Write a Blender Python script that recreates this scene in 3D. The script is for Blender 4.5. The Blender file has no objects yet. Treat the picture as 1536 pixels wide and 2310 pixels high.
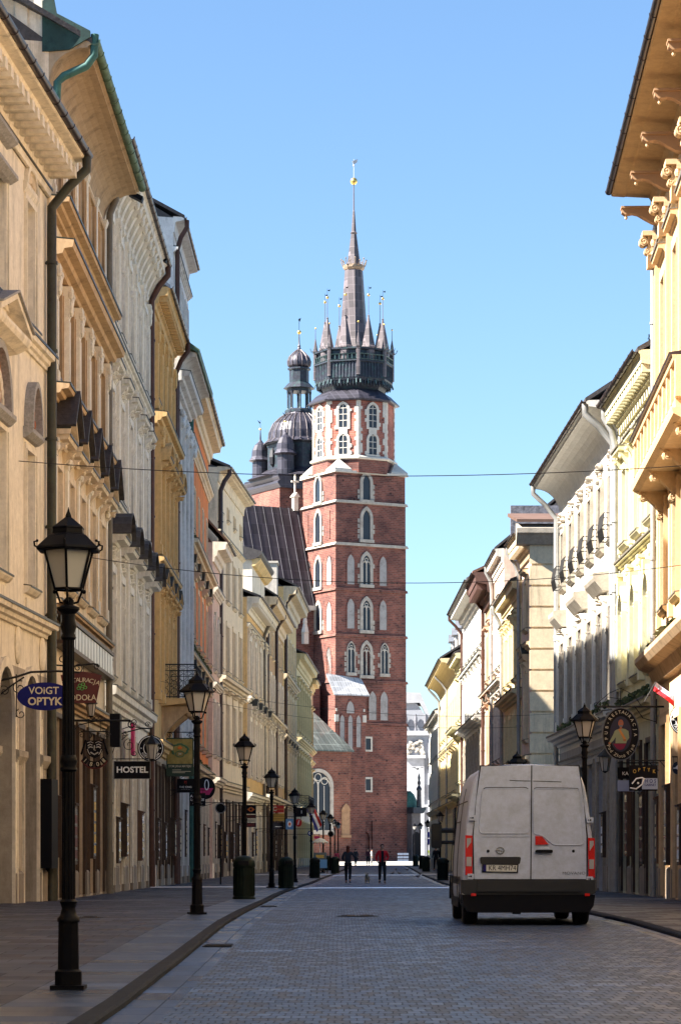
import bpy, math, random
from mathutils import Vector, Matrix
random.seed(7)
sc = bpy.context.scene
COL = sc.collection
R = math.radians
# ------------------------------------------------------------------ camera
F = 6000.0; EYE = 1.2; HY = 1930.0; CX = 768.0
cam = bpy.data.cameras.new("camera"); camo = bpy.data.objects.new("camera", cam); COL.objects.link(camo)
camo.location = (0, 0, EYE); camo.rotation_euler = (R(90), 0, 0)
cam.sensor_fit = 'VERTICAL'; cam.sensor_height = 36; cam.lens = 36*F/2310
cam.shift_y = (HY-1155)/2310; cam.clip_end = 3000; cam.clip_start = 0.5
sc.camera = camo
# ------------------------------------------------------------------ light
SUN_A = -15.0; SUN_EL = 43.5           # degrees ahead of due left, elevation
w = bpy.data.worlds.new("World"); sc.world = w; w.use_nodes = True
nt = w.node_tree; bg = nt.nodes["Background"]
sky = nt.nodes.new("ShaderNodeTexSky"); sky.sky_type = 'NISHITA'; sky.sun_disc = False
sdir = Vector((-math.cos(R(SUN_A))*math.cos(R(SUN_EL)), math.sin(R(SUN_A))*math.cos(R(SUN_EL)), math.sin(R(SUN_EL))))
sky.sun_elevation = R(SUN_EL); sky.sun_rotation = math.atan2(sdir.x, sdir.y)
sky.air_density = 1.0; sky.dust_density = 0.6; sky.ozone_density = 1.6
tint = nt.nodes.new("ShaderNodeMix"); tint.data_type = 'RGBA'; tint.blend_type = 'MULTIPLY'; tint.inputs[0].default_value = 1; tint.inputs[7].default_value = (.73, .88, 1.0, 1)
nt.links.new(sky.outputs[0], tint.inputs[6]); nt.links.new(tint.outputs[2], bg.inputs[0]); bg.inputs[1].default_value = 0.050
sl = bpy.data.lights.new("sun", 'SUN'); sl.energy = 5.0; sl.angle = R(0.5); sl.color = (1.0, 0.94, 0.86)
so = bpy.data.objects.new("sun", sl); COL.objects.link(so); so.rotation_euler = sdir.to_track_quat('Z', 'Y').to_euler()
sc.view_settings.view_transform = 'Standard'; sc.view_settings.look = 'None'
sc.view_settings.exposure = 2.25; sc.view_settings.gamma = 1
sc.cycles.max_bounces = 8; sc.cycles.diffuse_bounces = 5

# ------------------------------------------------------------------ helpers
def interp(x, pts):
    if x <= pts[0][0]: return pts[0][1]
    for (a, b), (c, d) in zip(pts, pts[1:]):
        if x <= c: return b+(d-b)*(x-a)/(c-a)
    return pts[-1][1]
GZ = [(22, 0), (30, .06), (41, .17), (50, .17), (68, .10), (94, .06), (118, 0), (170, .04), (262, .22), (300, .6), (2000, .6)]
def gz(y): return interp(y, GZ)
def PX(px, D): return (px-CX)*D/F
def PZ(py, D): return EYE+(HY-py)*D/F

class MB:
    def __init__(s): s.v = []; s.f = []; s.mi = []; s.m = 0; s.T = None
    def add(s, vs, fs):
        n = len(s.v)
        if s.T is not None: vs = [tuple(s.T @ Vector(v)) for v in vs]
        s.v += [tuple(v) for v in vs]
        for f in fs: s.f.append(tuple(i+n for i in f)); s.mi.append(s.m)
    def quad(s, a, b, c, d): s.add([a, b, c, d], [(0, 1, 2, 3)])
    def box(s, x0, x1, y0, y1, z0, z1):
        s.add([(x0,y0,z0),(x1,y0,z0),(x1,y1,z0),(x0,y1,z0),(x0,y0,z1),(x1,y0,z1),(x1,y1,z1),(x0,y1,z1)],
              [(0,3,2,1),(4,5,6,7),(0,1,5,4),(1,2,6,5),(2,3,7,6),(3,0,4,7)])
    def fb(s, u0, u1, o0, o1, z0, z1): s.box(u0, u1, -o1, -o0, z0, z1)      # facade box, o = distance out of the wall
    def prism(s, poly, a0, a1, ax='y'):
        n = len(poly)
        def P(p, a): return {'y': (p[0], a, p[1]), 'x': (a, p[0], p[1]), 'z': (p[0], p[1], a)}[ax]
        s.add([P(p, a0) for p in poly]+[P(p, a1) for p in poly],
              [tuple(range(n)), tuple(range(2*n-1, n-1, -1))]+[(i, i+n, (i+1) % n+n, (i+1) % n) for i in range(n)])
    def mould(s, prof, u0, u1):     # prof: (out, z) swept along u
        s.prism([(-o, z) for o, z in prof], u0, u1, 'x')
    def lathe(s, prof, n=12, cx=0, cy=0, rot=0, sx=1, sy=1, cap=True):
        vs = []
        for r, z in prof:
            for i in range(n):
                a = rot+2*math.pi*i/n; vs.append((cx+r*sx*math.cos(a), cy+r*sy*math.sin(a), z))
        fs = []
        for k in range(len(prof)-1):
            for i in range(n):
                j = (i+1) % n; fs.append((k*n+i, k*n+j, (k+1)*n+j, (k+1)*n+i))
        if cap:
            if prof[0][0] > 1e-4: fs.append(tuple(range(n-1, -1, -1)))
            if prof[-1][0] > 1e-4: fs.append(tuple(range((len(prof)-1)*n, len(prof)*n)))
        s.add(vs, fs)
    def tube(s, pts, r, n=6, closed=False):
        pts = [Vector(p) for p in pts]; N = len(pts); vs = []; fs = []
        rr = r if isinstance(r, (list, tuple)) else [r]*N
        for i, p in enumerate(pts):
            t = (pts[(i+1) % N]-pts[i-1]) if closed else (pts[min(i+1, N-1)]-pts[max(i-1, 0)])
            t = t.normalized() if t.length > 1e-9 else Vector((0, 0, 1))
            ref = Vector((0, 1, 0)) if abs(t.y) < .9 else Vector((1, 0, 0))
            a = t.cross(ref).normalized(); b = t.cross(a)
            for k in range(n):
                an = 2*math.pi*k/n; vs.append(p+a*math.cos(an)*rr[i]+b*math.sin(an)*rr[i])
        for i in range(N if closed else N-1):
            j = (i+1) % N
            for k in range(n):
                l = (k+1) % n; fs.append((i*n+k, i*n+l, j*n+l, j*n+k))
        if not closed: fs += [tuple(range(n-1, -1, -1)), tuple(range((N-1)*n, N*n))]
        s.add(vs, fs)
    def blob(s, c, r, n=7, m=4):
        if not isinstance(r, (list, tuple)): r = (r, r, r)
        vs = [(c[0], c[1], c[2]-r[2])]; fs = []
        for j in range(1, m):
            p = math.pi*j/m
            for i in range(n):
                a = 2*math.pi*i/n; vs.append((c[0]+r[0]*math.sin(p)*math.cos(a), c[1]+r[1]*math.sin(p)*math.sin(a), c[2]-r[2]*math.cos(p)))
        vs.append((c[0], c[1], c[2]+r[2])); L = len(vs)-1
        for i in range(n):
            k = (i+1) % n; fs.append((0, 1+k, 1+i)); fs.append((L, 1+(m-2)*n+i, 1+(m-2)*n+k))
            for j in range(m-2): fs.append((1+j*n+i, 1+j*n+k, 1+(j+1)*n+k, 1+(j+1)*n+i))
        s.add(vs, fs)
    def mesh(s, name, mats, smooth=None):
        me = bpy.data.meshes.new(name); me.from_pydata(s.v, [], s.f)
        for m in (mats if isinstance(mats, (list, tuple)) else [mats]): me.materials.append(m)
        if any(s.mi): me.polygons.foreach_set('material_index', s.mi)
        me.update()
        if smooth is not None:
            me.polygons.foreach_set('use_smooth', [True]*len(me.polygons)); me.set_sharp_from_angle(angle=R(smooth))
        return me
    def build(s, name, mats, parent=None, smooth=None, loc=None):
        o = bpy.data.objects.new(name, s.mesh(name, mats, smooth)); COL.objects.link(o)
        if parent is not None: o.parent = parent
        if loc: o.location = loc
        return o

def tag(o, label=None, cat=None, group=None, kind=None):
    if label: o['label'] = label
    if cat: o['category'] = cat
    if group: o['group'] = group
    if kind: o['kind'] = kind
    return o
def empty(name, loc, rz=0, label=None, cat=None, group=None):
    o = bpy.data.objects.new(name, None); COL.objects.link(o); o.location = loc; o.rotation_euler = (0, 0, rz)
    o.empty_display_size = .2
    return tag(o, label, cat, group)
def inst(name, me, parent, loc=(0, 0, 0), rz=0):
    o = bpy.data.objects.new(name, me); COL.objects.link(o); o.parent = parent; o.location = loc; o.rotation_euler = (0, 0, rz)
    return o
def copy_tree(root, loc, rz=None, label=None, group=None):
    def cp(o, par):
        c = o.copy(); COL.objects.link(c); c.parent = par
        for ch in [x for x in kids.get(o.name, [])]: cp(ch, c)
        return c
    kids = {}
    for x in COL.objects:
        if x.parent: kids.setdefault(x.parent.name, []).append(x)
    c = cp(root, None); c.location = loc
    if rz is not None: c.rotation_euler = (0, 0, rz)
    if label: c['label'] = label
    if group: c['group'] = group
    return c

# ------------------------------------------------------------------ materials
def mat(name, col, rough=.8, var=.12, scale=1.5, bump=.0, bscale=30, metal=0, dirt=None, dscale=.6, spec=.3, streak=False):
    m = bpy.data.materials.new(name); m.use_nodes = True; n = m.node_tree.nodes; L = m.node_tree.links
    b = n["Principled BSDF"]; b.inputs["Roughness"].default_value = rough; b.inputs["Metallic"].default_value = metal
    b.inputs["Specular IOR Level"].default_value = spec
    tc = n.new("ShaderNodeTexCoord")
    no = n.new("ShaderNodeTexNoise"); no.inputs["Scale"].default_value = scale; no.inputs["Detail"].default_value = 6; no.inputs["Roughness"].default_value = .65
    L.new(tc.outputs["Object"], no.inputs["Vector"])
    r = n.new("ShaderNodeValToRGB"); r.color_ramp.elements[0].position = .3; r.color_ramp.elements[1].position = .7
    c0 = [max(0, c*(1-var)) for c in col]; c1 = [min(1, c*(1+var)) for c in col]
    r.color_ramp.elements[0].color = (*c0, 1); r.color_ramp.elements[1].color = (*c1, 1)
    L.new(no.outputs[0], r.inputs[0]); out = r.outputs[0]
    if dirt:
        n2 = n.new("ShaderNodeTexNoise"); n2.inputs["Scale"].default_value = dscale; n2.inputs["Detail"].default_value = 8; n2.inputs["Roughness"].default_value = .7
        if streak:
            mp = n.new("ShaderNodeMapping"); mp.inputs["Scale"].default_value = (3, 3, .35); L.new(tc.outputs["Object"], mp.inputs[0]); L.new(mp.outputs[0], n2.inputs["Vector"])
        else: L.new(tc.outputs["Object"], n2.inputs["Vector"])
        r2 = n.new("ShaderNodeValToRGB"); r2.color_ramp.elements[0].position = .5; r2.color_ramp.elements[1].position = .72
        r2.color_ramp.elements[0].color = (0, 0, 0, 1); r2.color_ramp.elements[1].color = (.75, .75, .75, 1)
        L.new(n2.outputs[0], r2.inputs[0])
        mx = n.new("ShaderNodeMix"); mx.data_type = 'RGBA'; L.new(r2.outputs[0], mx.inputs[0]); L.new(out, mx.inputs[6]); mx.inputs[7].default_value = (*dirt, 1)
        out = mx.outputs[2]
        n4 = n.new("ShaderNodeTexNoise"); n4.inputs["Scale"].default_value = dscale*7; n4.inputs["Detail"].default_value = 10; n4.inputs["Roughness"].default_value = .8; L.new(tc.outputs["Object"], n4.inputs["Vector"])
        r4 = n.new("ShaderNodeValToRGB"); r4.color_ramp.elements[0].position = .35; r4.color_ramp.elements[1].position = .62; r4.color_ramp.elements[0].color = (.72, .70, .68, 1); r4.color_ramp.elements[1].color = (1, 1, 1, 1); L.new(n4.outputs[0], r4.inputs[0])
        m4 = n.new("ShaderNodeMix"); m4.data_type = 'RGBA'; m4.blend_type = 'MULTIPLY'; m4.inputs[0].default_value = .7; L.new(out, m4.inputs[6]); L.new(r4.outputs[0], m4.inputs[7]); out = m4.outputs[2]
    L.new(out, b.inputs["Base Color"])
    if bump:
        n3 = n.new("ShaderNodeTexNoise"); n3.inputs["Scale"].default_value = bscale; n3.inputs["Detail"].default_value = 4
        L.new(tc.outputs["Object"], n3.inputs["Vector"])
        bp = n.new("ShaderNodeBump"); bp.inputs["Strength"].default_value = bump; bp.inputs["Distance"].default_value = .02
        L.new(n3.outputs[0], bp.inputs["Height"]); L.new(bp.outputs[0], b.inputs["Normal"])
    return m
def plain(name, col, rough=.5, metal=0, spec=.4):
    m = bpy.data.materials.new(name); m.use_nodes = True; b = m.node_tree.nodes["Principled BSDF"]
    b.inputs["Base Color"].default_value = (*col, 1); b.inputs["Roughness"].default_value = rough; b.inputs["Metallic"].default_value = metal
    b.inputs["Specular IOR Level"].default_value = spec
    return m
def math_node(n, L, op, a, b=None):
    x = n.new("ShaderNodeMath"); x.operation = op
    for i, v in enumerate((a, b)):
        if v is None: continue
        if isinstance(v, (int, float)): x.inputs[i].default_value = v
        else: L.new(v, x.inputs[i])
    return x.outputs[0]
def paver_mat(name, col, var, pw, pl, joint, hole, rough, stagger=.5, tint=None, wob=.03, bumps=.5, streak=.9):
    """rectangular stone setts laid in rows, joints darker, corner gaps darker still"""
    m = bpy.data.materials.new(name); m.use_nodes = True; n = m.node_tree.nodes; L = m.node_tree.links; b = n["Principled BSDF"]; b.inputs["Specular IOR Level"].default_value = .12
    tc = n.new("ShaderNodeTexCoord")
    wn = n.new("ShaderNodeTexNoise"); wn.inputs["Scale"].default_value = 1.1; wn.inputs["Detail"].default_value = 2; L.new(tc.outputs["Object"], wn.inputs["Vector"])
    vm = n.new("ShaderNodeVectorMath"); vm.operation = 'SCALE'; L.new(wn.outputs["Color"], vm.inputs[0]); vm.inputs["Scale"].default_value = wob*4
    va = n.new("ShaderNodeVectorMath"); va.operation = 'ADD'; L.new(tc.outputs["Object"], va.inputs[0]); L.new(vm.outputs[0], va.inputs[1])
    sp = n.new("ShaderNodeSeparateXYZ"); L.new(va.outputs[0], sp.inputs[0])
    M = lambda op, a, bb=None: math_node(n, L, op, a, bb)
    v = M('DIVIDE', sp.outputs[1], pl); vr = M('FLOOR', v); vf = M('SUBTRACT', v, vr)
    off = M('MULTIPLY', M('MODULO', vr, 2.0), stagger)
    u = M('ADD', M('DIVIDE', sp.outputs[0], pw), off); ur = M('FLOOR', u); uf = M('SUBTRACT', u, ur)
    du = M('MINIMUM', uf, M('SUBTRACT', 1.0, uf)); dv = M('MINIMUM', vf, M('SUBTRACT', 1.0, vf))
    jm = M('MAXIMUM', M('LESS_THAN', M('MULTIPLY', du, pw), joint), M('LESS_THAN', M('MULTIPLY', dv, pl), joint*1.3))
    # corner gaps
    hm = M('MULTIPLY', M('LESS_THAN', M('MULTIPLY', du, pw), hole), M('LESS_THAN', M('MULTIPLY', dv, pl), hole*3.2)) if hole else 0.0
    cb = n.new("ShaderNodeCombineXYZ"); L.new(ur, cb.inputs[0]); L.new(vr, cb.inputs[1])
    wh = n.new("ShaderNodeTexWhiteNoise"); L.new(cb.outputs[0], wh.inputs["Vector"])
    big = n.new("ShaderNodeTexNoise"); big.inputs["Scale"].default_value = .45; big.inputs["Detail"].default_value = 5; L.new(tc.outputs["Object"], big.inputs["Vector"])
    f = M('ADD', M('MULTIPLY', M('SUBTRACT', wh.outputs["Value"], .5), var), M('MULTIPLY', M('SUBTRACT', big.outputs[0], .5), 1.1))
    f = M('ADD', f, 1.0)
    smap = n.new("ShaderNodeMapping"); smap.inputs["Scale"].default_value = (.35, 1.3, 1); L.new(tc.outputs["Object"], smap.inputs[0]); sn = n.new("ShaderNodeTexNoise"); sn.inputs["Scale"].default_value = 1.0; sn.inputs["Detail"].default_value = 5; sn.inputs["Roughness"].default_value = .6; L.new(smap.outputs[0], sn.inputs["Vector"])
    sr = n.new("ShaderNodeValToRGB"); sr.color_ramp.elements[0].position = .56; sr.color_ramp.elements[1].position = .68; sr.color_ramp.elements[0].color = (0, 0, 0, 1); sr.color_ramp.elements[1].color = (streak, streak, streak, 1); L.new(sn.outputs[0], sr.inputs[0])  # paler worn patches, also drawn in for pale streaks of light
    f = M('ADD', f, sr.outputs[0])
    c = n.new("ShaderNodeVectorMath"); c.operation = 'SCALE'; c.inputs[0].default_value = col; L.new(f, c.inputs["Scale"])
    if tint:
        mt = n.new("ShaderNodeMix"); mt.data_type = 'RGBA'; L.new(M('MULTIPLY', M('GREATER_THAN', wh.outputs["Value"], .72), .6), mt.inputs[0]); L.new(c.outputs[0], mt.inputs[6]); mt.inputs[7].default_value = (*tint, 1); cc = mt.outputs[2]
    else: cc = c.outputs[0]
    mx = n.new("ShaderNodeMix"); mx.data_type = 'RGBA'; L.new(M('MULTIPLY', jm, .55), mx.inputs[0]); L.new(cc, mx.inputs[6]); mx.inputs[7].default_value = (.012, .012, .014, 1)
    mh = n.new("ShaderNodeMix"); mh.data_type = 'RGBA'
    if hole: L.new(M('MULTIPLY', hm, .93), mh.inputs[0])
    else: mh.inputs[0].default_value = 0
    L.new(mx.outputs[2], mh.inputs[6]); mh.inputs[7].default_value = (.006, .006, .008, 1)
    L.new(mh.outputs[2], b.inputs["Base Color"])
    rr = M('ADD', rough, M('MULTIPLY', M('SUBTRACT', wh.outputs["Value"], .5), .25)); L.new(M('ADD', rr, M('MULTIPLY', jm, .3)), b.inputs["Roughness"])
    bp = n.new("ShaderNodeBump"); bp.inputs["Strength"].default_value = bumps; bp.inputs["Distance"].default_value = .012
    fine = n.new("ShaderNodeTexNoise"); fine.inputs["Scale"].default_value = 9; fine.inputs["Detail"].default_value = 4; L.new(tc.outputs["Object"], fine.inputs["Vector"])
    hgt = M('ADD', M('ADD', M('MULTIPLY', fine.outputs[0], .9), M('MULTIPLY', wh.outputs["Value"], .5)), M('MULTIPLY', jm, -1.0))
    L.new(hgt, bp.inputs["Height"]); L.new(bp.outputs[0], b.inputs["Normal"])
    return m
def brick_mat(name, c1, c2, mortar, rough=.85, scale=1.0, spots=True):
    m = bpy.data.materials.new(name); m.use_nodes = True; n = m.node_tree.nodes; L = m.node_tree.links; b = n["Principled BSDF"]; b.inputs["Roughness"].default_value = rough
    b.inputs["Specular IOR Level"].default_value = .15
    tc = n.new("ShaderNodeTexCoord"); sp = n.new("ShaderNodeSeparateXYZ"); L.new(tc.outputs["Object"], sp.inputs[0])
    s = math_node(n, L, 'ADD', sp.outputs[0], sp.outputs[1]); cb = n.new("ShaderNodeCombineXYZ"); L.new(s, cb.inputs[0]); L.new(sp.outputs[2], cb.inputs[1])
    br = n.new("ShaderNodeTexBrick"); L.new(cb.outputs[0], br.inputs["Vector"]); br.inputs["Scale"].default_value = scale
    br.inputs["Brick Width"].default_value = .55; br.inputs["Row Height"].default_value = .2; br.inputs["Mortar Size"].default_value = .022
    br.inputs["Color1"].default_value = (*c1, 1); br.inputs["Color2"].default_value = (*c2, 1); br.inputs["Mortar"].default_value = (*mortar, 1)
    no = n.new("ShaderNodeTexNoise"); no.inputs["Scale"].default_value = .35; no.inputs["Detail"].default_value = 9; no.inputs["Roughness"].default_value = .7; L.new(tc.outputs["Object"], no.inputs["Vector"])
    r = n.new("ShaderNodeValToRGB"); r.color_ramp.elements[0].position = .3; r.color_ramp.elements[1].position = .72
    r.color_ramp.elements[0].color = (.36, .38, .44, 1); r.color_ramp.elements[1].color = (1.35, 1.22, 1.12, 1); L.new(no.outputs[0], r.inputs[0])
    mx = n.new("ShaderNodeMix"); mx.data_type = 'RGBA'; mx.blend_type = 'MULTIPLY'; mx.inputs[0].default_value = 1; L.new(br.outputs[0], mx.inputs[6]); L.new(r.outputs[0], mx.inputs[7])
    out = mx.outputs[2]
    if spots:   # putlog holes and dark burnt headers
        vo = n.new("ShaderNodeTexVoronoi"); vo.inputs["Scale"].default_value = .9; L.new(tc.outputs["Object"], vo.inputs["Vector"])
        lt = math_node(n, L, 'LESS_THAN', vo.outputs["Distance"], .12); m2 = n.new("ShaderNodeMix"); m2.data_type = 'RGBA'; L.new(math_node(n, L, 'MULTIPLY', lt, .8), m2.inputs[0]); L.new(out, m2.inputs[6]); m2.inputs[7].default_value = (.03, .02, .02, 1); out = m2.outputs[2]
    L.new(out, b.inputs["Base Color"])
    return m
def seam_mat(name, col, pitch, rough=.5, metal=.3, var=.3, axis=0):
    """sheet metal roofing with standing seams"""
    m = bpy.data.materials.new(name); m.use_nodes = True; n = m.node_tree.nodes; L = m.node_tree.links; b = n["Principled BSDF"]; b.inputs["Roughness"].default_value = rough; b.inputs["Metallic"].default_value = metal
    tc = n.new("ShaderNodeTexCoord"); br = n.new("ShaderNodeTexBrick"); mp = n.new("ShaderNodeMapping"); L.new(tc.outputs["Object"], mp.inputs[0])
    mp.inputs["Rotation"].default_value = (R(90), 0, 0) if axis == 0 else (0, R(90), R(90)); L.new(mp.outputs[0], br.inputs["Vector"])
    br.inputs["Scale"].default_value = 1; br.inputs["Brick Width"].default_value = pitch; br.inputs["Row Height"].default_value = pitch*1.8; br.inputs["Mortar Size"].default_value = pitch*.06; br.offset = 0.0
    br.inputs["Color1"].default_value = (*[c*(1-var) for c in col], 1); br.inputs["Color2"].default_value = (*[min(1, c*(1+var)) for c in col], 1); br.inputs["Mortar"].default_value = (*[c*1.7 for c in col], 1)
    no = n.new("ShaderNodeTexNoise"); no.inputs["Scale"].default_value = .8; no.inputs["Detail"].default_value = 7; L.new(tc.outputs["Object"], no.inputs["Vector"])
    r = n.new("ShaderNodeValToRGB"); r.color_ramp.elements[0].color = (.6, .6, .6, 1); r.color_ramp.elements[1].color = (1.3, 1.3, 1.3, 1); L.new(no.outputs[0], r.inputs[0])
    mx = n.new("ShaderNodeMix"); mx.data_type = 'RGBA'; mx.blend_type = 'MULTIPLY'; mx.inputs[0].default_value = 1; L.new(br.outputs[0], mx.inputs[6]); L.new(r.outputs[0], mx.inputs[7])
    L.new(mx.outputs[2], b.inputs["Base Color"]); return m

def stucco(name, col, dirt=None, var=.10):
    d = dirt or tuple(c*.38 for c in col)
    return mat(name, col, .88, var, 2.2, .25, 40, dirt=d, dscale=.8, spec=.15, streak=True)
ST = {
 'cream': stucco('stucco_cream', (.82, .74, .60)), 'tan': stucco('stucco_tan', (.76, .63, .46)), 'ivory': stucco('stucco_ivory', (.80, .75, .65)),
 'ochre': stucco('stucco_ochre', (.76, .50, .22)), 'white': stucco('stucco_white', (.78, .76, .72), (.30, .28, .25)), 'orange': stucco('stucco_orange', (.76, .25, .075)),
 'sand': stucco('stucco_sand', (.80, .67, .47)), 'yellow': stucco('stucco_yellow', (.80, .58, .28)), 'brown': stucco('stucco_brown', (.56, .39, .23)),
 'palegreen': stucco('stucco_pale_green', (.72, .60, .34)), 'terracotta': stucco('stucco_terracotta', (.70, .38, .2)),
 'r_yellow': stucco('stucco_apricot', (.66, .47, .27), (.66, .5, .32), .05), 'r_pale': stucco('stucco_pale_yellow', (.70, .65, .42), (.6, .55, .36), .05),
 'r_white': stucco('stucco_bright_white', (.72, .70, .64), (.6, .58, .52), .04), 'r_beige': stucco('stucco_beige', (.84, .68, .45), None, .08),
 'r_gold': stucco('stucco_golden', (.78, .66, .40), (.66, .52, .3), .06), 'pink': stucco('stucco_pink', (.74, .54, .42)), 'stone': mat('stone_grey', (.42, .37, .30), .85, .2, 3, .4, 25, dirt=(.12, .11, .09), dscale=1.5, spec=.2),
 'gf': stucco('ground_floor_shaded_render', (.50, .41, .31)), 'gf_stone': stucco('ground_floor_stone', (.40, .35, .29)), 'gf_grey': stucco('ground_floor_grey', (.42, .42, .44)), 'gf_pale': stucco('ground_floor_olive', (.50, .48, .34)), 'soffit': stucco('soffit_shaded_plaster', (.42, .31, .20)),  # ground floors: own stone tones, darkened further for weak light at street level
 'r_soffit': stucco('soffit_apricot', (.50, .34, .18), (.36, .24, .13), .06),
 'plinth': mat('plinth_stone', (.26, .22, .18), .85, .25, 4, .4, 30, dirt=(.07, .06, .05), dscale=2),
}
M_pane = plain('window_glass', (.012, .014, .02), .22, 0, .25)
M_paneL = mat('window_glass_painted_reflection', (.27, .28, .36), .15, .35, 1.3, spec=.6)  # pale lavender base colour imitates the sky reflected in the panes
M_wfrW = mat('frame_white_paint', (.72, .70, .66), .5, .08); M_wfrB = mat('frame_brown_paint', (.12, .06, .035), .5, .2)
M_gut = mat('gutter_brown_metal', (.06, .045, .045), .38, .3, 5, metal=.6); M_gutG = mat('gutter_green_copper', (.10, .17, .11), .6, .4, 4, metal=.2, dirt=(.04, .05, .045), dscale=3)
M_cop = mat('verdigris_copper', (.04, .13, .11), .6, .45, 5, dirt=(.012, .03, .03), dscale=2.5)
M_copD = mat('dark_weathered_copper', (.018, .05, .045), .7, .5, 5, dirt=(.01, .015, .015), dscale=2.5)
M_pipe = mat('downpipe_dark_metal', (.05, .05, .04), .5, .3, 4, metal=.4, dirt=(.025, .045, .03), dscale=2); M_pipeB = mat('downpipe_brown', (.085, .04, .03), .5, .25, 4, metal=.3)
M_pipeW = mat('downpipe_weathered', (.17, .15, .12), .6, .3, 4, dirt=(.06, .06, .05), dscale=2)
M_pipeZ = mat('downpipe_zinc', (.33, .33, .32), .5, .15, 4, metal=.5)
M_slate = mat('roof_slate_dark', (.055, .05, .05), .6, .35, 6, .4, 12); M_tile = mat('roof_tile_brown', (.13, .07, .05), .8, .35, 8, .6, 14)
M_zinc = mat('roof_zinc', (.22, .23, .25), .45, .2, 3, metal=.5)
M_iron = mat('cast_iron_black', (.004, .004, .006), .5, .3, 8, .1, 60, metal=0, spec=.07); M_ironB = plain('wrought_iron', (.012, .011, .011), .5, .4)
M_black = plain('sign_black', (.005, .005, .008), .5, 0, .12); M_white = plain('sign_white', (.85, .85, .85), .5); M_blue = plain('sign_blue', (.008, .009, .12), .5, 0, .15); M_cream = plain('sign_cream', (.60, .52, .36), .5)
M_red = plain('sign_red', (.42, .02, .015), .45); M_oxred = plain('sign_oxblood', (.085, .012, .01), .45); M_gold = plain('sign_gold', (.55, .36, .07), .4); M_green = plain('sign_green', (.05, .22, .05), .5)
M_dgreen = plain('sign_dark_green', (.012, .035, .02), .5); M_orange = plain('sign_orange', (.75, .16, .02), .5); M_magenta = plain('sign_magenta', (.5, .015, .12), .5); M_grey = plain('sign_grey', (.18, .18, .18), .5)
M_lblue = plain('sign_light_blue', (.12, .30, .55), .5); M_skin = plain('skin', (.50, .27, .18), .6)
M_stonepale = mat('limestone_pale', (.62, .58, .50), .8, .15, 3, .2, 20, dirt=(.35, .32, .28), dscale=1.5)
M_door = mat('door_dark_wood', (.05, .03, .02), .5, .3, 6)
# ------------------------------------------------------------------ facade builder
def arch_pts(a, b, zs, n=10, pointed=False, rise=None):
    """points of the arch from (a,zs) to (b,zs)"""
    c = (a+b)/2; r = (b-a)/2; P = []
    rise = rise or (r*1.45 if pointed else r)
    for i in range(n+1):
        t = i/n
        if pointed:
            if t <= .5: an = math.pi-(t*2)*R(60); x = b+(b-a)*math.cos(an); z = zs+(b-a)*math.sin(an)*rise/((b-a)*math.sin(R(60)))
            else: an = R(60)-(t-.5)*2*R(60); x = a+(b-a)*math.cos(an); z = zs+(b-a)*math.sin(an)*rise/((b-a)*math.sin(R(60)))
        else: an = math.pi*(1-t); x = c+r*math.cos(an); z = zs+rise*math.sin(an)
        P.append((x, z))
    return P
def wall_band(mb, u0, u1, z0, z1, holes, dep=.28):
    """front wall between z0 and z1 with openings (a,b,c,d,arch)"""
    q = lambda a, b, c, d: mb.quad((a, 0, c), (b, 0, c), (b, 0, d), (a, 0, d)) if b-a > 1e-4 and d-c > 1e-4 else None
    x = u0
    for (a, b, c, d, ar) in sorted(holes):
        q(x, a, z0, z1); q(a, b, z0, c)
        if ar:
            zs = d-(b-a)/2; P = arch_pts(a, b, zs, 10)
            for (p, p2) in zip(P, P[1:]):
                mb.add([(p[0], 0, p[1]), (p2[0], 0, p2[1]), (p2[0], 0, z1), (p[0], 0, z1)], [(0, 1, 2, 3)])
                mb.add([(p[0], 0, p[1]), (p[0], dep, p[1]), (p2[0], dep, p2[1]), (p2[0], 0, p2[1])], [(0, 1, 2, 3)])
        else:
            zs = d; q(a, b, d, z1); mb.quad((a, 0, d), (a, dep, d), (b, dep, d), (b, 0, d))
        mb.quad((a, 0, c), (a, dep, c), (a, dep, zs), (a, 0, zs)); mb.quad((b, dep, c), (b, 0, c), (b, 0, zs), (b, dep, zs))
        mb.quad((a, dep, c), (a, 0, c), (b, 0, c), (b, dep, c))
        x = b
    q(x, u1, z0, z1)
_wc = {}
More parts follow.
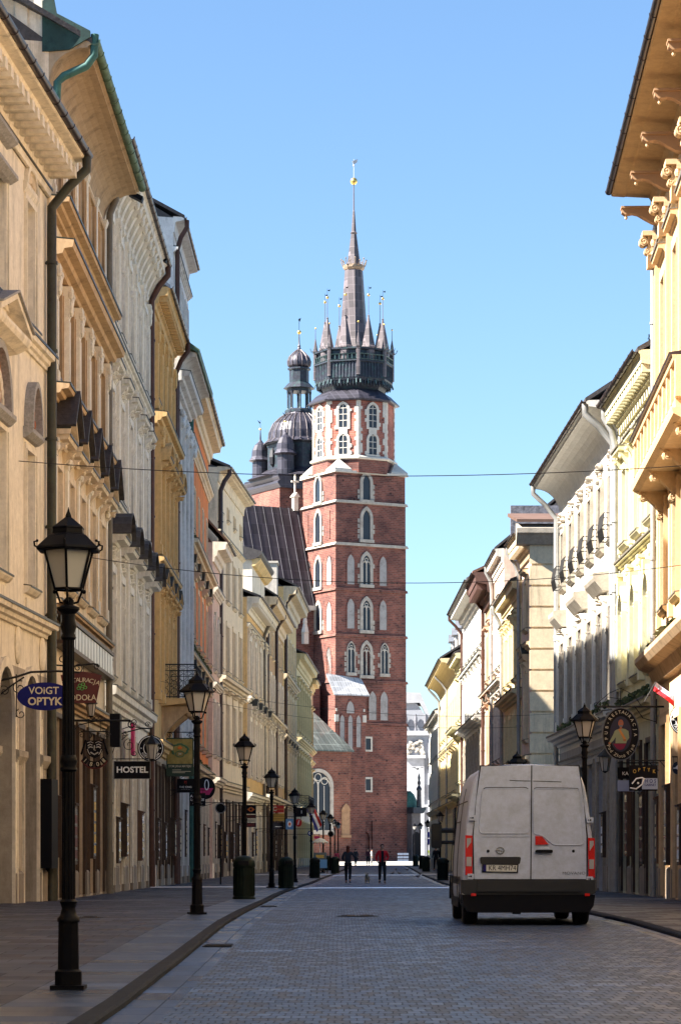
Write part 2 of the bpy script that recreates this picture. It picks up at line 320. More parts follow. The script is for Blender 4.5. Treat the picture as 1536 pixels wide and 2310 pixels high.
def window_meshes(w_, h, ar, fm, style='cross', pm=None):
    pm = pm or M_pane; k = (round(w_, 2), round(h, 2), ar, fm.name, style, pm.name)
    if k in _wc: return _wc[k]
    mb = MB(); t = .09; a, b = -w_/2, w_/2; zs = h-w_/2 if ar else h
    mb.box(a, a+t, -.05, .05, 0, zs); mb.box(b-t, b, -.05, .05, 0, zs); mb.box(a+t, b-t, -.05, .05, 0, t)
    if style == 'cross':
        mb.box(-.045, .045, -.045, .045, t, zs-(0 if ar else t)); mb.box(a+t, -.045, -.043, .043, zs*.64, zs*.64+.09); mb.box(.045, b-t, -.043, .043, zs*.64, zs*.64+.09)
        for zz in (.3,):
            mb.box(a+t, -.045, -.02, .02, zs*zz, zs*zz+.035); mb.box(.045, b-t, -.02, .02, zs*zz, zs*zz+.035)
    elif style == 'shop':
        mb.box(a+t, b-t, -.045, .045, .5, .6); mb.box(a+t, b-t, -.045, .045, zs*.74, zs*.74+.08); mb.box(-.03, .03, -.042, .042, .6, zs*.74)
        mb.box(a+t, b-t, -.03, .03, t, .5)
    if ar:
        P = arch_pts(a, b, zs); Pi = arch_pts(a+t, b-t, zs)
        for i in range(len(P)-1):
            mb.prism([P[i], P[i+1], Pi[i+1], Pi[i]], -.05, .05)
        mb.box(a+t, b-t, -.043, .043, zs-.04, zs+.04)
    else: mb.box(a+t, b-t, -.05, .05, h-t, h)
    fme = mb.mesh('window', fm)
    g = MB(); poly = [(a+.02, .02), (b-.02, .02)]+([(x, z-.02) for x, z in reversed(arch_pts(a+.02, b-.02, zs))] if ar else [(b-.02, h-.02), (a+.02, h-.02)])
    g.prism(poly, .0, .012); gme = g.mesh('pane', pm)
    _wc[k] = (fme, gme); return _wc[k]
def console(mb, u, z, w_, h, out):
    """scroll bracket under a shelf: top at z, projecting `out`"""
    P = []
    for i in range(9):
        t = i/8; P.append((-(out*(1-t)**1.6+.04), z-h*t))
    P.append((0, z-h)); P.append((0, z))
    mb.prism([(p[0], p[1]) for p in P], u-w_/2, u+w_/2, 'x')
    mb.T_ = None
    mb.blob((u, -out*.82, z-h*.18), (w_*.6, out*.16+.02, h*.15)); mb.blob((u, -.06, z-h*.9), (w_*.55, .06, h*.12))
def volute(mb, u, o, z, r, w_):
    n = 14
    mb.prism([(-o+r*math.cos(2*math.pi*i/n), z+r*math.sin(2*math.pi*i/n)) for i in range(n)], u-w_/2, u+w_/2, 'x')
    for q in (-1, 1):
        mb.tube([(u+q*w_*.5, -o+r*(.95-.75*t)*math.cos(9*t), z+r*(.95-.75*t)*math.sin(9*t)) for t in [i/16 for i in range(17)]], r*.13, 5)
def relief(mb, u, z, w_, h, out, n=14, seed=0):
    rd = random.Random(seed)
    for i in range(n):
        a = rd.random()*2-1; b = rd.random()*2-1; s = .5+.5*rd.random()
        mb.blob((u+a*w_*.45, -out*.45*rd.random()-.01, z+b*h*.42), (w_*.16*s+.015, out*(.45+.4*rd.random()), h*.13*s+.015), 6, 4)
def capital(mb, u, z, w_, h, out, seed=1):
    mb.fb(u-w_*.62, u+w_*.62, 0, out*1.5, z+h*.84, z+h)
    mb.prism([(u-w_*.45, z), (u+w_*.45, z), (u+w_*.58, z+h*.84), (u-w_*.58, z+h*.84)], -out*1.1, 0)
    for s in (-1, 1):
        mb.blob((u+s*w_*.5, -out*1.35, z+h*.72), (w_*.16, out*.5, h*.16)); mb.blob((u+s*w_*.25, -out*1.3, z+h*.3), (w_*.17, out*.4, h*.22))
    mb.blob((u, -out*1.35, z+h*.5), (w_*.2, out*.45, h*.2)); mb.blob((u, -out*1.3, z+h*.15), (w_*.2, out*.35, h*.14))
CORN = lambda z, h, o: [(0, z), (o*.25, z), (o*.3, z+h*.22), (o*.55, z+h*.3), (o*.62, z+h*.55), (o*.95, z+h*.62), (o, z+h*.85), (o, z+h), (0, z+h*1.12)]
def surround_mesh(w_, h, o):
    """mesh of moulding, sill and hood round one opening; origin bottom centre of the opening"""
    mb = MB(); t = o.get('sw', .17); p = o.get('sp', .07); a, b = -w_/2, w_/2; ar = o.get('arch'); zs = h-w_/2 if ar else h
    mb.fb(a-t, a, 0, p, 0, zs); mb.fb(b, b+t, 0, p, 0, zs)
    mb.fb(a-t, a-t+.04, p, p+.03, 0, zs); mb.fb(b+t-.04, b+t, p, p+.03, 0, zs)
    if ar:
        P = arch_pts(a, b, zs, 10); Q = arch_pts(a-t, b+t, zs, 10)
        for i in range(10): mb.prism([P[i], P[i+1], Q[i+1], Q[i]], -p, 0)
        top = h+t
    else: mb.fb(a-t, b+t, 0, p, h, h+t); top = h+t
    if o.get('sill', 1):
        so_ = o.get('so', .16); mb.mould([(0, -.16), (so_*.5, -.14), (so_, -.06), (so_, 0), (0, .02)], a-t-.06, b+t+.06); mb.m = 1; mb.mould([(0, .022), (so_+.01, .003), (so_+.01, -.025), (so_+.022, -.025), (so_+.022, .02), (0, .045)], a-t-.065, b+t+.065); mb.m = 0
        if o.get('apron'): mb.fb(a-t*.6, b+t*.6, 0, .05, -.16-o['apron'], -.16); mb.fb(a, b, .05, .075, -.16-o['apron']*.8, -.16-o['apron']*.2)
    hd = o.get('hood'); ho = o.get('ho', .28); ex = t+o.get('hx', .12); zc = top+o.get('gap', .18)
    if hd:
        if o.get('gap', .18) > .05: mb.fb(a-t*.8, b+t*.8, 0, p*.8, top, zc)
        if o.get('rel'): relief(mb, 0, top+(zc-top)*.5, w_+t, max(.2, zc-top), p+.1, 16, 3)
        if o.get('cons'):
            for s in (-1, 1): console(mb, s*(w_/2+t*.9), zc, .16, o.get('ch', .5), ho*.85)
        mb.mould([(0, zc), (ho*.4, zc), (ho*.5, zc+.07), (ho*.92, zc+.09), (ho, zc+.17), (ho, zc+.2), (0, zc+.22)], a-ex, b+ex)
        W = b+ex; zb = zc+.2; ph = o.get('ph', .45); mb.m = 1; mb.mould([(0, zc+.225), (ho+.012, zc+.20), (ho+.012, zc+.17), (ho+.028, zc+.17), (ho+.028, zc+.225), (0, zc+.25)], a-ex-.01, b+ex+.01); mb.m = 0
        if hd == 'tri':
            mb.prism([(-W, zb), (W, zb), (0, zb+ph)], -ho*.35, 0)
            for s in (-1, 1):
                mb.prism([(s*(W+.05), zb+.0), (0, zb+ph), (0, zb+ph+.13), (s*(W+.05), zb+.13)], -ho*1.05, 0); mb.m = 1; mb.prism([(s*(W+.07), zb+.13), (0, zb+ph+.13), (0, zb+ph+.17), (s*(W+.07), zb+.16)], -ho*1.1, 0); mb.m = 0
        elif hd == 'seg':
            n = 10; P = [(W*math.cos(math.pi*i/n), zb+ph*math.sin(math.pi*i/n)) for i in range(n+1)]
            mb.prism(P, -ho*.35, 0)
            for i in range(n):
                q = [(x*1.02, z) for x, z in (P[i], P[i+1])]; mb.prism([q[0], q[1], (q[1][0]*1.0, q[1][1]+.12), (q[0][0], q[0][1]+.12)], -ho*1.05, 0)
        elif hd == 'crest': relief(mb, 0, zb+ph*.5, w_*.9, ph, .16, 14, 5)
    if o.get('key'): mb.prism([(-.12, h-.02), (.12, h-.02), (.17, h+t+.12), (-.17, h+t+.12)], -p-.07, 0)
    if o.get('side_rel'):
        for s in (-1, 1): relief(mb, s*(w_/2+t*.5), h*.8, .22, h*.3, p+.08, 8, 9)
    return mb

def facade(name, label, PL_, PR_, base, H, wallm, floors, belts=(), pil=None, eave=None, pipe=None, depth=10, skew=0.0,
           trim=None, frame=None, cat='building', plinth=.8, roofm=None, ground=None, sides=True, group=None, gm=None, pane=None, pm_=None, flash=None):
    """PL_/PR_: plan points (x,y) of the facade's left and right end seen from the street. Heights are above street datum 0."""
    a, b = Vector(PL_), Vector(PR_); Ln = (b-a).length; rz = math.atan2((b-a).y, (b-a).x)
    root = empty(name, (a.x, a.y, 0), rz, label, cat, group)
    trim = trim or wallm; frame = frame or M_wfrW
    # skew: direction of the building's depth so that side walls run with the sun
    if skew:
        dv = Vector((sdir.x, sdir.y)).normalized()*skew; Lr = Matrix.Rotation(-rz, 2) @ dv; bx, by = Lr.x/abs(Lr.y)*depth, depth
        if by*Lr.y < 0: by = -by; 
    else: bx, by = 0, depth
    mb = MB(); allh = []
    bands = sorted(floors, key=lambda f: f['z0']); zprev = base-.3
    for i, fl in enumerate(bands):
        ztop = H if i == len(bands)-1 else (fl['z0']+fl['h']+bands[i+1]['z0'])/2
        n = fl['n']; w_ = fl['w']; us = fl.get('us') or [Ln*(k+.5)/n for k in range(n)]; holes = []
        for k, u in enumerate(us):
            holes.append((u-w_/2, u+w_/2, fl['z0'], fl['z0']+fl['h'], fl.get('arch')))
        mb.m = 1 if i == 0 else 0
        if i == 0: ztop = min(ztop, max(4.95, fl['z0']+fl['h']+.1))
        wall_band(mb, 0, Ln, zprev, ztop, holes, fl.get('dep', .28)); zprev = ztop
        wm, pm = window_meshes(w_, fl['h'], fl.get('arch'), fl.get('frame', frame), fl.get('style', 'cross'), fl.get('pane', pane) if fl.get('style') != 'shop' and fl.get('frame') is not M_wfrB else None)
        sm = surround_mesh(w_, fl['h'], fl).mesh('window_surround', [fl.get('tm', trim), flash or M_pipe]) if fl.get('sur', 1) else None
        nm = fl.get('name', 'window')
        for k, u in enumerate(us):
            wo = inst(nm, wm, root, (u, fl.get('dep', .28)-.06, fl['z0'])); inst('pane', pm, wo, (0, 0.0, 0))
            if sm: inst('window_surround', sm, root, (u, 0, fl['z0']))
    # sides, back, top
    mb.m = 0
    z0 = base-.3
    mb.quad((0, 0, z0), (0, 0, H), (bx, by, H), (bx, by, z0)); mb.quad((Ln, 0, H), (Ln, 0, z0), (Ln+bx, by, z0), (Ln+bx, by, H))
    mb.quad((bx, by, z0), (bx, by, H), (Ln+bx, by, H), (Ln+bx, by, z0)); mb.quad((0, 0, H), (Ln, 0, H), (Ln+bx, by, H), (bx, by, H))
    # inner backing so that openings are dark rooms, not the street behind
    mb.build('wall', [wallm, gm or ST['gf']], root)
    for (z, h, o) in belts:
        m2 = MB(); m2.mould(CORN(z, h, o), .002, Ln-.002); m2.m = 1; m2.mould([(0, z+h*1.13), (o+.004, z+h+.012), (o+.012, z+h-.03), (o+.03, z+h-.03), (o+.028, z+h+.03), (0, z+h*1.13+.035)], .002, Ln-.002); m2.build('string_course', [trim, flash or M_pipe], root)
    if plinth:
        g = ground or []
        segs = []; x = 0
        for fl in bands[:1]:
            if fl['z0'] < plinth+base:
                us = fl.get('us') or [Ln*(k+.5)/fl['n'] for k in range(fl['n'])]
                for u in us: segs.append((x, u-fl['w']/2-.02)); x = u+fl['w']/2+.02
        segs.append((x, Ln))
        for s0, s1 in segs:
            if s1-s0 > .05: m2 = MB(); m2.mould([(0, base-.3), (.09, base-.3), (.09, base+plinth-.06), (.05, base+plinth), (0, base+plinth+.01)], s0, s1); m2.build('plinth', ST['plinth'], root)
    if pil:
        for pz0, pz1, pw, po, kind, us in pil:
            m2 = MB(); m2.fb(-pw/2, pw/2, 0, po*1.25, 0, .35); ch = {'cor': .75, 'ion': .4, 'plain': .18}[kind]; sh = pz1-pz0-ch
            if kind == 'cor':
                m2.fb(-pw/2+.03, pw/2-.03, 0, po, .35, sh)
                for k in range(4):
                    uu = -pw/2+.06+(pw-.12)*(k+.5)/4; m2.fb(uu-.03, uu+.03, po, po+.02, .5, sh-.1)
            else: m2.fb(-pw/2+.02, pw/2-.02, 0, po, .35, sh)
            pme = m2.mesh('pilaster', pm_ or trim); m3 = MB()
            if kind == 'cor': capital(m3, 0, 0, pw, ch, po)
            elif kind == 'ion':
                m3.fb(-pw*.6, pw*.6, 0, po*1.5, ch*.75, ch)
                for s in (-1, 1): m3.blob((s*pw*.45, -po*1.2, ch*.5), (pw*.2, po*.6, ch*.28))
                m3.fb(-pw*.4, pw*.4, 0, po*1.1, 0, ch*.75)
            else: m3.mould([(0, 0), (po*1.1, 0), (po*1.6, ch*.8), (po*1.6, ch), (0, ch)], -pw*.58, pw*.58)
            cme = m3.mesh('capital', pm_ or trim)
            for u in us(Ln):
                p = inst('pilaster', pme, root, (u, 0, pz0)); inst('capital', cme, p, (0, 0, sh))
    if eave:
        ov = eave['ov']; eh = eave.get('h', .7); ext = eave.get('ext', 0.0); zt = H
        kind = eave.get('kind', 'corn')
        m2 = MB()
        if kind == 'corn': m2.mould([(0, zt-eh), (ov*.12, zt-eh), (ov*.16, zt-eh*.75), (ov*.3, zt-eh*.7), (ov*.36, zt-eh*.42), (ov*.86, zt-eh*.36), (ov*.9, zt-eh*.12), (ov, zt-eh*.05), (ov, zt+.02), (0, zt+.05)], -ext, Ln+ext)
        elif kind == 'cove':
            P = [(0, zt-eh)]+[(ov*.92*(1-math.cos(R(90)*i/8)), zt-eh+eh*.86*math.sin(R(90)*i/8)) for i in range(1, 9)]+[(ov*.93, zt-eh*.1), (ov, zt-eh*.06), (ov, zt+.02), (0, zt+.05)]
            m2.mould(P, -ext, Ln+ext)
        elif kind == 'flat':
            m2.mould([(0, zt-eh), (ov*.1, zt-eh), (ov*.14, zt-eh*.6), (ov*.22, zt-eh*.3), (ov*.7, zt-eh*.22), (ov*.74, zt-.12), (ov*.97, zt-.1), (ov, zt-.08), (ov, zt+.02), (0, zt+.05)], -ext, Ln+ext)
        m2.build('eaves_cornice', eave.get('m', trim), root)
        md = eave.get('mod')
        if md:
            m3 = MB(); m3.fb(-md*.22, md*.22, ov*.15, ov*.82, zt-eh*.62, zt-eh*.38); mme = m3.mesh('modillion', eave.get('m', trim))
            u = md/2
            while u < Ln: inst('modillion', mme, root, (u, 0, 0)); u += md
        if eave.get('scroll'):
            sp_ = eave['scroll']; m3 = MB(); u = sp_/2; console(m3, 0, zt-eh*.35, sp_*.34, eh*1.5, ov*.8); relief(m3, sp_/2, zt-eh*1.25, sp_*.5, eh*.8, .12, 9, 3); sme = m3.mesh('scroll_bracket', eave.get('m', trim))
            while u < Ln: inst('scroll_bracket', sme, root, (u, 0, 0)); u += sp_
        # gutter
        gr = eave.get('gr', .09); gm = eave.get('gm', M_gut); m4 = MB()
        go = ov+gr*.7; zg = zt+gr*.4
        prof = [(-go+gr*math.cos(an), zg+gr*math.sin(an)) for an in [math.pi+i*math.pi/8 for i in range(9)]]
        prof = prof+[(p[0]*1.0 if 0 else -go+(gr*.8)*math.cos(an), zg+gr*.8*math.sin(an)) for p, an in [((0, 0), 2*math.pi-i*math.pi/8) for i in range(9)]]
        m4.prism(prof, -ext, Ln+ext, 'x')
        u = -ext
        while u < Ln+ext-.05:
            ring = [(-go+gr*1.14*math.cos(an), zg+gr*1.14*math.sin(an)) for an in [math.pi*.97+i*math.pi*1.06/8 for i in range(9)]]+[(-go+gr*.96*math.cos(an), zg+gr*.96*math.sin(an)) for an in [2.03*math.pi-i*math.pi*1.06/8 for i in range(9)]]
            m4.prism(ring, u, u+.05, 'x'); u += 1.0 if Ln < 30 else 1.5
        m4.build('gutter', gm, root, 40)
        rp = eave.get('rise', 3.2); rd = eave.get('rd', 5.0); ri = eave.get('in', 0)
        m5 = MB()
        e0, e1 = (-ov-.02, zt+.1), (rd, zt+.1+rp)
        sk = lambda y: bx/by*max(0, y)
        for (p0, p1) in ((e0, e1), ((depth if depth > 0 else 10, zt+.1), e1)):
            T = .14; q = []
            for uu in (-ext+ri, Ln+ext-ri):
                for (yy, zz) in (p0, p1, (p1[0], p1[1]-T), (p0[0], p0[1]-T)): q.append((uu+sk(yy), yy, zz))
            m5.add(q, [(0, 1, 2, 3), (7, 6, 5, 4), (0, 4, 5, 1), (1, 5, 6, 2), (2, 6, 7, 3), (3, 7, 4, 0)])
        # gable ends
        for uu in (ri, Ln-ri): m5.add([(uu, 0, zt), (uu+sk(rd), rd, zt+rp), (uu+sk(by), by, zt)], [(0, 1, 2)])
        m5.build('roof', roofm or M_slate, root)
    if pipe:
        for (u, pm, pr, pov, zlow) in pipe:
            m6 = MB(); zt = H
            pts = [(u, -(pov+.05), zt-.05), (u, -(pov+.05), zt-.35), (u, -pov*.6, zt-.75), (u, -.16, zt-1.25), (u, -.16, zt-1.8), (u, -.16, base+.05)]
            m6.tube(pts, pr, 10); z = base+.6
            while z < zt-2: m6.lathe([(pr*1.25, z), (pr*1.25, z+.07)], 10, u, -.16); m6.fb(u-.02, u+.02, 0, .16, z+.01, z+.05); z += 2.1
            m6.lathe([(pr*1.3, base), (pr*1.3, base+1.3)], 10, u, -.16)
            m6.build('downpipe', pm, root, 40)
    return root, Ln
# ---- text
_tc = {}
def text_into(mb, s, size, T, ext=.006, bold=0.0, sx=1.0):
    k = (s, ext, bold)
    if k not in _tc:
        cu = bpy.data.curves.new('t', 'FONT'); cu.body = s; cu.size = 1; cu.extrude = 0; cu.align_x = 'CENTER'; cu.align_y = 'CENTER'; cu.offset = bold; cu.resolution_u = 3
        ob = bpy.data.objects.new('t', cu); COL.objects.link(ob); dg = bpy.context.evaluated_depsgraph_get(); me = ob.evaluated_get(dg).to_mesh()
        _tc[k] = ([tuple(v.co) for v in me.vertices], [tuple(p.vertices) for p in me.polygons]); ob.evaluated_get(dg).to_mesh_clear()
        bpy.data.objects.remove(ob); bpy.data.curves.remove(cu)
    vs, fs = _tc[k]; old = mb.T; mb.T = T
    # flat glyphs laid as a thin raised sheet: lower x right, z up, facing -y
    mb.add([(x*size*sx, -ext, y*size) for x, y, z in vs], fs)
    mb.T = old
def arc_text(mb, s, size, rx, rz, a0, a1, y=0, flip=False, bold=.0, cx=0, cz=0):
    n = len(s)
    for i, ch in enumerate(s):
        if ch == ' ': continue
        t = a0+(a1-a0)*(i/(n-1) if n > 1 else .5); x = rx*math.cos(t); z = rz*math.sin(t)
        tang = math.atan2(rz*math.cos(t), -rx*math.sin(t)); ang = tang+math.pi if not flip else tang
        T = Matrix.Translation((cx+x, y, cz+z)) @ Matrix.Rotation(-ang, 4, 'Y')
        text_into(mb, ch, size, T, .004, bold)
# ------------------------------------------------------------------ ground
KL = [(0, -1.78), (80, -1.8), (100, -1.55), (165, -.5), (240, 1.0), (262, 1.2)]
KR = [(0, 4.9), (40, 4.6), (110, 4.4), (165, 5.0), (240, 6.1), (262, 6.3)]
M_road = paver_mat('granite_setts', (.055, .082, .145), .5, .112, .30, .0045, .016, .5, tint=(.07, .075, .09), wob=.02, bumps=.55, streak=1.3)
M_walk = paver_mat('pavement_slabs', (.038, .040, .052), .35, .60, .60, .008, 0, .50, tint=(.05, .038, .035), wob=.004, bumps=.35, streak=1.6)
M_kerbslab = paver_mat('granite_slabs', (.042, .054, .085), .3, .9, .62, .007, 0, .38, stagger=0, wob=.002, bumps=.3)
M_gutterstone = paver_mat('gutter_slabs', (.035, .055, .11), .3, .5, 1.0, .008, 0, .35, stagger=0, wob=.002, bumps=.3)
M_kerb = mat('kerb_granite', (.03, .033, .042), .9, .25, 5, .3, 30, spec=.03)
M_square = mat('square_paving', (.5, .46, .4), .7, .15, 1.2, .2, 12)
YS = [14, 22, 26, 30, 34, 38, 42, 46, 50, 54, 60, 68, 76, 84, 94, 100, 106, 112, 118, 130, 144, 158, 170, 185, 200, 215, 230, 245, 262]
def strip(name, x0, x1, m, dz=0, ys=YS):
    mb = MB()
    for y in ys: mb.v += [(x0(y), y, gz(y)+dz), (x1(y), y, gz(y)+dz)]
    for i in range(len(ys)-1): mb.f.append((2*i, 2*i+1, 2*i+3, 2*i+2)); mb.mi.append(0)
    return tag(mb.build(name, m), kind='structure')
kl = lambda y: interp(y, KL); kr = lambda y: interp(y, KR)
RD = -.045
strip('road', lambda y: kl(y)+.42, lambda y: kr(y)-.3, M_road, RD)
strip('gutter_channel', kl, lambda y: kl(y)+.42, M_gutterstone, RD-.012)
strip('gutter_channel', lambda y: kr(y)-.3, kr, M_gutterstone, RD-.012)
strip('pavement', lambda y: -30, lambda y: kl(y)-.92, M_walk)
strip('pavement', lambda y: kl(y)-.92, lambda y: kl(y)-.16, M_kerbslab, .002)
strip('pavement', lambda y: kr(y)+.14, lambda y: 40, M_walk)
def kerb(f, s, wd):
    mb = MB(); prof = [(0, RD-.1), (0, -.015), (.02*s, .004), (wd*s, .004), (wd*s, -.1)]
    n = len(prof)
    for y in YS:
        for (o, z) in prof: mb.v.append((f(y)+o, y, gz(y)+z))
    for i in range(len(YS)-1):
        for k in range(n-1): mb.f.append((i*n+k, i*n+k+1, (i+1)*n+k+1, (i+1)*n+k)); mb.mi.append(0)
    tag(mb.build('kerb', M_kerb), kind='structure')
kerb(kl, -1, .16); kerb(kr, 1, .14)
mb = MB(); ys = [262, 275, 290, 300, 320, 360, 700, 2500]
for y in ys: mb.v += [(-1500, y, gz(y)), (1500, y, gz(y))]
for i in range(len(ys)-1): mb.f.append((2*i, 2*i+1, 2*i+3, 2*i+2)); mb.mi.append(0)
tag(mb.build('square', M_square), kind='structure')
# earth sheet beneath everything, out to the horizon
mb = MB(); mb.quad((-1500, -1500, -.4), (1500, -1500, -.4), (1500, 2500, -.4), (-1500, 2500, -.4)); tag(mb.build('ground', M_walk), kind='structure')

# ------------------------------------------------------------------ left row of houses
def lin(n, e=.55): return lambda L: [e+(L-2*e)*k/(n-1) for k in range(n)]
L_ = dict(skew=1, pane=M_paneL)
def W(z0, z1, n, w_=1.1, **k): d = dict(z0=z0, h=z1-z0, n=n, w=w_); d.update(k); return d

# L1 cream house with arcaded ground floor
PL1 = (-8.53, 40.0); PR1 = (-7.02, 63.7)
L1n = (Vector(PR1)-Vector(PL1)).length; ux = [L1n-2.35-3.08*k for k in range(7)][::-1]; UW = [L1n-6.6, L1n-15.1]; UN = [L1n-2.35, L1n-10.85, L1n-19.4]; UA = sorted(UN+[u+d for u in UW for d in (-.72, .72)])
b1, L1n = facade('corner_house', 'cream stucco house with grey carved hoods and arcaded ground floor, nearest on the left', PL1, PR1, 0, 17.9, ST['cream'], [
    W(.1, 5.35, 7, 1.9, us=ux, arch=True, dep=1.1, style='shop', frame=M_door, sill=0, sw=.22, sp=.08, name='arcade_window'),
    W(7.35, 10.5, 7, 1.05, us=UA, sw=.14, sp=.05), W(13.35, 16.2, 7, 1.05, us=UA, sw=.14, sp=.05)],
    belts=[(6.35, .35, .3), (12.75, .35, .26), (16.95, .18, .12)], eave=dict(kind='flat', ov=.95, h=.95, mod=.62, gr=.1, rise=.8, rd=5),
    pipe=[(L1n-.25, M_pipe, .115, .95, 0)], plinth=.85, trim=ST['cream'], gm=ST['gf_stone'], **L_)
for i in range(8):   # piers' imposts
    m2 = MB()
    us0 = (ux[i-1]+.97 if i else 0.01); us1 = (ux[i]-.97 if i < 7 else L1n-.01)
    m2.mould([(0, 3.25), (.06, 3.25), (.16, 3.42), (.16, 3.55), (0, 3.6)], us0, us1)
    m2.fb(us0+.01, us1-.01, 0, .045, .9, 3.24); m2.build('arcade_impost', ST['stone'], b1)
M_terra = mat('terracotta_relief', (.34, .12, .06), .7, .3, 9); M_moth = mat('hood_grey_stone', (.30, .29, .28), .8, .3, 12, .5, 20)
for fl in (0, 1):   # arched niches with grey hood moulds
    z0 = (10.85, 16.45)[fl]; hh = (1.35, .75)[fl]
    for u in UN:
        mA = MB(); P = arch_pts(-.68, .68, .12, 14, rise=hh-.2); Q = arch_pts(-.55, .55, .12, 14, rise=hh-.34); ho_ = (.22, .1)[fl]
        for i in range(14): mA.prism([P[i], P[i+1], Q[i+1], Q[i]], -ho_, 0)
        mA.mould([(0, -.12), (ho_*.4, -.1), (ho_, 0), (ho_, .1), (0, .14)], -.78, .78)
        o = mA.build('arched_hood', M_moth if fl == 0 else ST['cream'], b1, loc=(u, 0, z0))
        mA = MB(); mA.prism([(-.5, .13), (.5, .13)]+list(reversed(Q)), -.03, 0); 
        for k in range(7): mA.blob(((-.36+.12*k), -.05, .2+(hh-.6)*math.sin(math.pi*(k+.5)/7)*.8), (.05, .05, .12))
        mA.build('relief_panel', M_terra if fl == 0 else ST['tan'], o)
for u in UW:      # wide paired bays: relief lunette under a slate-topped gable
    mA = MB(); P = arch_pts(-1.25, 1.25, .1, 18, rise=1.45); Q = arch_pts(-1.05, 1.05, .1, 18, rise=1.25)
    for i in range(18): mA.prism([P[i], P[i+1], Q[i+1], Q[i]], -.2, 0)
    mA.mould([(0, -.15), (.12, -.12), (.24, 0), (.24, .1), (0, .14)], -1.4, 1.4); o = mA.build('arched_hood', M_moth, b1, loc=(u, 0, 10.75))
    mA = MB(); mA.prism([(-1.05, .13), (1.05, .13)]+list(reversed(Q)), -.03, 0); mA.build('relief_panel', M_terra, o)
    mA = MB()
    for k in range(11): a = math.pi*(k+.5)/11; mA.blob((.62*math.cos(a), -.07, .2+.7*math.sin(a)), (.09, .05, .16), 7, 5)
    mA.blob((0, -.07, .35), (.3, .06, .2), 9, 6); mA.build('shell_relief', ST['cream'], o)
    mA = MB(); mA.mould([(0, 12.25), (.2, 12.28), (.45, 12.4), (.5, 12.5), (.5, 12.58), (0, 12.6)], u-1.75, u+1.75)
    for q in (-1, 1): mA.prism([(u+q*1.8, 12.58), (u, 13.15), (u, 13.28), (u+q*1.8, 12.72)], -.52, 0)
    mA.prism([(u-1.5, 12.58), (u+1.5, 12.58), (u, 13.1)], -.2, 0); mA.m = 1
    for q in (-1, 1): mA.prism([(u+q*1.85, 12.72), (u, 13.29), (u, 13.34), (u+q*1.85, 12.77)], -.58, 0)
    mA.build('bay_gable', [ST['cream'], M_moth], b1)
    for z in (15.95, 16.75): mA = MB(); mA.mould([(0, z), (.12, z+.03), (.26, z+.12), (.26, z+.2), (0, z+.22)], u-1.5, u+1.5); mA.build('bay_ledge', M_moth, b1)
for u in [x+1.54 for x in ux]: mA = MB(); mA.blob((u, -.02, 5.95), (.28, .09, .45), 12, 8); mA.build('oval_medallion', ST['cream'], b1, 60)
for u in UA:
    mA = MB(); mA.fb(u-.55, u+.55, 0, .05, 6.85, 7.1); mA.build('apron_panel', ST['cream'], b1)

# L2 tan house with wide plastered eaves and green gutter
PL2 = (-7.0, 63.9); PR2 = (-6.92, 78.1)
b2, n2 = facade('townhouse', 'tan house with deep curved eaves, green gutter and row of slate triangular gables', PL2, PR2, 0, 20.75, ST['tan'], [
    W(.15, 4.6, 5, 1.7, style='shop', frame=M_door, sw=.12, sill=0, tm=M_door, dep=.4, name='shop_window'),
    W(8.0, 10.7, 5, 1.25, sw=.2, sp=.12, hood='tri', ho=.45, ph=.95, gap=.3, cons=1, tm=ST['tan']), W(12.85, 15.1, 5, 1.2, frame=M_wfrB, sw=.2, sp=.1, tm=ST['brown']), W(17.25, 19.4, 5, 1.35, frame=M_wfrB, sw=.16, tm=ST['brown'])],
    belts=[(7.15, .22, .3), (12.25, .3, .5), (15.55, .45, .6), (16.75, .28, .5), (4.9, .3, .35)], pil=[(12.6, 15.5, .42, .16, 'cor', lin(6)), (8.0, 11.3, .42, .14, 'ion', lin(6)), (17.1, 19.7, .34, .1, 'plain', lin(6))],
    eave=dict(kind='cove', ov=1.02, h=.95, gr=.12, gm=M_gutG, rise=3.0, rd=4.5, m=ST['soffit']), pipe=[(14.0, M_pipeW, .1, .3, 0)], trim=ST['brown'], pm_=ST['ivory'], **L_)  # eaves plaster coloured darker and browner for the weak light under them
for o in list(COL.objects):     # dark weathered upper lips on the belts
    pass
mA = MB()
for z, o_, h in ((12.25, .5, .3), (15.55, .6, .45), (16.75, .5, .28), (7.15, .3, .22)): mA.mould([(0, z+h*1.13), (o_+.02, z+h+.012), (o_+.03, z+h-.02), (o_+.035, z+h+.03), (0, z+h*1.13+.04)], 0, 14.15)
mA.build('ledge_flashing', M_pipe, b2)
for k in range(5):
    mA = MB(); u = 14.2*(k+.5)/5; W2 = .95; zb = 11.42
    for s in (-1, 1): mA.prism([(u+s*(W2+.06), zb+.155), (u, zb+1.125), (u, zb+1.19), (u+s*(W2+.12), zb+.20)], -.62, 0)
    mA.build('gable_slate', M_slate, b2)
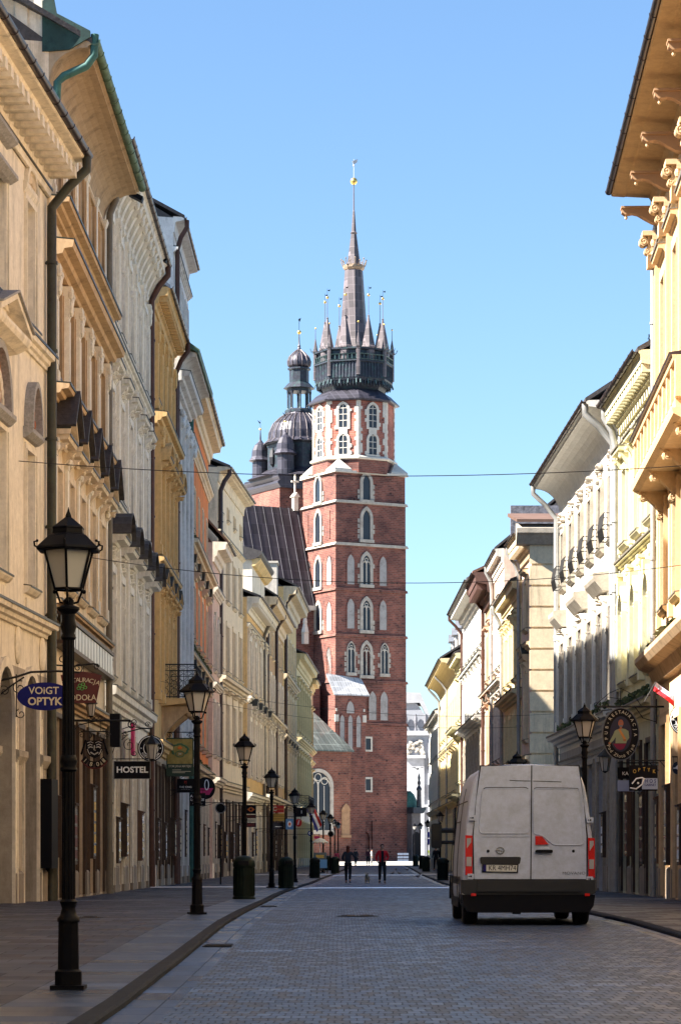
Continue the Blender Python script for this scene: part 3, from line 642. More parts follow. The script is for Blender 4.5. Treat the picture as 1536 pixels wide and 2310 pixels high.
# glazed fascia box above the shop
mA = MB(); mA.fb(.3, 13.9, .001, .32, 6.32, 6.42); mA.fb(.3, 13.9, .001, .32, 7.02, 7.12); mA.build('fascia_frame', M_door, b2)
M_fas = mat('fascia_glass', (.20, .23, .26), .3, .35, 2, spec=.8); mA = MB(); 
for k in range(17): mA.fb(.35+k*.795, .35+k*.795+.66, .25, .28, 6.43, 7.01)
mA.build('fascia_panels', M_fas, b2)
mA = MB(); mA.tube([(.1, -1.1, 20.95), (.1, -1.08, 20.45), (.1, -.9, 20.2), (.1, -.35, 19.95), (.1, -.2, 19.8), (.1, -.16, 19.0)], .1, 10); mA.build('copper_drain', M_cop, b2, 40); mA = MB(); mA.prism([(.15, 20.5), (-.5, 20.55), (-1.0, 20.85), (-1.0, 21.0), (-.2, 21.42), (-.1, 21.95), (.15, 21.7)], -.06, .05, 'x')
mA.build('copper_eave_end', M_copD, b2)
mA = MB(); mA.box(-.02, .3, .15, 7, 17, 24.5); mA.box(-.06, .0, .5, .8, 17, 24.5); mA.build('party_wall', ST['cream'], b2)

# L3 ivory ornate house
b3, n3 = facade('townhouse', 'ivory ornate house with scroll-bracketed cornice and slate curved window hoods', (-6.92, 78.2), (-6.9, 95.3), .08, 22.3, ST['ivory'], [
    W(.3, 5.0, 5, 1.6, style='shop', frame=M_door, sw=.18, sill=0, dep=.45, name='shop_window'),
    W(6.6, 9.7, 5, 1.15, sw=.24, sp=.14, side_rel=1, sill=1, hood='seg', ho=.55, ph=.3, gap=.55, rel=1), W(12.2, 15.2, 5, 1.15, sw=.22, sp=.12, hood='crest', ho=.4, gap=.35, cons=1, rel=1, ph=.55, side_rel=1), W(17.4, 20.3, 5, 1.1, sw=.2, sp=.1, side_rel=1)],
    belts=[(5.6, .6, .35), (11.55, .3, .3), (16.75, .25, .25)], pil=[(6.4, 11.5, .36, .16, 'plain', lin(6)), (12.0, 16.6, .36, .14, 'ion', lin(6)), (17.1, 20.8, .34, .12, 'cor', lin(6))],
    eave=dict(kind='corn', ov=.72, h=.8, scroll=1.1, gr=.09, rise=4.2, rd=4.8), pipe=[(16.9, M_pipeB, .11, .7, 0)], roofm=M_tile, **L_)
for k in range(5):
    mA = MB(); u = n3*(k+.5)/5; n = 8; P = [(u+.98*math.cos(math.pi*i/n), 10.75+.68*math.sin(math.pi*i/n)) for i in range(n+1)]
    for i in range(n): mA.prism([P[i], P[i+1], (P[i+1][0], P[i+1][1]+.05), (P[i][0], P[i][1]+.05)], -.72, 0)
    mA.build('slate_hood', M_slate, b3)

# L4 ochre baroque house
b4, n4 = facade('townhouse', 'narrow ochre baroque house with curved pediments and carved Corinthian pilasters', (-6.9, 98.3), (-6.88, 109.1), .05, 22.2, ST['ochre'], [
    W(.3, 4.6, 3, 1.8, style='shop', frame=M_door, sw=.14, sill=0, tm=M_door, name='shop_window'),
    W(7.4, 10.4, 4, 1.1, sw=.22, sp=.14, hood='tri', ho=.45, rel=1, gap=.5, side_rel=1, cons=1), W(12.6, 15.2, 4, 1.1, sw=.22, sp=.14, hood='seg', ho=.6, ph=.5, rel=1, gap=.4, cons=1, side_rel=1), W(18.2, 20.4, 4, 1.0, sw=.2, side_rel=1)],
    belts=[(5.0, .5, .35), (11.9, .35, .4), (17.2, .4, .5)], pil=[(7.0, 11.8, .45, .2, 'cor', lin(5)), (12.4, 17.1, .45, .24, 'cor', lin(5)), (17.8, 21.0, .4, .14, 'cor', lin(5))],
    eave=dict(kind='corn', ov=.6, h=.8, mod=.55, gr=.08, rise=3.0, rd=4), pipe=[(10.6, M_pipeB, .1, .6, 0)], trim=ST['ochre'], roofm=M_zinc, **L_)
mA = MB(); mA.fb(3.2, 7.6, -2.6, -.6, 22.0, 24.6); mA.build('dormer', ST['sand'], b4); mA = MB(); mA.fb(3.0, 7.8, -2.8, -.35, 24.6, 24.75); mA.prism([(3.0+0, 24.75), (7.8, 24.75), (7.2, 25.3), (3.6, 25.3)], .4, 2.8); mA.build('dormer_roof', M_zinc, b4)
# wrought-iron balcony on L4
def balcony(root, u0, u1, z, out, hh, name='balcony', mslab=None, dens=.28):
    m2 = MB(); m2.mould([(0, z-.3), (out*.9, z-.16), (out+.05, z-.1), (out+.08, z), (0, z)], u0-.1, u1+.1)
    b = m2.build(name, mslab or ST['stone'], root)
    m3 = MB(); o = -out
    path = [(u0, 0), (u0, o), (u1, o), (u1, 0)]
    for (p, q) in zip(path, path[1:]):
        L = math.hypot(q[0]-p[0], q[1]-p[1]); n = max(2, int(L/dens))
        for zz, r in ((z+.06, .018), (z+hh, .026), (z+hh*.82, .015)): m3.tube([(p[0], p[1], zz), (q[0], q[1], zz)], r, 5)
        for k in range(n+1):
            t = k/n; x, y = p[0]+(q[0]-p[0])*t, p[1]+(q[1]-p[1])*t; m3.tube([(x, y, z), (x, y, z+hh)], .013, 4)
            if k < n:
                t2 = (k+.5)/n; dx, dy = (q[0]-p[0])/n*.38, (q[1]-p[1])/n*.38; x, y = p[0]+(q[0]-p[0])*t2, p[1]+(q[1]-p[1])*t2
                for zc in (.2, .42, .62):
                    m3.tube([(x+dx*math.cos(a), y+dy*math.cos(a), z+hh*zc+hh*.1*math.sin(a)) for a in [i*math.pi/4 for i in range(8)]], .011, 4, True)
                m3.tube([(x+dx*math.cos(a), y+dy*math.cos(a), z+hh*.91+.07*math.sin(a)) for a in [i*math.pi/3 for i in range(6)]], .01, 4, True)
    m3.build('railing', M_ironB, b); return b
balcony(b4, 4.0, 7.4, 7.25, 1.35, 1.3, mslab=ST['ochre'])
for u in (4.5, 6.9): mA = MB(); console(mA, u, 6.95, .45, 1.3, 1.3); mA.build('balcony_console', ST['brown'], b4, 40)

# L5 white pilastered house with attic storey (gap before it lets the sun through)
b5, n5 = facade('townhouse', 'white house with giant fluted pilasters, green cove and plain white attic storey above', (-6.86, 109.2), (-6.82, 119.0), 0, 27.4, ST['white'], [
    W(.3, 4.4, 3, 1.7, style='shop', frame=M_door, sw=.2, sill=0, name='shop_window'),
    W(6.6, 9.2, 3, 1.1, sw=.16), W(10.6, 13.4, 3, 1.1, sw=.16), W(15.0, 17.2, 3, 1.0, sw=.14), W(22.9, 25.4, 3, 1.05, sw=.2, sp=.08)],
    belts=[(5.0, .5, .35), (20.6, .5, .7), (26.0, .2, .2)], pil=[(5.9, 19.6, .8, .28, 'cor', lin(4, .8))],
    eave=dict(kind='flat', ov=.45, h=.6, gr=.06, rise=2.2, rd=4), pipe=[(.3, M_pipeB, .1, .5, 0)], **L_)
mA = MB(); mA.mould([(0, 20.3)]+[(.95*(1-math.cos(R(90)*i/8)), 20.3+1.4*math.sin(R(90)*i/8)) for i in range(1, 9)]+[(.95, 21.85), (0, 22.0)], 0, n5); mA.build('cove', ST['white'], b5, 30)
mA = MB(); mA.prism([(-1.05, 21.78), (-.02, 22.5), (-.02, 22.7), (-1.1, 21.95)], -.2, n5+.6, 'x'); mA.build('cornice_roof', M_gutG, b5)
# L6 orange house
b6, n6 = facade('townhouse', 'bright orange house with cream window trim and tiled ledges', (-6.84, 119.0), (-6.9, 138.9), 0, 22.6, ST['orange'], [
    W(.3, 4.3, 6, 1.6, style='shop', frame=M_door, sw=.2, sill=0, name='shop_window', tm=ST['cream']),
    W(6.4, 9.0, 5, 1.1, hood='tri', ho=.3, tm=ST['sand'], so=.3, sw=.12, sp=.03), W(11.0, 13.8, 5, 1.1, hood='tri', ho=.3, tm=ST['sand'], so=.3, sw=.12, sp=.03), W(16.0, 18.4, 5, 1.0, tm=ST['sand'], so=.25, sw=.12, sp=.03)],
    belts=[(4.9, .5, .4), (10.0, .35, .3), (15.0, .4, .5), (19.6, .5, .3)], eave=dict(kind='corn', ov=.75, h=1.0, gr=.09, rise=3, rd=4.5, m=ST['sand']), trim=ST['sand'],
    pipe=[(.35, M_cop, .12, .6, 0)], roofm=M_tile, **L_)
M_plant = mat('ledge_plants', (.06, .08, .03), .8, .5, 12)
# L7 narrow rose-cream house
b7, n7 = facade('townhouse', 'narrow pinkish cream house with stepped gable between the orange and the cream house', (-6.7, 139.3), (-6.6, 145.6), 0, 17.6, ST['pink'], [
    W(.3, 4.0, 2, 1.6, style='shop', frame=M_door, sill=0, name='shop_window'), W(6.5, 9.3, 2, 1.1), W(11.0, 13.8, 2, 1.1, arch=True, key=1)],
    belts=[(4.9, .4, .4), (10.0, .3, .25), (14.9, .4, .3)], eave=dict(kind='corn', ov=.8, h=1.0, gr=.08, rise=5.5, rd=4.2), trim=ST['cream'], roofm=M_tile, **L_)
# L8 tall cream house
b8, n8 = facade('townhouse', 'tall plain cream house with flat wide eaves and blind windows, before the church roof', (-6.75, 145.8), (-5.9, 161.0), 0, 22.5, ST['sand'], [
    W(.3, 4.2, 4, 1.7, style='shop', frame=M_door, sill=0, tm=M_door, name='shop_window'), W(6.6, 9.8, 4, 1.15, sw=.3, sp=.06, hood='flat', ho=.35), W(11.6, 14.2, 4, 1.15, sw=.3, sp=.06), W(15.6, 18.0, 4, 1.1, sw=.3, sp=.06), W(20.2, 20.9, 4, .5, sw=.08)],
    belts=[(4.8, .5, .4), (10.6, .5, .5), (18.9, .2, .2)], eave=dict(kind='flat', ov=.7, h=.75, gr=.07, rise=2.2, rd=5), pipe=[(.35, M_gut, .13, .6, 0)], trim=ST['sand'], **L_)
# L9 yellow house with dentil cornice
b9, n9 = facade('townhouse', 'low yellow house with dentilled cornice and small slate roof beside the tall cream house', (-5.78, 164.6), (-5.1, 182.8), .04, 17.2, ST['ochre'], [
    W(.3, 3.9, 4, 1.7, style='shop', frame=M_door, sill=0, name='shop_window'), W(6.2, 9.6, 4, 1.1, sw=.25, sp=.14, hood='tri', cons=1, rel=1, gap=.35, ho=.5), W(11.6, 14.6, 4, 1.1, sw=.3, sp=.12, hood='flat', cons=1)],
    belts=[(4.6, .5, .35), (10.7, .4, .3), (15.4, .2, .2)], pil=[(6, 10.6, .4, .18, 'cor', lin(5)), (11.3, 15.3, .4, .12, 'ion', lin(5))],
    eave=dict(kind='corn', ov=.85, h=1.0, mod=.6, gr=.08, rise=1.6, rd=3.5), pipe=[(13.9, M_pipeW, .11, .6, 0)], trim=ST['cream'], **L_)
mA = MB(); mA.fb(6, 18.2, -4, -.1, 17.3, 20.2); mA.build('attic_storey', ST['cream'], b9); mA = MB(); mA.mould([(-4, 20.2), (0, 20.2), (.25, 20.3), (.5, 20.55), (.55, 20.7), (-4, 22.0)], 5.8, 18.4); mA.build('attic_roof', M_slate, b9)
mA = MB(); mA.mould([(-.1, 19.75), (.1, 19.8), (.4, 20.15), (.45, 20.25), (-.1, 20.3)], 5.9, 18.3); mA.build('attic_cornice', ST['yellow'], b9)
# L10
b10, n10 = facade('townhouse', 'brown house with dark round-cornered bay roof and pale pilaster strips', (-5.2, 183.0), (-4.5, 207.5), .08, 19.0, ST['brown'], [
    W(.3, 4.2, 6, 1.7, style='shop', frame=M_door, sill=0, tm=M_door, name='shop_window'), W(6.5, 9.8, 6, 1.1, sw=.3, sp=.16, hood='seg', cons=1, rel=1, gap=.3, tm=ST['ivory']), W(11.6, 14.0, 6, 1.1, sw=.25, sp=.14, tm=ST['ivory']), W(15.4, 17.2, 6, 1.0, sw=.2, tm=ST['sand'])],
    belts=[(4.9, .5, .5), (10.8, .4, .4)], eave=dict(kind='corn', ov=.9, h=1.3, gr=.1, rise=3.2, rd=4.2, m=ST['tan']), pipe=[(.6, M_gut, .13, .7, 0), (12.5, M_gut, .12, .7, 0)], trim=ST['cream'], **L_)
mA = MB(); mA.fb(21.5, 23.3, -2.3, -.3, 18.5, 23.7); mA.fb(21.4, 23.4, -2.4, -.2, 23.7, 23.85); mA.build('chimney_wall', stucco('weathered_party_wall', (.50, .46, .40), (.10, .09, .08), .2), b10)
# L11, L12
b11, n11 = facade('townhouse', 'tall ochre-yellow house with projecting cornice just before the church roof', (-4.45, 207.6), (-3.82, 228.8), .12, 22.2, ST['yellow'], [
    W(.3, 4.2, 5, 1.7, style='shop', frame=M_door, sill=0, name='shop_window'), W(6.4, 9.4, 5, 1.1, sw=.25, hood='tri', cons=1), W(11.2, 14.0, 5, 1.1, sw=.25, hood='flat'), W(16, 18.6, 5, 1.0, sw=.25)],
    belts=[(4.9, .5, .4), (10.3, .4, .35), (15, .4, .4)], eave=dict(kind='corn', ov=1.1, h=1.5, gr=.1, rise=2.4, rd=4, m=ST['sand']), pipe=[(1.0, M_gut, .13, .9, 0)], trim=ST['sand'], **L_)
b12, n12 = facade('townhouse', 'greenish yellow house with row of tall windows at the far end of the left row', (-3.8, 229.0), (-2.95, 254), .18, 18.6, ST['palegreen'], [
    W(.3, 4.2, 6, 1.8, style='shop', frame=M_door, sill=0, name='shop_window'), W(6.0, 9.8, 6, 1.1, sw=.3, sp=.2, rel=1, hood='flat'), W(12.0, 16.0, 6, 1.1, sw=.3, sp=.2, rel=1, hood='flat')],
    belts=[(5.0, .4, .5), (11, .4, .5)], eave=dict(kind='corn', ov=.8, h=1.2, gr=.08, rise=2, rd=4), trim=ST['palegreen'], **L_)
balcony(b12, 2, 12, 5.3, 1.0, 1.1)
b13, n13 = facade('townhouse', 'slim terracotta-orange house closing the left row next to the brick church', (-2.93, 254.1), (-2.72, 262), .2, 18.0, ST['terracotta'], [
    W(.3, 4.2, 2, 1.8, style='shop', frame=M_door, sill=0, name='shop_window'), W(6.0, 9.0, 2, 1.1, hood='flat', tm=ST['yellow']), W(12.0, 15.0, 2, 1.1, hood='flat', tm=ST['yellow'])],
    belts=[(5.0, .4, .5), (11, .4, .4), (10, .3, .3)], eave=dict(kind='corn', ov=.7, h=1.0, gr=.06, rise=1.4, rd=4), trim=ST['yellow'], **L_)

# ------------------------------------------------------------------ right row (left end seen from the street = far end)
# R1 apricot house
PR_1a = (8.5, 71.0); PR_1b = (7.33, 40.0)
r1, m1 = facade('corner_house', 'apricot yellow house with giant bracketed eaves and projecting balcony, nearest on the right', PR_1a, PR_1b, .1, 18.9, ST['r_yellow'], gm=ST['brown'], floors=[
    W(.15, 4.6, 8, 1.7, style='shop', frame=M_wfrB, sw=.2, sill=0, name='shop_window', us=[2.0+3.62*k for k in range(8)], tm=ST['r_yellow']),
    W(7.6, 10.2, 8, 1.2, us=[2.0+3.62*k for k in range(8)], sw=.25, sp=.1), W(13.2, 16.2, 8, 1.2, us=[2.0+3.62*k for k in range(8)], sw=.28, sp=.1, hood='flat', ho=.3)],
    belts=[(12.3, .25, .2), (17.0, .2, .2)], pil=[(12.6, 17.6, .5, .16, 'cor', lambda L: [.45+3.62*k for k in range(8)]), (7.2, 12.2, .42, .1, 'plain', lambda L: [.45+3.62*k for k in range(8)])],
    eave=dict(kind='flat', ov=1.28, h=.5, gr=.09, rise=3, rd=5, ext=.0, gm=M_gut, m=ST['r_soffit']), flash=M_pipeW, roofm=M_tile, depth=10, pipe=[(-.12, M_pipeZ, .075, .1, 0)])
brm = MB()
P = [(-1.02, 0), (-1.02, -.10), (-.94, -.16), (-.84, -.15), (-.74, -.13), (-.6, -.16), (-.42, -.27), (-.22, -.38), (-.05, -.42), (0, -.42), (0, 0)]
brm.prism([(p[0], p[1]) for p in P], -.13, .13, 'x'); brm.mould([(0, 0), (1.04, 0), (1.04, .05), (0, .05)], -.2, .2)
brme = brm.mesh('eave_bracket', mat('bracket_terracotta_paint', (.40, .24, .13), .7, .15)); fin = MB(); fin.lathe([(0, -.28), (.03, -.26), (.045, -.22), (.025, -.18), (.03, -.15)], 8, 0, -.90); fme = fin.mesh('pendant', ST['r_yellow'], 50)
cap = MB(); cap.fb(-.3, .3, 0, .34, -.12, .0); volute(cap, 0, .30, -.25, .12, .34); volute(cap, 0, .20, -.50, .085, .28); cap.fb(-.14, .14, 0, .2, -.6, -.12); cap.prism([(-.16, -.95), (.16, -.95), (.26, -.62), (-.26, -.62)], -.2, 0)
capm = cap.mesh('scroll_capital', ST['r_yellow'], 40)
for k in range(8):
    u = .22+3.62*k; o = inst('eave_bracket', brme, r1, (u, 0, 18.4)); inst('pendant', fme, o); inst('scroll_capital', capm, r1, (u+.2, -.16, 17.72))
# enclosed balcony / bay
u0, u1, z0, z1, ot = 1.9, 14.0, 10.7, 12.05, .8
mA = MB(); mA.mould([(0, z0-.1), (ot-.1, z0-.1), (ot+.05, z0-.02), (ot+.08, z0+.1), (0, z0+.12)], u0-.08, u1+.08); bay = mA.build('bay_floor', ST['r_yellow'], r1)
mA = MB(); u = u0
mA.mould([(ot-.16, z0+.12), (ot, z0+.12), (ot, z0+.32), (ot-.16, z0+.32)], u0, u1); mA.mould([(ot-.16, z1-.22), (ot+.04, z1-.22), (ot+.08, z1-.1), (ot-.16, z1-.1)], u0, u1)
mA.fb(u0, u0+.14, .001, ot-.17, z0+.12, z0+.32); mA.fb(u0, u0+.14, .001, ot-.17, z1-.22, z1-.1)
while u < u1: mA.fb(u, u+.22, ot-.18, ot+.02, z0+.321, z1-.221); u += 1.1
u = u0+.35
while u < u1-.2:
    if abs(((u-u0) % 1.1)-.1) > .16: mA.lathe([(.05, z0+.32), (.07, z0+.5), (.04, z0+.8), (.06, z1-.4), (.05, z1-.22)], 6, u, -(ot-.09))
    u += .22
mA.build('bay_parapet', ST['r_yellow'], r1, 40)
mA = MB(); mA.mould([(ot-.2, z1-.1), (ot+.12, z1-.1), (ot+.14, z1-.05), (ot-.2, z1)], u0-.05, u1); mA.build('bay_capping', M_gut, r1)
for k in range(4):
    mA = MB(); console(mA, u0+.3+3.62*k, z0-.1, .3, .8, .72); volute(mA, u0+.3+3.62*k, .60, z0-.24, .10, .34); volute(mA, u0+.3+3.62*k, .16, z0-.72, .10, .32); mA.build('bay_console', ST['r_yellow'], r1, 40)
mA = MB(); mA.mould([(0, 5.7), (.15, 5.75), (.3, 6.05), (.55, 6.15), (.66, 6.3), (.66, 6.42), (0, 6.6)], -.02, m1); mA.build('shopfront_cornice', ST['brown'], r1)
mA = MB(); relief(mA, 6, 6.6, 8, .25, .5, 60, 8); mA.build('ledge_leaves', M_plant, r1)
# R2 pale yellow house
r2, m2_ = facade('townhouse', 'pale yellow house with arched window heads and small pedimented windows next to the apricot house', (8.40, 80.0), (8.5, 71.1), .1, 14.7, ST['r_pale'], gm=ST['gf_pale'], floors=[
    W(.15, 4.3, 3, 1.5, style='shop', frame=M_door, sw=.15, sill=0, tm=M_door, name='shop_window'),
    W(6.3, 8.9, 3, 1.1, arch=True, sw=.26, sp=.2, key=1, side_rel=1), W(10.4, 12.6, 3, 1.05, sw=.2, sp=.08, hood='flat', ho=.35, cons=1)],
    belts=[(5.1, .35, .4), (9.75, .2, .2), (13.2, .2, .15)], pil=[(6.1, 9.6, .4, .14, 'ion', lin(4)), (10.2, 13.1, .36, .1, 'plain', lin(4))],
    eave=dict(kind='corn', ov=.55, h=.9, gr=.1, rise=2.8, rd=4.4, gm=M_gut, mod=.5), flash=M_pipeW, roofm=M_slate, pipe=[(m1 if False else .15, M_pipeZ, .1, .45, 0)])
# R3 white house
u5 = [1.6+3.0*k for k in range(6)]
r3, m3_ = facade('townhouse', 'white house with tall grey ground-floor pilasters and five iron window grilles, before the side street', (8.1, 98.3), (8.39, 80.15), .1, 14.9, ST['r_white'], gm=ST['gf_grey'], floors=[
    W(.15, 4.2, 6, 1.7, us=u5, style='shop', frame=M_door, sw=.15, sill=0, name='shop_window', tm=ST['stone']),
    W(5.9, 8.9, 6, 1.05, us=u5, sw=.2, sp=.1, side_rel=1, tm=ST['stone']), W(10.9, 12.9, 6, .95, us=u5, sw=.2, sp=.1, tm=ST['stone'], hood=None)],
    belts=[(5.15, .4, .5), (4.5, .12, .1)], pil=[(5.75, 9.3, .42, .16, 'plain', lambda L: [.2+3.0*k for k in range(6)])],
    eave=dict(kind='cove', ov=1.0, h=1.15, gr=.08, rise=4.6, rd=6.0, gm=M_gut), flash=M_pipeW, roofm=M_slate, trim=ST['r_white'], pipe=[(.12, M_pipeZ, .09, .95, 0), (17.9, M_pipeZ, .11, .95, 0)])
for k in range(6):
    mA = MB(); relief(mA, u5[k], 13.35, .75, .7, .2, 16, k); mA.build('window_crest', ST['stone'], r3)
    mA = MB(); u = u5[k]; zz = 10.85; 
    for z_ in (zz+.05, zz+.45, zz+.8): mA.tube([(u-.6, 0, z_), (u-.6, -.35, z_), (u+.6, -.35, z_), (u+.6, 0, z_)], .018, 4)
    for i in range(9): x = u-.6+.15*i; mA.tube([(x, -.35, zz), (x, -.42, zz+.35), (x, -.35, zz+.8)], .014, 4)
    mA.build('window_grille', M_ironB, r3)
    if k in (0, 2, 4):
        mA = MB(); mA.mould([(0, 9.45), (.2, 9.45), (.45, 9.75), (.5, 9.85), (.5, 10.0), (0, 10.08)], u5[k]-.9, u5[k]+.9+(1.0 if k else 0)); relief(mA, u5[k], 9.3, 1.2, .3, .2, 10, k); mA.build('heavy_hood', ST['stone'], r3)
mA = MB(); mA.prism([(-3.0, 14.2), (-.3, 16.9), (-.3, 17.1), (-3, 17.1)], 7, 9, 'x') if False else None
# R4 rusticated beige corner house beyond the side street
r4, m4_ = facade('corner_house', 'beige corner house with banded rusticated side wall and heavy dentilled cornice', (8.02, 117.8), (8.13, 113.0), 0, 14.9, ST['pink'], [
    W(.15, 4.0, 1, 1.6, style='shop', frame=M_door, sill=0, name='shop_window'), W(6.2, 9.2, 1, 1.1, hood='tri', cons=1), W(11, 13, 1, 1.0, hood='flat')],
    belts=[(5.1, .35, .3), (10, .3, .25)], eave=dict(kind='corn', ov=.7, h=1.0, mod=.4, gr=.06, rise=.5, rd=8, m=ST['r_beige']), trim=ST['r_beige'], pipe=[(.1, M_pipeZ, .08, .6, 0)], depth=16)
mA = MB(); Lr = m4_
nb = 16; zz = .1; hb = 14.3/nb     # rusticated blocks on the side wall facing the camera
for k in range(nb):
    za, zb_ = zz+k*hb, zz+(k+1)*hb
    mA.prism([(Lr+.01, za+.07), (Lr+.10, za+.11), (Lr+.10, zb_-.02), (Lr+.01, zb_-.0)], -.10, 2.4 if False else 16, 'y') if False else mA.box(Lr+.0, Lr+.11, -.11, 16, za+.09, zb_)
mA.build('rusticated_blocks', ST['r_beige'], r4)
mA = MB(); mA.box(Lr+.002, Lr+.035, -.03, 16, .0, 14.9); mA.build('rustication_joints', ST['r_beige'], r4)
mA = MB(); mA.prism([(Lr, 14.35), (Lr+.25, 14.4), (Lr+.5, 14.75), (Lr+.62, 14.85), (Lr+.62, 15.05), (Lr, 15.3)], -.7, 16); u = 0
while u < 15: mA.box(Lr+.1, Lr+.45, u, u+.35, 14.5, 14.7) if False else None; u += .8
mA.build('side_cornice', ST['stone'], r4)
mA = MB(); mA.prism([(Lr-4, 16.1), (Lr+.6, 15.3), (Lr+.6, 15.42), (Lr-4, 16.25)], -.7, 16); mA.build('side_roof', mat('roof_red_sheet', (.12, .07, .05), .7, .2), r4)
# R5 golden
r5, m5_ = facade('townhouse', 'golden yellow house with heavy window hoods beside the rusticated corner', (8.0, 130.0), (8.05, 118.0), 0, 13.4, ST['r_gold'], [
    W(.15, 4.0, 4, 1.6, style='shop', frame=M_door, sill=0, name='shop_window'), W(5.6, 7.6, 4, 1.0, sw=.3, tm=ST['r_gold']), W(9.3, 11.6, 4, 1.0, sw=.22, sp=.08, tm=ST['r_gold'], hood='flat', ho=.35, cons=1)],
    belts=[(8.2, .4, .5), (4.6, .3, .3)], eave=dict(kind='corn', ov=.5, h=.9, gr=.06, rise=1.6, rd=4), trim=ST['r_gold'], pipe=[(.2, M_pipeZ, .09, .5, 0)])
r6, m6_ = facade('townhouse', 'pink house with pale surrounds and rough stone gable wall rising behind the golden house', (7.97, 138.0), (8.0, 130.2), 0, 16.2, ST['pink'], [
    W(.15, 4.0, 2, 1.6, style='shop', frame=M_door, sill=0, name='shop_window'), W(6.0, 8.8, 3, 1.0, sw=.25, side_rel=1, tm=ST['ivory'], hood='crest'), W(10.6, 13.4, 3, 1.0, sw=.25, side_rel=1, tm=ST['ivory'], hood='flat')],
    belts=[(4.8, .3, .4), (9.6, .3, .4)], eave=dict(kind='corn', ov=.45, h=.9, gr=.06, rise=4.5, rd=5), trim=ST['ivory'], pipe=[(.2, M_pipeZ, .09, .4, 0)], roofm=M_slate)
mA = MB(); mA.prism([(m6_+.0, 15.6), (m6_+.3, 15.6), (m6_+.3, 18.3), (m6_, 18.3)], .3, 8); mA.build('rough_gable', mat('rubble_stone_wall', (.13, .13, .15), .9, .6, 5, .8, 8), r6)
r7, m7_ = facade('townhouse', 'narrow dark red-brown house with carved brown eaves', (7.95, 146.0), (7.97, 138.2), 0, 15.9, ST['brown'], [
    W(.15, 4.0, 2, 1.6, style='shop', frame=M_door, sill=0, name='shop_window'), W(6.0, 8.8, 2, 1.0, hood='tri'), W(10.6, 13.0, 2, 1.0, hood='flat')],
    belts=[(4.8, .3, .4), (9.6, .3, .4)], eave=dict(kind='corn', ov=1.1, h=1.4, gr=.06, rise=2.8, rd=5, mod=.6, m=mat('eaves_red_brown', (.11, .06, .05), .7, .3)), trim=ST['pink'], pipe=[(.2, M_pipeB, .1, .9, 0)], roofm=M_tile)
r8, m8_ = facade('townhouse', 'white house with three rows of slender white windows halfway down the right row', (7.8, 168.0), (7.93, 146.4), .04, 16.4, ST['r_white'], [
    W(.15, 4.0, 6, 1.8, style='shop', frame=M_door, sill=0, name='shop_window'), W(5.8, 8.0, 7, 1.0, sw=.35, sp=.1, side_rel=1, tm=ST['stone']), W(9.4, 11.6, 7, 1.0, sw=.3, sp=.14, rel=1, hood='flat'), W(13.0, 14.8, 7, 1.0, sw=.3, sp=.1)],
    belts=[(8.6, .35, .6), (12.1, .35, .4), (4.6, .3, .3)], eave=dict(kind='corn', ov=1.0, h=.9, gr=.07, rise=3.4, rd=5), trim=ST['r_white'], roofm=M_zinc, pipe=[(.2, M_pipeB, .09, .9, 0)])
r9, m9_ = facade('townhouse', 'slim pale green house with balcony canopies between white and yellow houses', (7.8, 178.0), (7.8, 168.2), .06, 14.0, ST['r_pale'], [
    W(.15, 4.0, 3, 1.8, style='shop', frame=M_door, sill=0, name='shop_window'), W(6, 8.4, 3, 1.0, hood='tri'), W(10, 12.4, 3, 1.0, hood='flat')],
    belts=[(9, .35, .8), (4.8, .3, .8)], eave=dict(kind='corn', ov=.6, h=.8, gr=.06, rise=2, rd=4), trim=ST['r_pale'])
r10, m10_ = facade('townhouse', 'yellow house with deep coved eaves and dormers at the far end of the right row', (7.8, 207.0), (7.8, 178.2), .08, 14.4, ST['r_gold'], [
    W(.15, 4.0, 7, 1.8, style='shop', frame=M_door, sill=0, name='shop_window'), W(5.6, 8.0, 8, 1.0, sw=.3, side_rel=1, hood='crest'), W(9.8, 12.0, 8, 1.0, sw=.3)],
    belts=[(4.6, .3, .3), (8.8, .3, .2)], eave=dict(kind='cove', ov=1.15, h=1.6, gr=.07, rise=3.2, rd=4), trim=ST['r_gold'], pipe=[(.2, M_pipeZ, .09, .9, 0), (15, M_pipeZ, .09, .9, 0)])
for k in range(4):
    mA = MB(); mA.fb(4+6*k, 5.6+6*k, -2.4, -.6, 15.2, 17.4); d = mA.build('dormer', ST['r_white'], r10); mA = MB(); mA.prism([(3.8+6*k, 17.4), (5.8+6*k, 17.4), (4.8+6*k, 18.0)], .4, 2.6); mA.build('dormer_roof', M_zinc, d)
    mA = MB(); mA.fb(4.3+6*k, 5.3+6*k, -.6, -.57, 15.8, 17.1); mA.build('dormer_window', M_pane, d)
r11, m11_ = facade('townhouse', 'narrow white house at the mouth of the square, last on the right', (7.9, 236.0), (7.8, 207.3), .15, 12.5, ST['r_white'], [
    W(.15, 4.0, 6, 1.8, style='shop', frame=M_door, sill=0, name='shop_window'), W(5.6, 8.0, 8, 1.0, sw=.3), W(9.2, 11.2, 8, 1.0, sw=.3)],
    belts=[(4.6, .3, .3)], eave=dict(kind='corn', ov=.5, h=.6, gr=.07, rise=2, rd=4))

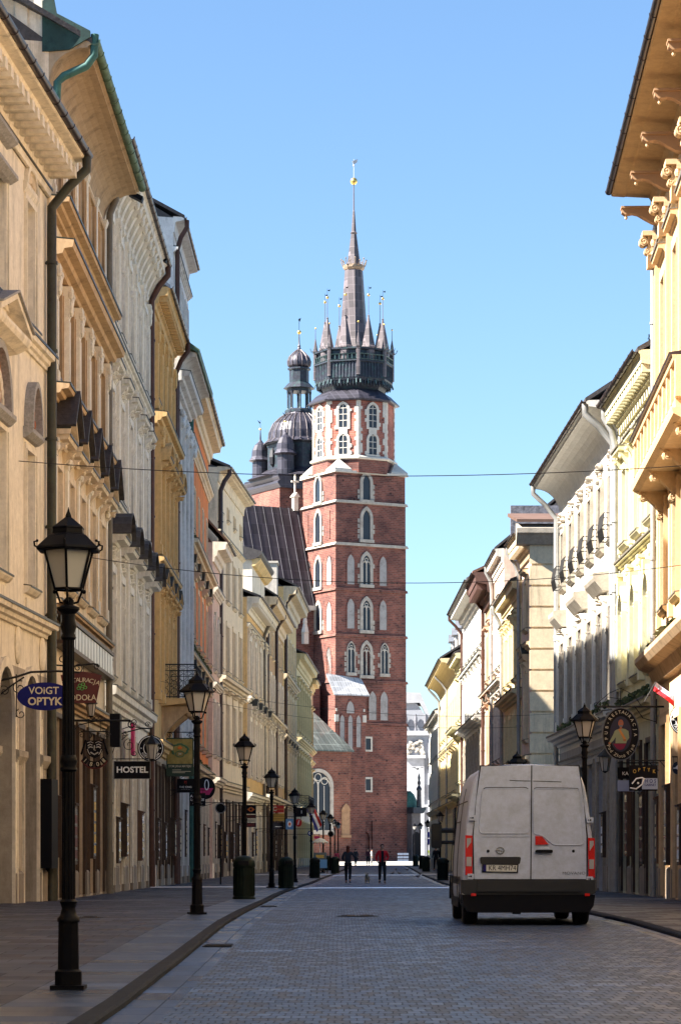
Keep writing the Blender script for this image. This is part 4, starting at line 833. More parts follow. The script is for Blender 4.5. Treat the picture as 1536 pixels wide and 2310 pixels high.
# houses lining the street beside and behind the viewpoint (they shade the foreground)
facade('townhouse', 'plain cream house lining the street left of the viewpoint', (-9.6, 14), (-8.50, 40.4), 0, 19.5, ST['sand'], [W(.15, 4.2, 7, 1.7, style='shop', frame=M_door, sill=0, name='shop_window'), W(7.0, 9.8, 8, 1.1), W(12.0, 14.6, 8, 1.1)], belts=[(5.2, .4, .3)], eave=dict(kind='corn', ov=.8, h=.9, rise=3, rd=5), **L_)
facade('townhouse', 'long ochre house behind the viewpoint on the left', (-10.2, -42), (-9.58, 14.4), 0, 20.5, ST['ochre'], [W(.15, 4.2, 12, 1.8, style='shop', frame=M_door, sill=0, name='shop_window'), W(7.0, 9.8, 14, 1.1), W(12.0, 14.6, 14, 1.1)], belts=[(5.2, .4, .3)], eave=dict(kind='corn', ov=.8, h=.9, rise=3, rd=5), **L_)
facade('townhouse', 'plain beige house lining the street right of the viewpoint', (7.31, 40.4), (6.8, 11.5), 0, 18.5, ST['r_beige'], [W(.15, 4.2, 7, 1.7, style='shop', frame=M_door, sill=0, name='shop_window'), W(7.0, 9.8, 8, 1.1), W(12.0, 14.6, 8, 1.1)], belts=[(5.2, .4, .3)], eave=dict(kind='corn', ov=.8, h=.9, rise=3, rd=5))
facade('townhouse', 'long pale house behind the viewpoint on the right', (6.8, 11.8), (6.8, -42), 0, 19.5, ST['r_pale'], [W(.15, 4.2, 12, 1.8, style='shop', frame=M_door, sill=0, name='shop_window'), W(7.0, 9.8, 14, 1.1), W(12.0, 14.6, 14, 1.1)], belts=[(5.2, .4, .3)], eave=dict(kind='corn', ov=.8, h=.9, rise=3, rd=5))
gt = empty('gate_tower', (0, -46, 0), 0, 'square stone gate tower closing the street behind the viewpoint', 'gate tower')
mA = MB(); P = arch_pts(-2.5, 2.5, 3.5, 12); mA.prism([(-14, 0), (-2.5, 0), (-2.5, 3.5)]+P[1:-1]+[(2.5, 3.5), (2.5, 0), (14, 0), (14, 12), (5, 12), (5, 26), (-5, 26), (-5, 12), (-14, 12)], -8, 0); mA.build('wall', ST['stone'], gt)
mA = MB(); mA.lathe([(8, 26), (7, 29), (2, 34), (.1, 40)], 4, 0, -4, R(45)); mA.build('roof', M_slate, gt)
# display cases, meter boxes and dark pilaster strips on the shopfronts
M_case = plain('display_case_glass', (.10, .12, .13), .1, 0, .8); rd = random.Random(11)
def case(root, u, z0, z1, w_, d, dark=1):
    m = MB(); m.fb(u-w_/2, u+w_/2, .0, d, z0, z1); m.mould([(0, z1), (d+.05, z1), (d+.06, z1+.05), (0, z1+.12)], u-w_/2-.04, u+w_/2+.04); o = m.build('display_case', M_door if dark else M_wfrB, root)
    m = MB(); m.fb(u-w_/2+.06, u+w_/2-.06, d, d+.01, z0+.08, z1-.08); m.build('case_glass', M_case, o)
    m = MB(); zz = z0+.15
    while zz < z1-.35: m.fb(u-w_/2+.1, u+w_/2-.1, d+.011, d+.014, zz, zz+.22); zz += .3
    m.build('menu_sheets', rd.choice([M_cream, M_white, M_cream, M_oxred, M_gold]), o)
for root, us in ((b1, [L1n-.8]), (b2, [1.5, 4.4, 9.9]), (b3, [3.1, 6.0, 12.0]), (b4, [1.2, 5.2, 9.4]), (b5, [2.4, 6.6]), (b6, [2, 6.8, 13.2, 18]), (b7, [1, 4]), (b8, [3.9, 7.6, 12]), (b9, [3.5, 7]), (b10, [4, 12, 20]), (r1, [.3, 3.8, 7.4]), (r2, [3.0, 6.0]), (r3, [3.1, 9.1, 15.1])):
    for u in us: h = rd.uniform(1.3, 2.0); z = rd.uniform(.95, 1.2); case(root, u, z, z+h, rd.uniform(.5, .8), rd.uniform(.12, .22), rd.random() < .8)
mA = MB(); mA.fb(L1n-1.35, L1n-.5, .0, .35, .9, 3.0); mA.build('wall_cabinet', M_black, b1)
# geranium boxes on ledges
for root, z, n, st, u0 in ((b6, 15.6, 14, 1.4, .6), (b6, 10.55, 14, 1.4, .6), (r2, 5.6, 10, .9, .4), (r3, 5.75, 12, 1.5, .6), (b6, 5.5, 12, 1.5, .9)):
    mA = MB()
    for k in range(n*9):
        u = u0+rd.random()*(n-1)*st*.98; r_ = rd.uniform(.03, .08); mA.blob((u, -.12-rd.random()*.12, z+rd.random()*.2), (r_, r_, r_*.9), 5, 3)
    tagp = mA.build('ledge_plants', M_plant, root); tagp['kind'] = 'stuff'

# manhole covers and drains
M_mh = mat('manhole_iron', (.02, .018, .017), .5, .4, 20, .6, 60)
def manhole(label, x, y, r, z):
    mA = MB(); mA.lathe([(r*1.15, 0), (r*1.15, .006), (r, .006), (r, .012), (.01, .012)], 24)
    for k in range(8): a = k*math.pi/4; mA.tube([(r*.2*math.cos(a), r*.2*math.sin(a), .012), (r*.85*math.cos(a), r*.85*math.sin(a), .012)], .012, 4)
    o = mA.build('manhole_cover', M_mh, None, loc=(x, y, gz(y)+z)); tag(o, label, 'manhole cover')
manhole('round iron cover on the left pavement between first and second lamp', -4.3, 44, .33, .003); manhole('round iron cover in the roadway left of the van', .3, 47, .33, RD+.003)
for i, (x, y, lb) in enumerate(((-1.55, 34, 'left gutter near the first lamp'), (-1.55, 58, 'left gutter beyond the second lamp'), (4.4, 52, 'right gutter beside the van'))):
    mA = MB(); mA.box(-.2, .2, -.3, .3, 0, .01)
    for k in range(6): mA.box(-.17, .17, -.27+.1*k, -.23+.1*k, .01, .02)
    o = mA.build('drain_grate', M_mh, None, loc=(x, y, gz(y)+RD-.01)); tag(o, 'iron drain grate in the '+lb, 'drain grate')

# roof aerials
def aerial(root, u, yin, z, h):
    mA = MB(); mA.tube([(u, yin, z), (u, yin, z+h)], .02, 5)
    for k in range(5): mA.tube([(u-.35+.03*k, yin, z+h-.1-.12*k), (u+.35-.03*k, yin, z+h-.1-.12*k)], .01, 4)
    mA.build('aerial', M_ironB, root)
for root, u, yi, z, h in ((b4, 5.5, 1.2, 25.2, 1.5), (b5, 3, 1.5, 28.5, 1.2), (b8, 11, 1.5, 23, 1.6), (b11, 10, 1.5, 23.4, 1.8), (r3, 6, 2.5, 17.5, 1.8), (r5, 5, 2, 14.5, 1.6), (r10, 6, 1.2, 17.8, 1.6), (r10, 12, 1.2, 17.8, 1.4), (r10, 18, 1.2, 17.8, 1.7), (r8, 9, 2, 18.3, 1.6)): aerial(root, u, yi, z, h)
# ------------------------------------------------------------------ the brick church
TH = 28.8; CXY = (-.55, 300.0)
M_brick = brick_mat('brick_weathered', (.27, .105, .08), (.14, .06, .052), (.22, .155, .13)); M_brickL = brick_mat('brick_bright', (.40, .14, .095), (.30, .10, .075), (.32, .23, .2))
M_stoneM = mat('limestone_muted', (.44, .40, .34), .85, .2, 2, .2, 20, dirt=(.20, .17, .15), dscale=1.2)
M_plas = mat('niche_plaster', (.36, .345, .33), .85, .12, 1.2, dirt=(.16, .15, .14), dscale=1); M_pane3 = plain('church_glass', (.02, .025, .035), .25)
M_lead = seam_mat('roof_dark_copper', (.045, .042, .055), .55, .42, .35); M_roofn = seam_mat('roof_nave_sheet', (.034, .030, .038), .75, .5, .2, .3); M_roofc = seam_mat('roof_chapel_sheet', (.10, .112, .105), .75, .1, .3, .15)
M_spire = seam_mat('roof_spire_sheet', (.10, .082, .085), .5, .5, .2, .3); M_tgal = mat('turret_gallery_copper', (.035, .04, .055), .5, .4, 3, metal=.3, dirt=(.05, .12, .11), dscale=2); M_verd = mat('verdigris_trim', (.06, .11, .115), .6, .3, 4); M_gilt = plain('gilded_ball', (.75, .52, .16), .3, .9)
base_gz = .6
church = empty('brick_church_tower', (CXY[0], CXY[1], 0), R(TH), 'tall red brick church tower with pinnacled dark spire and golden ball', 'church tower')
# local frame of the church: x along the front (to the right), y into depth, origin = nearest corner of the tower
Wf, Wl = 9.14, 8.0
def pointed_window(root, x, z0, z1, w_, side, kind, y=0, frame=None, fw=.35):
    """kind: dark (glass) / blind (plaster) / tracery.  side 'f' = on y plane, 'l' = on x plane"""
    frame = frame or M_stoneM; h = z1-z0; rise = w_*.95; zs = h-rise
    T = Matrix.Translation((x, y, z0)) if side == 'f' else Matrix.Translation((y, x, z0)) @ Matrix.Rotation(R(-90), 4, 'Z')
    P = arch_pts(-w_/2, w_/2, zs, 10, True, rise); Q = arch_pts(-w_/2-fw, w_/2+fw, zs, 10, True, rise+fw*1.3)
    mb = MB(); mb.T = T
    if kind != 'blind' and fw > 0:
        for i in range(10): mb.prism([P[i], P[i+1], Q[i+1], Q[i]], -.16, .05)
        for s in (-1, 1): a, b = sorted((s*w_/2, s*(w_/2+fw))); mb.box(a, b, -.16, .05, 0, zs)
        rq = random.Random(int(x*10+z0))
        k = 0; zz = .1
        while zz < zs-.5: 
            for s in (-1, 1):
                if rq.random() < .6: a, b = sorted((s*(w_/2+fw), s*(w_/2+fw+.28))); mb.box(a, b, -.03, .05, zz, zz+.45)
            zz += .6
        mb.box(-w_/2-fw-.1, w_/2+fw+.1, -.28, .05, -.35, 0)
        wo = mb.build('window', frame, root)
    else:
        for i in range(10): mb.prism([P[i], P[i+1], (Q[i+1][0]*.0+P[i+1][0]*1.0+0, P[i+1][1]+.14), (P[i][0], P[i][1]+.14)], -.08, .05)
        for s in (-1, 1): a, b = sorted((s*w_/2, s*(w_/2+.12))); mb.box(a, b, -.08, .05, 0, zs)
        wo = mb.build('niche', M_brick, root)
    g = MB(); g.T = T; poly = [(-w_/2, 0), (w_/2, 0)]+list(reversed(P)); g.prism(poly, -.02, .04)
    g.build('pane' if kind != 'blind' else 'plaster_panel', M_plas if kind == 'blind' else M_pane3, wo)
    if kind == 'tracery':
        t = MB(); t.T = T; t.box(-.045, .045, -.1, -.02, 0, zs+.2)
        for s in (-1, 1):
            t.tube([(s*w_/4+w_/4*math.cos(a), -.06, zs-.2+w_/4*1.5*math.sin(a)) for a in [math.pi*i/8 for i in range(9)]], .05, 4)
        t.tube([(w_*.2*math.cos(a), -.06, zs+rise*.42+w_*.2*math.sin(a)) for a in [math.pi*i/5 for i in range(10)]], .045, 4, True)
        t.build('tracery', M_stonepale, wo)
    return wo
stages = [(.3, 16.1, .10), (16.1, 20.9, .05), (20.9, 26.1, .02), (26.1, 31.3, 0), (31.3, 36.4, 0), (36.4, 41.2, -.02), (41.2, 44.6, -.06)]
for i, (z0, z1, e) in enumerate(stages):
    mb = MB(); mb.box(-e, Wf+e, -e, Wl+e, z0, z1); mb.build('tower_stage', M_brick if True else M_brick, church)
    if i:
        m = M_stoneM if i in (5, 6) else M_brick; mb = MB(); o = .28 if i in (5, 6) else .2
        mb.prism([(-e-o, z0-.12), (Wf+e+o, z0-.12), (Wf+e+o*.3, z0+.18), (-e-o*.3, z0+.18)], -e-o, Wl+e+o); mb.build('string_course', m, church)
Cf = Wf/2+.15     # windows of the front; heights from the photograph
for z0, z1, k in ((41.4, 45.0, 'dark'), (36.9, 40.4, 'dark'), (31.8, 35.3, 'tracery'), (26.6, 30.2, 'tracery'), (21.5, 25.2, 'tracery')):
    if z0 > 41: z1 = 44.4
    pointed_window(church, 3.95 if z0 > 21 else 3.9, z0+.15, z1, .95, 'f', k, -.0, fw=.34)
for z0 in (31.9, 26.9): 
    for x in (1.95, 6.15): pointed_window(church, x, z0, z0+3.4, .95, 'f', 'blind', 0)
for x in (1.95, 6.3): pointed_window(church, x, 21.9, 25.3, .85, 'f', 'tracery', -.02, fw=.12)
for x in (4.75, 6.25): pointed_window(church, x, 16.6, 19.9, 1.0, 'f', 'blind', -.05)
for z0, z1 in ((41.5, 44.4), (36.9, 40.4), (31.8, 35.1), (26.8, 29.9)): pointed_window(church, Wl/2, z0, z1, 1.2, 'l', 'dark', -.0, fw=.3)
for z0 in (31.9, 26.7, 21.6):
    for x in (1.5, 6.5): pointed_window(church, x, z0, z0+3.3, 1.1, 'l', 'blind', 0)
for z0 in (37.1,):
    for x in (1.4, 6.6): 
        mb = MB(); mb.box(-.01, .0, x-.25, x+.25, z0, z0+3.0) if False else mb.box(-.06, .02, x-.12, x+.12, z0, z0+3.2); mb.build('lesene', M_brick, church)
for z0 in (13.2, 8.6):
    mb = MB(); x = 4.1; mb.box(x-.55, x-.33, -.22, .02, z0-.2, z0+1.5); mb.box(x+.33, x+.55, -.22, .02, z0-.2, z0+1.5); mb.box(x-.33, x+.33, -.22, .02, z0+1.28, z0+1.5); mb.box(x-.33, x+.33, -.22, .02, z0-.2, z0); w_ = mb.build('window', M_stonepale, church)
    mb = MB(); mb.box(x-.33, x+.33, -.13, .02, z0, z0+1.28); mb.build('pane', M_pane3, w_)
# base niche and portal frame
mb = MB(); P = arch_pts(2.6, 4.2, 3.2, 10); 
for i in range(10): mb.prism([P[i], P[i+1], (P[i+1][0]*1.06-.2, P[i+1][1]+.35), (P[i][0]*1.06-.2, P[i][1]+.35)], -.35, -.09)
mb.box(2.35, 2.6, -.35, -.09, .3, 3.2); mb.box(4.2, 4.45, -.35, -.09, .3, 3.2); mb.build('wall_niche', M_brick, church)
mb = MB(); mb.box(4.6, 8.9, -.3, -.1, 4.9, 5.1); mb.box(4.6, 4.8, -.3, -.1, .3, 4.9); mb.box(-.0, 2.3, -.3, -.1, 4.9, 5.1); mb.build('wall_frame', M_brick, church)
# sloping stone weatherings between square and octagon
oc = (Wf/2, Wl/2)
mb = MB(); mb.prism([(-.25, 44.5), (Wf+.25, 44.5), (Wf+.1, 44.75), (-.1, 44.75)], -.25, Wl+.25); mb.build('parapet_coping', M_stonepale, church)
for (x, y, sx, sy) in ((.9, .9, 1, 1), (Wf-.9, .9, -1, 1), (.9, Wl-.9, 1, -1)):
    mb = MB(); mb.lathe([(1.55, 44.75), (1.5, 44.95), (.1, 46.1)], 4, x, y, R(45)); mb.build('corner_weathering', M_stonepale, church)
def octa(mb, prof, c=oc, rot=R(22.5), n=8): mb.lathe(prof, n, c[0], c[1], rot)
RO = 4.76
mb = MB(); octa(mb, [(RO, 44.6), (RO, 46.15)]); mb.build('octagon_base', M_brick, church)
mb = MB(); octa(mb, [(RO+.05, 46.1), (RO+.3, 46.2), (RO+.3, 46.35), (RO+.02, 46.55)]); mb.build('octagon_course', M_stonepale, church)
mb = MB(); octa(mb, [(RO-.05, 46.3), (RO-.05, 52.9)]); mb.build('octagon_wall', M_brickL, church)
ap = (RO-.05)*math.cos(R(22.5)); fwid = 2*(RO-.05)*math.sin(R(22.5)); rq = random.Random(3)
for k in range(8):      # faces: normal angle
    an = k*R(45); T = Matrix.Translation((oc[0], oc[1], 0)) @ Matrix.Rotation(an+R(90), 4, 'Z') @ Matrix.Translation((0, -ap, 0))
    # quoins: ragged pale stone strips
    for sg in (-1, 1):
        mb = MB(); mb.T = T; zz = 46.5
        while zz < 52.7: h = .35; ww = .26+(.22 if rq.random() < .5 else 0); a, b = sorted((sg*fwid/2, sg*(fwid/2-ww))); mb.box(a, b, -.06, .02, zz, zz+h); zz += h
        mb.build('quoins', M_stonepale, church)
    if k in (2, 3, 4, 5, 6):
        mb = MB(); mb.T = T; w0 = .5
        for (z0, z1) in ((46.9, 49.0), (49.8, 52.4)):
            zs = z1-z0-.6; P = arch_pts(-w0, w0, z0+zs, 8, True, .6); Q = arch_pts(-w0-.3, w0+.3, z0+zs, 8, True, .9)
            for i in range(8): mb.prism([P[i], P[i+1], Q[i+1], Q[i]], -.14, .02)
            zz = z0-.25
            while zz < z0+zs-.01:
                h = min(.4, z0+zs-zz)
                for s in (-1, 1): ww = .3+(.22 if rq.random() < .45 else 0); a, b = sorted((s*w0, s*(w0+ww))); mb.box(a, b, -.12, .02, zz, zz+h)
                zz += .4
        mb.box(-w0, w0, -.12, .02, 49.05, 49.75); mb.box(-.9, .9, -.2, .02, 46.5, 46.68)
        wo = mb.build('window', M_stonepale, church)
        g = MB(); g.T = T
        for (z0, z1) in ((46.68, 49.0), (49.75, 52.4)): g.prism([(-w0, z0), (w0, z0)]+list(reversed(arch_pts(-w0, w0, z1-.6, 8, True, .6))), -.04, .0)
        g.build('pane', M_pane3 if k < 7 else M_plas, wo)
        g = MB(); g.T = T
        for zz in (47.4, 48.1, 48.8, 50.5, 51.2, 51.9): g.box(-w0, w0, -.07, -.041, zz, zz+.07)
        g.box(-.03, .03, -.075, -.041, 46.7, 48.9); g.box(-.03, .03, -.075, -.041, 49.8, 52.3); g.build('glazing_bars', M_stonepale, wo)
# skirt roof, gallery, turrets
mb = MB(); octa(mb, [(RO, 52.75), (5.25, 52.8), (5.3, 52.95), (4.3, 53.9), (3.2, 54.5)]); mb.build('skirt_roof', M_lead, church)
mb = MB(); octa(mb, [(3.5, 54.2), (3.8, 54.9), (4.4, 55.2), (4.5, 55.5), (4.45, 57.2), (4.65, 57.3), (4.65, 57.45), (4.25, 57.5), (4.25, 58.6), (4.6, 58.7), (4.6, 58.9), (3, 59.1)]); mb.build('gallery', M_tgal, church)
mb = MB()
for k in range(8):
    for j in range(7):
        t = (j+.5)/7; a0 = R(22.5)+k*R(45); a1 = a0+R(45); x = 4.56*((1-t)*math.cos(a0)+t*math.cos(a1)); y = 4.56*((1-t)*math.sin(a0)+t*math.sin(a1))
        mb.box(oc[0]+x-.03, oc[0]+x+.03, oc[1]+y-.03, oc[1]+y+.03, 57.45, 58.1)
        if j % 2 == 0: mb.tube([(oc[0]+x*1.02, oc[1]+y*1.02, 58.8), (oc[0]+x*1.1, oc[1]+y*1.1, 59.0), (oc[0]+x*1.13, oc[1]+y*1.13, 59.35)], .03, 4); mb.tube([(oc[0]+x*.98, oc[1]+y*.98, 55.3), (oc[0]+x*1.02, oc[1]+y*1.02, 54.8)], .07, 4)
for zz in (57.5, 58.1): octa(mb, [(4.6, zz), (4.66, zz+.06), (4.54, zz+.06)])
mb.build('gallery_railing', M_verd, church)
mb = MB()
for k in range(8):
    for j in range(9):
        t = (j+.5)/9; a0 = R(22.5)+k*R(45); a1 = a0+R(45); x = 4.49*((1-t)*math.cos(a0)+t*math.cos(a1)); y = 4.49*((1-t)*math.sin(a0)+t*math.sin(a1))
        mb.box(oc[0]+x-.05, oc[0]+x+.05, oc[1]+y-.05, oc[1]+y+.05, 55.5, 57.2); mb.lathe([(.02, 54.5), (.12, 54.8), (.14, 55.3)], 5, oc[0]+x*.95, oc[1]+y*.95)
mb.build('gallery_battens', M_tgal, church)
def spirelet(r, z0, z1, px, py, ball, n=8, vane=True, body=1.6, name='pinnacle'):
    mb = MB(); mb.lathe([(r*1.05, z0-body), (r*1.05, z0-.1), (r*1.25, z0), (r*1.25, z0+.12), (r*1.0, z0+.35), (r*.12, z0+(z1-z0)*.6), (r*.2, z0+(z1-z0)*.61), (.035, z0+(z1-z0)*.63), (.03, z1)], n, px, py, R(22.5)); o = mb.build(name, M_spire, church)
    b = MB(); b.blob((px, py, z1), (ball, ball, ball), 10, 7); b.build('ball', M_gilt, o, 60)
    if vane: v = MB(); v.tube([(px, py, z1), (px, py, z1+1.0)], .018, 4); v.prism([(px, z1+.8), (px+.35, z1+.95), (px+.3, z1+.72)], py-.015, py+.015); v.build('vane', M_iron, o)
for k in range(8):
    an = k*R(45); spirelet(.74, 58.9, 65.0, oc[0]+3.45*math.cos(an), oc[1]+3.45*math.sin(an), .17)
    an += R(22.5); spirelet(.24, 58.9, 61.7, oc[0]+4.42*math.cos(an), oc[1]+4.42*math.sin(an), .11, 6, False, 3.2)
mb = MB(); octa(mb, [(2.05, 58.9), (1.7, 60.6), (1.42, 63.0), (1.05, 68.3), (1.0, 68.6)]); mb.build('spire', M_spire, church)
mb = MB(); octa(mb, [(.85, 68.3), (1.15, 68.5), (1.25, 68.7), (1.25, 69.0), (1.1, 69.0)])
for k in range(16):
    a = k*math.pi/8; x, y = 1.3*math.cos(a), 1.3*math.sin(a); mb.tube([(oc[0]+x, oc[1]+y, 68.9), (oc[0]+x*1.08, oc[1]+y*1.08, 69.3), (oc[0]+x*1.12, oc[1]+y*1.12, 69.6 if k % 2 else 69.35)], .05, 4); mb.blob((oc[0]+x*1.12, oc[1]+y*1.12, 69.65 if k % 2 else 69.4), .09)
mb.build('spire_crown', mat('crown_old_gilding', (.30, .22, .15), .5, .4, 6, metal=.4), church)
mb = MB(); octa(mb, [(.8, 68.9), (.32, 72.6), (.42, 72.75), (.28, 72.9), (.12, 75.2), (.08, 75.4), (.05, 78.4)]); mb.build('spire_top', M_spire, church)
mb = MB(); mb.blob((oc[0], oc[1], 78.7), (.42, .42, .42), 14, 10); mb.build('gilded_ball', M_gilt, church, 80)
mb = MB(); mb.tube([(oc[0], oc[1], 79), (oc[0], oc[1], 81.2)], .03, 5); mb.prism([(oc[0]-.05, 80.6), (oc[0]+.4, 80.9), (oc[0]+.5, 81.3), (oc[0]-.2, 81.0)], oc[1]-.02, oc[1]+.02); mb.blob((oc[0], oc[1], 80.5), .12); mb.build('weather_vane', plain('vane_white', (.5, .5, .5)), church)
# porch bay on the front-left of the tower
mb = MB(); mb.box(-1.0, 2.9, -1.7, -.11, .3, 19.2); mb.build('stair_bay', M_brick, church)
mb = MB(); mb.add([(-1.25, -2.0, 19.15), (3.25, -2.0, 19.15), (3.25, -2.0, 19.3), (-1.25, -2.0, 19.3), (-1.25, -.05, 21.7), (3.25, -.05, 21.3), (-1.25, -.05, 21.55), (3.25, -.05, 21.15)], [(0, 1, 2, 3), (3, 2, 5, 4), (0, 6, 7, 1), (0, 3, 4, 6), (1, 7, 5, 2)]); mb.build('bay_roof', seam_mat('roof_bay_sheet', (.42, .42, .42), .35, .5, .3, .2), church)
for x in (-.1, .95, 2.0): pointed_window(church, x+.0, 13.2 if x == .95 else 13.4, 17.0, .6, 'f', 'blind', -1.7)
pointed_window(church, .95, 17.2, 18.6, 1.0, 'f', 'blind', -1.7)
mb = MB(); 
for x in (-.95, 2.6):
    mb.box(x-.1, x+.35, -1.85, -1.69, 16.2, 17.0); mb.box(x, x+.2, -1.8, -1.69, 17.4, 17.7)
mb.build('stone_blocks', M_stonepale, church)

# ------------------------------------------------------------------ second tower with the domed helmet
T2 = empty('domed_church_tower', (-7.26, 318.0, 0), R(TH), 'shorter brick church tower with black bulbous dome and lantern, left behind the tall tower', 'church tower')
w2 = 9.5; c2 = (w2/2, 4.0)
mb = MB(); mb.box(0, w2, 0, 8, .3, 45.4); mb.build('tower_wall', M_brick, T2)
mb = MB(); mb.prism([(-.1, 45.2), (w2+.1, 45.2), (w2+.5, 45.7), (w2+.5, 45.9), (w2+.2, 46.1), (w2+.45, 46.5), (w2+.45, 46.8), (-.45, 46.8), (-.45, 46.5), (-.2, 46.1), (-.5, 45.9), (-.5, 45.7)], -.5, 8.5); mb.build('tower_cornice', M_lead, T2)
mb = MB(); mb.lathe([(6.4, 46.8), (4.6, 47.6), (4.0, 48.0)], 8, c2[0], c2[1], R(22.5)); mb.build('dome_base_roof', M_lead, T2)
mb = MB(); mb.lathe([(3.85, 47.6), (3.85, 51.0), (4.1, 51.1), (4.15, 51.3)], 8, c2[0], c2[1], R(22.5)); mb.build('dome_drum', M_tgal, T2)
mb = MB(); 
for k in range(8):
    an = k*R(45); x, y = c2[0]+3.6*math.cos(an), c2[1]+3.6*math.sin(an); mb.blob((x, y, 49.4), (.5, .5, 1.2), 6, 4) 
mb.build('drum_louvres', plain('louvre_dark', (.01, .01, .015)), T2)
mb = MB(); mb.lathe([(4.3, 51.2), (3.75, 51.7), (3.65, 52.6), (3.2, 53.6), (2.5, 54.3), (1.75, 54.8), (1.5, 55.2)], 16, c2[0], c2[1]); mb.build('dome', M_lead, T2)
mb = MB()
for k in range(28):
    a = 2*math.pi*k/28; mb.tube([(c2[0]+r_*math.cos(a), c2[1]+r_*math.sin(a), z_) for r_, z_ in [(4.32, 51.2), (3.78, 51.75), (3.68, 52.6), (3.23, 53.65), (2.52, 54.35), (1.77, 54.85)]], .05, 4)
mb.build('dome_ribs', M_spire, T2)
mb = MB()
for k in range(14):
    a = 2*math.pi*k/14; mb.tube([(c2[0]+r_*math.cos(a), c2[1]+r_*math.sin(a), z_) for r_, z_ in [(.95, 60.45), (1.38, 60.8), (1.45, 61.3), (1.23, 61.9), (.73, 62.4), (.3, 62.75)]], .05, 4)
mb.build('onion_ribs', M_spire, T2)
mb = MB(); mb.lathe([(1.75, 55.0), (1.75, 55.3), (1.5, 55.5)], 8, c2[0], c2[1], R(22.5)); mb.lathe([(1.5, 57.6), (1.5, 57.9), (1.95, 58.0), (1.3, 58.7), (1.2, 58.7), (1.2, 60.2), (1.4, 60.3), (1.4, 60.5), (1.0, 60.5)], 8, c2[0], c2[1], R(22.5))
for k in range(8):
    an = R(22.5)+k*R(45); mb.lathe([(.2, 55.4), (.14, 55.6), (.14, 57.3), (.2, 57.6)], 6, c2[0]+1.35*math.cos(an), c2[1]+1.35*math.sin(an))
mb.build('lantern', M_tgal, T2)
mb = MB(); mb.lathe([(.9, 60.4), (1.35, 60.8), (1.42, 61.3), (1.2, 61.9), (.7, 62.4), (.3, 62.7), (.15, 63.1), (.2, 63.2), (.1, 63.4), (.05, 64.8)], 14, c2[0], c2[1]); on = mb.build('onion', M_lead, T2, 35)
mb = MB(); mb.blob((c2[0], c2[1], 64.9), (.26, .26, .26), 10, 7); mb.build('ball', M_gilt, on, 60); mb = MB(); mb.tube([(c2[0], c2[1], 65), (c2[0], c2[1], 66.6)], .03, 4); mb.prism([(c2[0]-.15, 66.4), (c2[0]+.25, 66.7), (c2[0]+.1, 66.2)], c2[1]-.02, c2[1]+.02); mb.build('vane', M_iron, on)
for (sx, sy) in ((-1, 1), (-1, -1), (1, -1), (1, 1)):
    x, y = c2[0]+3.6*sx, c2[1]+3.3*sy
    mb = MB(); mb.lathe([(1.05, 46.8), (1.0, 49.2), (1.45, 49.4), (1.1, 49.9), (1.05, 50.6), (.75, 51.3), (.3, 51.7), (.12, 52.0), (.05, 53.2)], 10, x, y); t = mb.build('corner_turret', M_lead, T2)
    mb = MB(); mb.blob((x, y, 53.3), (.16, .16, .16), 8, 6); mb.build('ball', M_gilt, t, 60); mb = MB(); mb.tube([(x, y, 53.3), (x, y, 54.4)], .02, 4); mb.prism([(x, 54.1), (x-.4, 54.35), (x-.1, 53.95)], y-.02, y+.02); mb.build('vane', M_iron, t)
# ------------------------------------------------------------------ nave, aisle and chapel
nave = empty('church_nave', (CXY[0], CXY[1], 0), R(TH), 'brick church nave with steep dark sheet-metal roof running left from the tall tower', 'church')
LN = 30
mb = MB(); mb.box(-LN, -.12, 4.9, 14, .3, 29.4); mb.build('nave_wall', M_brick, nave)
mb = MB(); y0, y1, ym, z0, z1 = 4.4, 14.4, 8.6, 29.4, 41.3
mb.add([(-LN, y0, z0), (-.1, y0, z0), (-.1, ym, z1), (-LN, ym, z1), (-LN, y1, z0), (-.1, y1, z0), (-.1, y0, z0+.2), (-LN, y0, z0+.2)], [(0, 1, 6, 7), (7, 6, 2, 3), (3, 2, 5, 4), (0, 7, 3, 4), (1, 5, 2, 6), (0, 4, 5, 1)])
for k in range(26):
    x = -.4-k*1.1; mb.tube([(x, y0-.02, z0+.25), (x, ym, z1+.03)], .03, 4)
mb.build('nave_roof', M_roofn, nave)
mb = MB(); mb.box(-.9, -.35, 8.3, 8.9, 41.0, 42.6); mb.prism([(-1.05, 42.6), (-.2, 42.6), (-.62, 43.1)], 8.1, 9.1); mb.box(-.7, -.55, 8.5, 8.7, 43.0, 45.2); mb.box(-1.1, -.15, 8.52, 8.68, 44.3, 44.5); mb.build('gable_cross', M_stonepale, nave)
mb = MB(); mb.prism([(-2.2, 29.2), (-.2, 29.2), (-.2, 29.7), (-2.2, 29.7)], 4.2, 4.9); mb.box(-1.9, -1.3, 4.0, 4.6, 25.3, 26.6); mb.lathe([(.5, 26.6), (.25, 27.6), (.3, 27.8), (.05, 29.0)], 6, -1.6, 4.3); mb.build('buttress_pinnacle', M_stonepale, nave)
mb = MB(); mb.box(-LN, -1.2, 1.5, 4.9, .3, 20.5); mb.build('aisle_wall', M_brick, nave); mb = MB(); mb.add([(-LN, 1.3, 20.4), (-1.1, 1.3, 20.4), (-1.1, 4.95, 22.6), (-LN, 4.95, 22.6)], [(0, 1, 2, 3)]); mb.build('aisle_roof', M_roofn, nave)
chap = empty('church_chapel', (CXY[0], CXY[1], 0), R(TH), 'brick side chapel with grey-green roof and large arched window at the foot of the tower', 'chapel')
mb = MB(); X0, X1, Y0, Y1 = -14, -.8, -5.0, 1.5
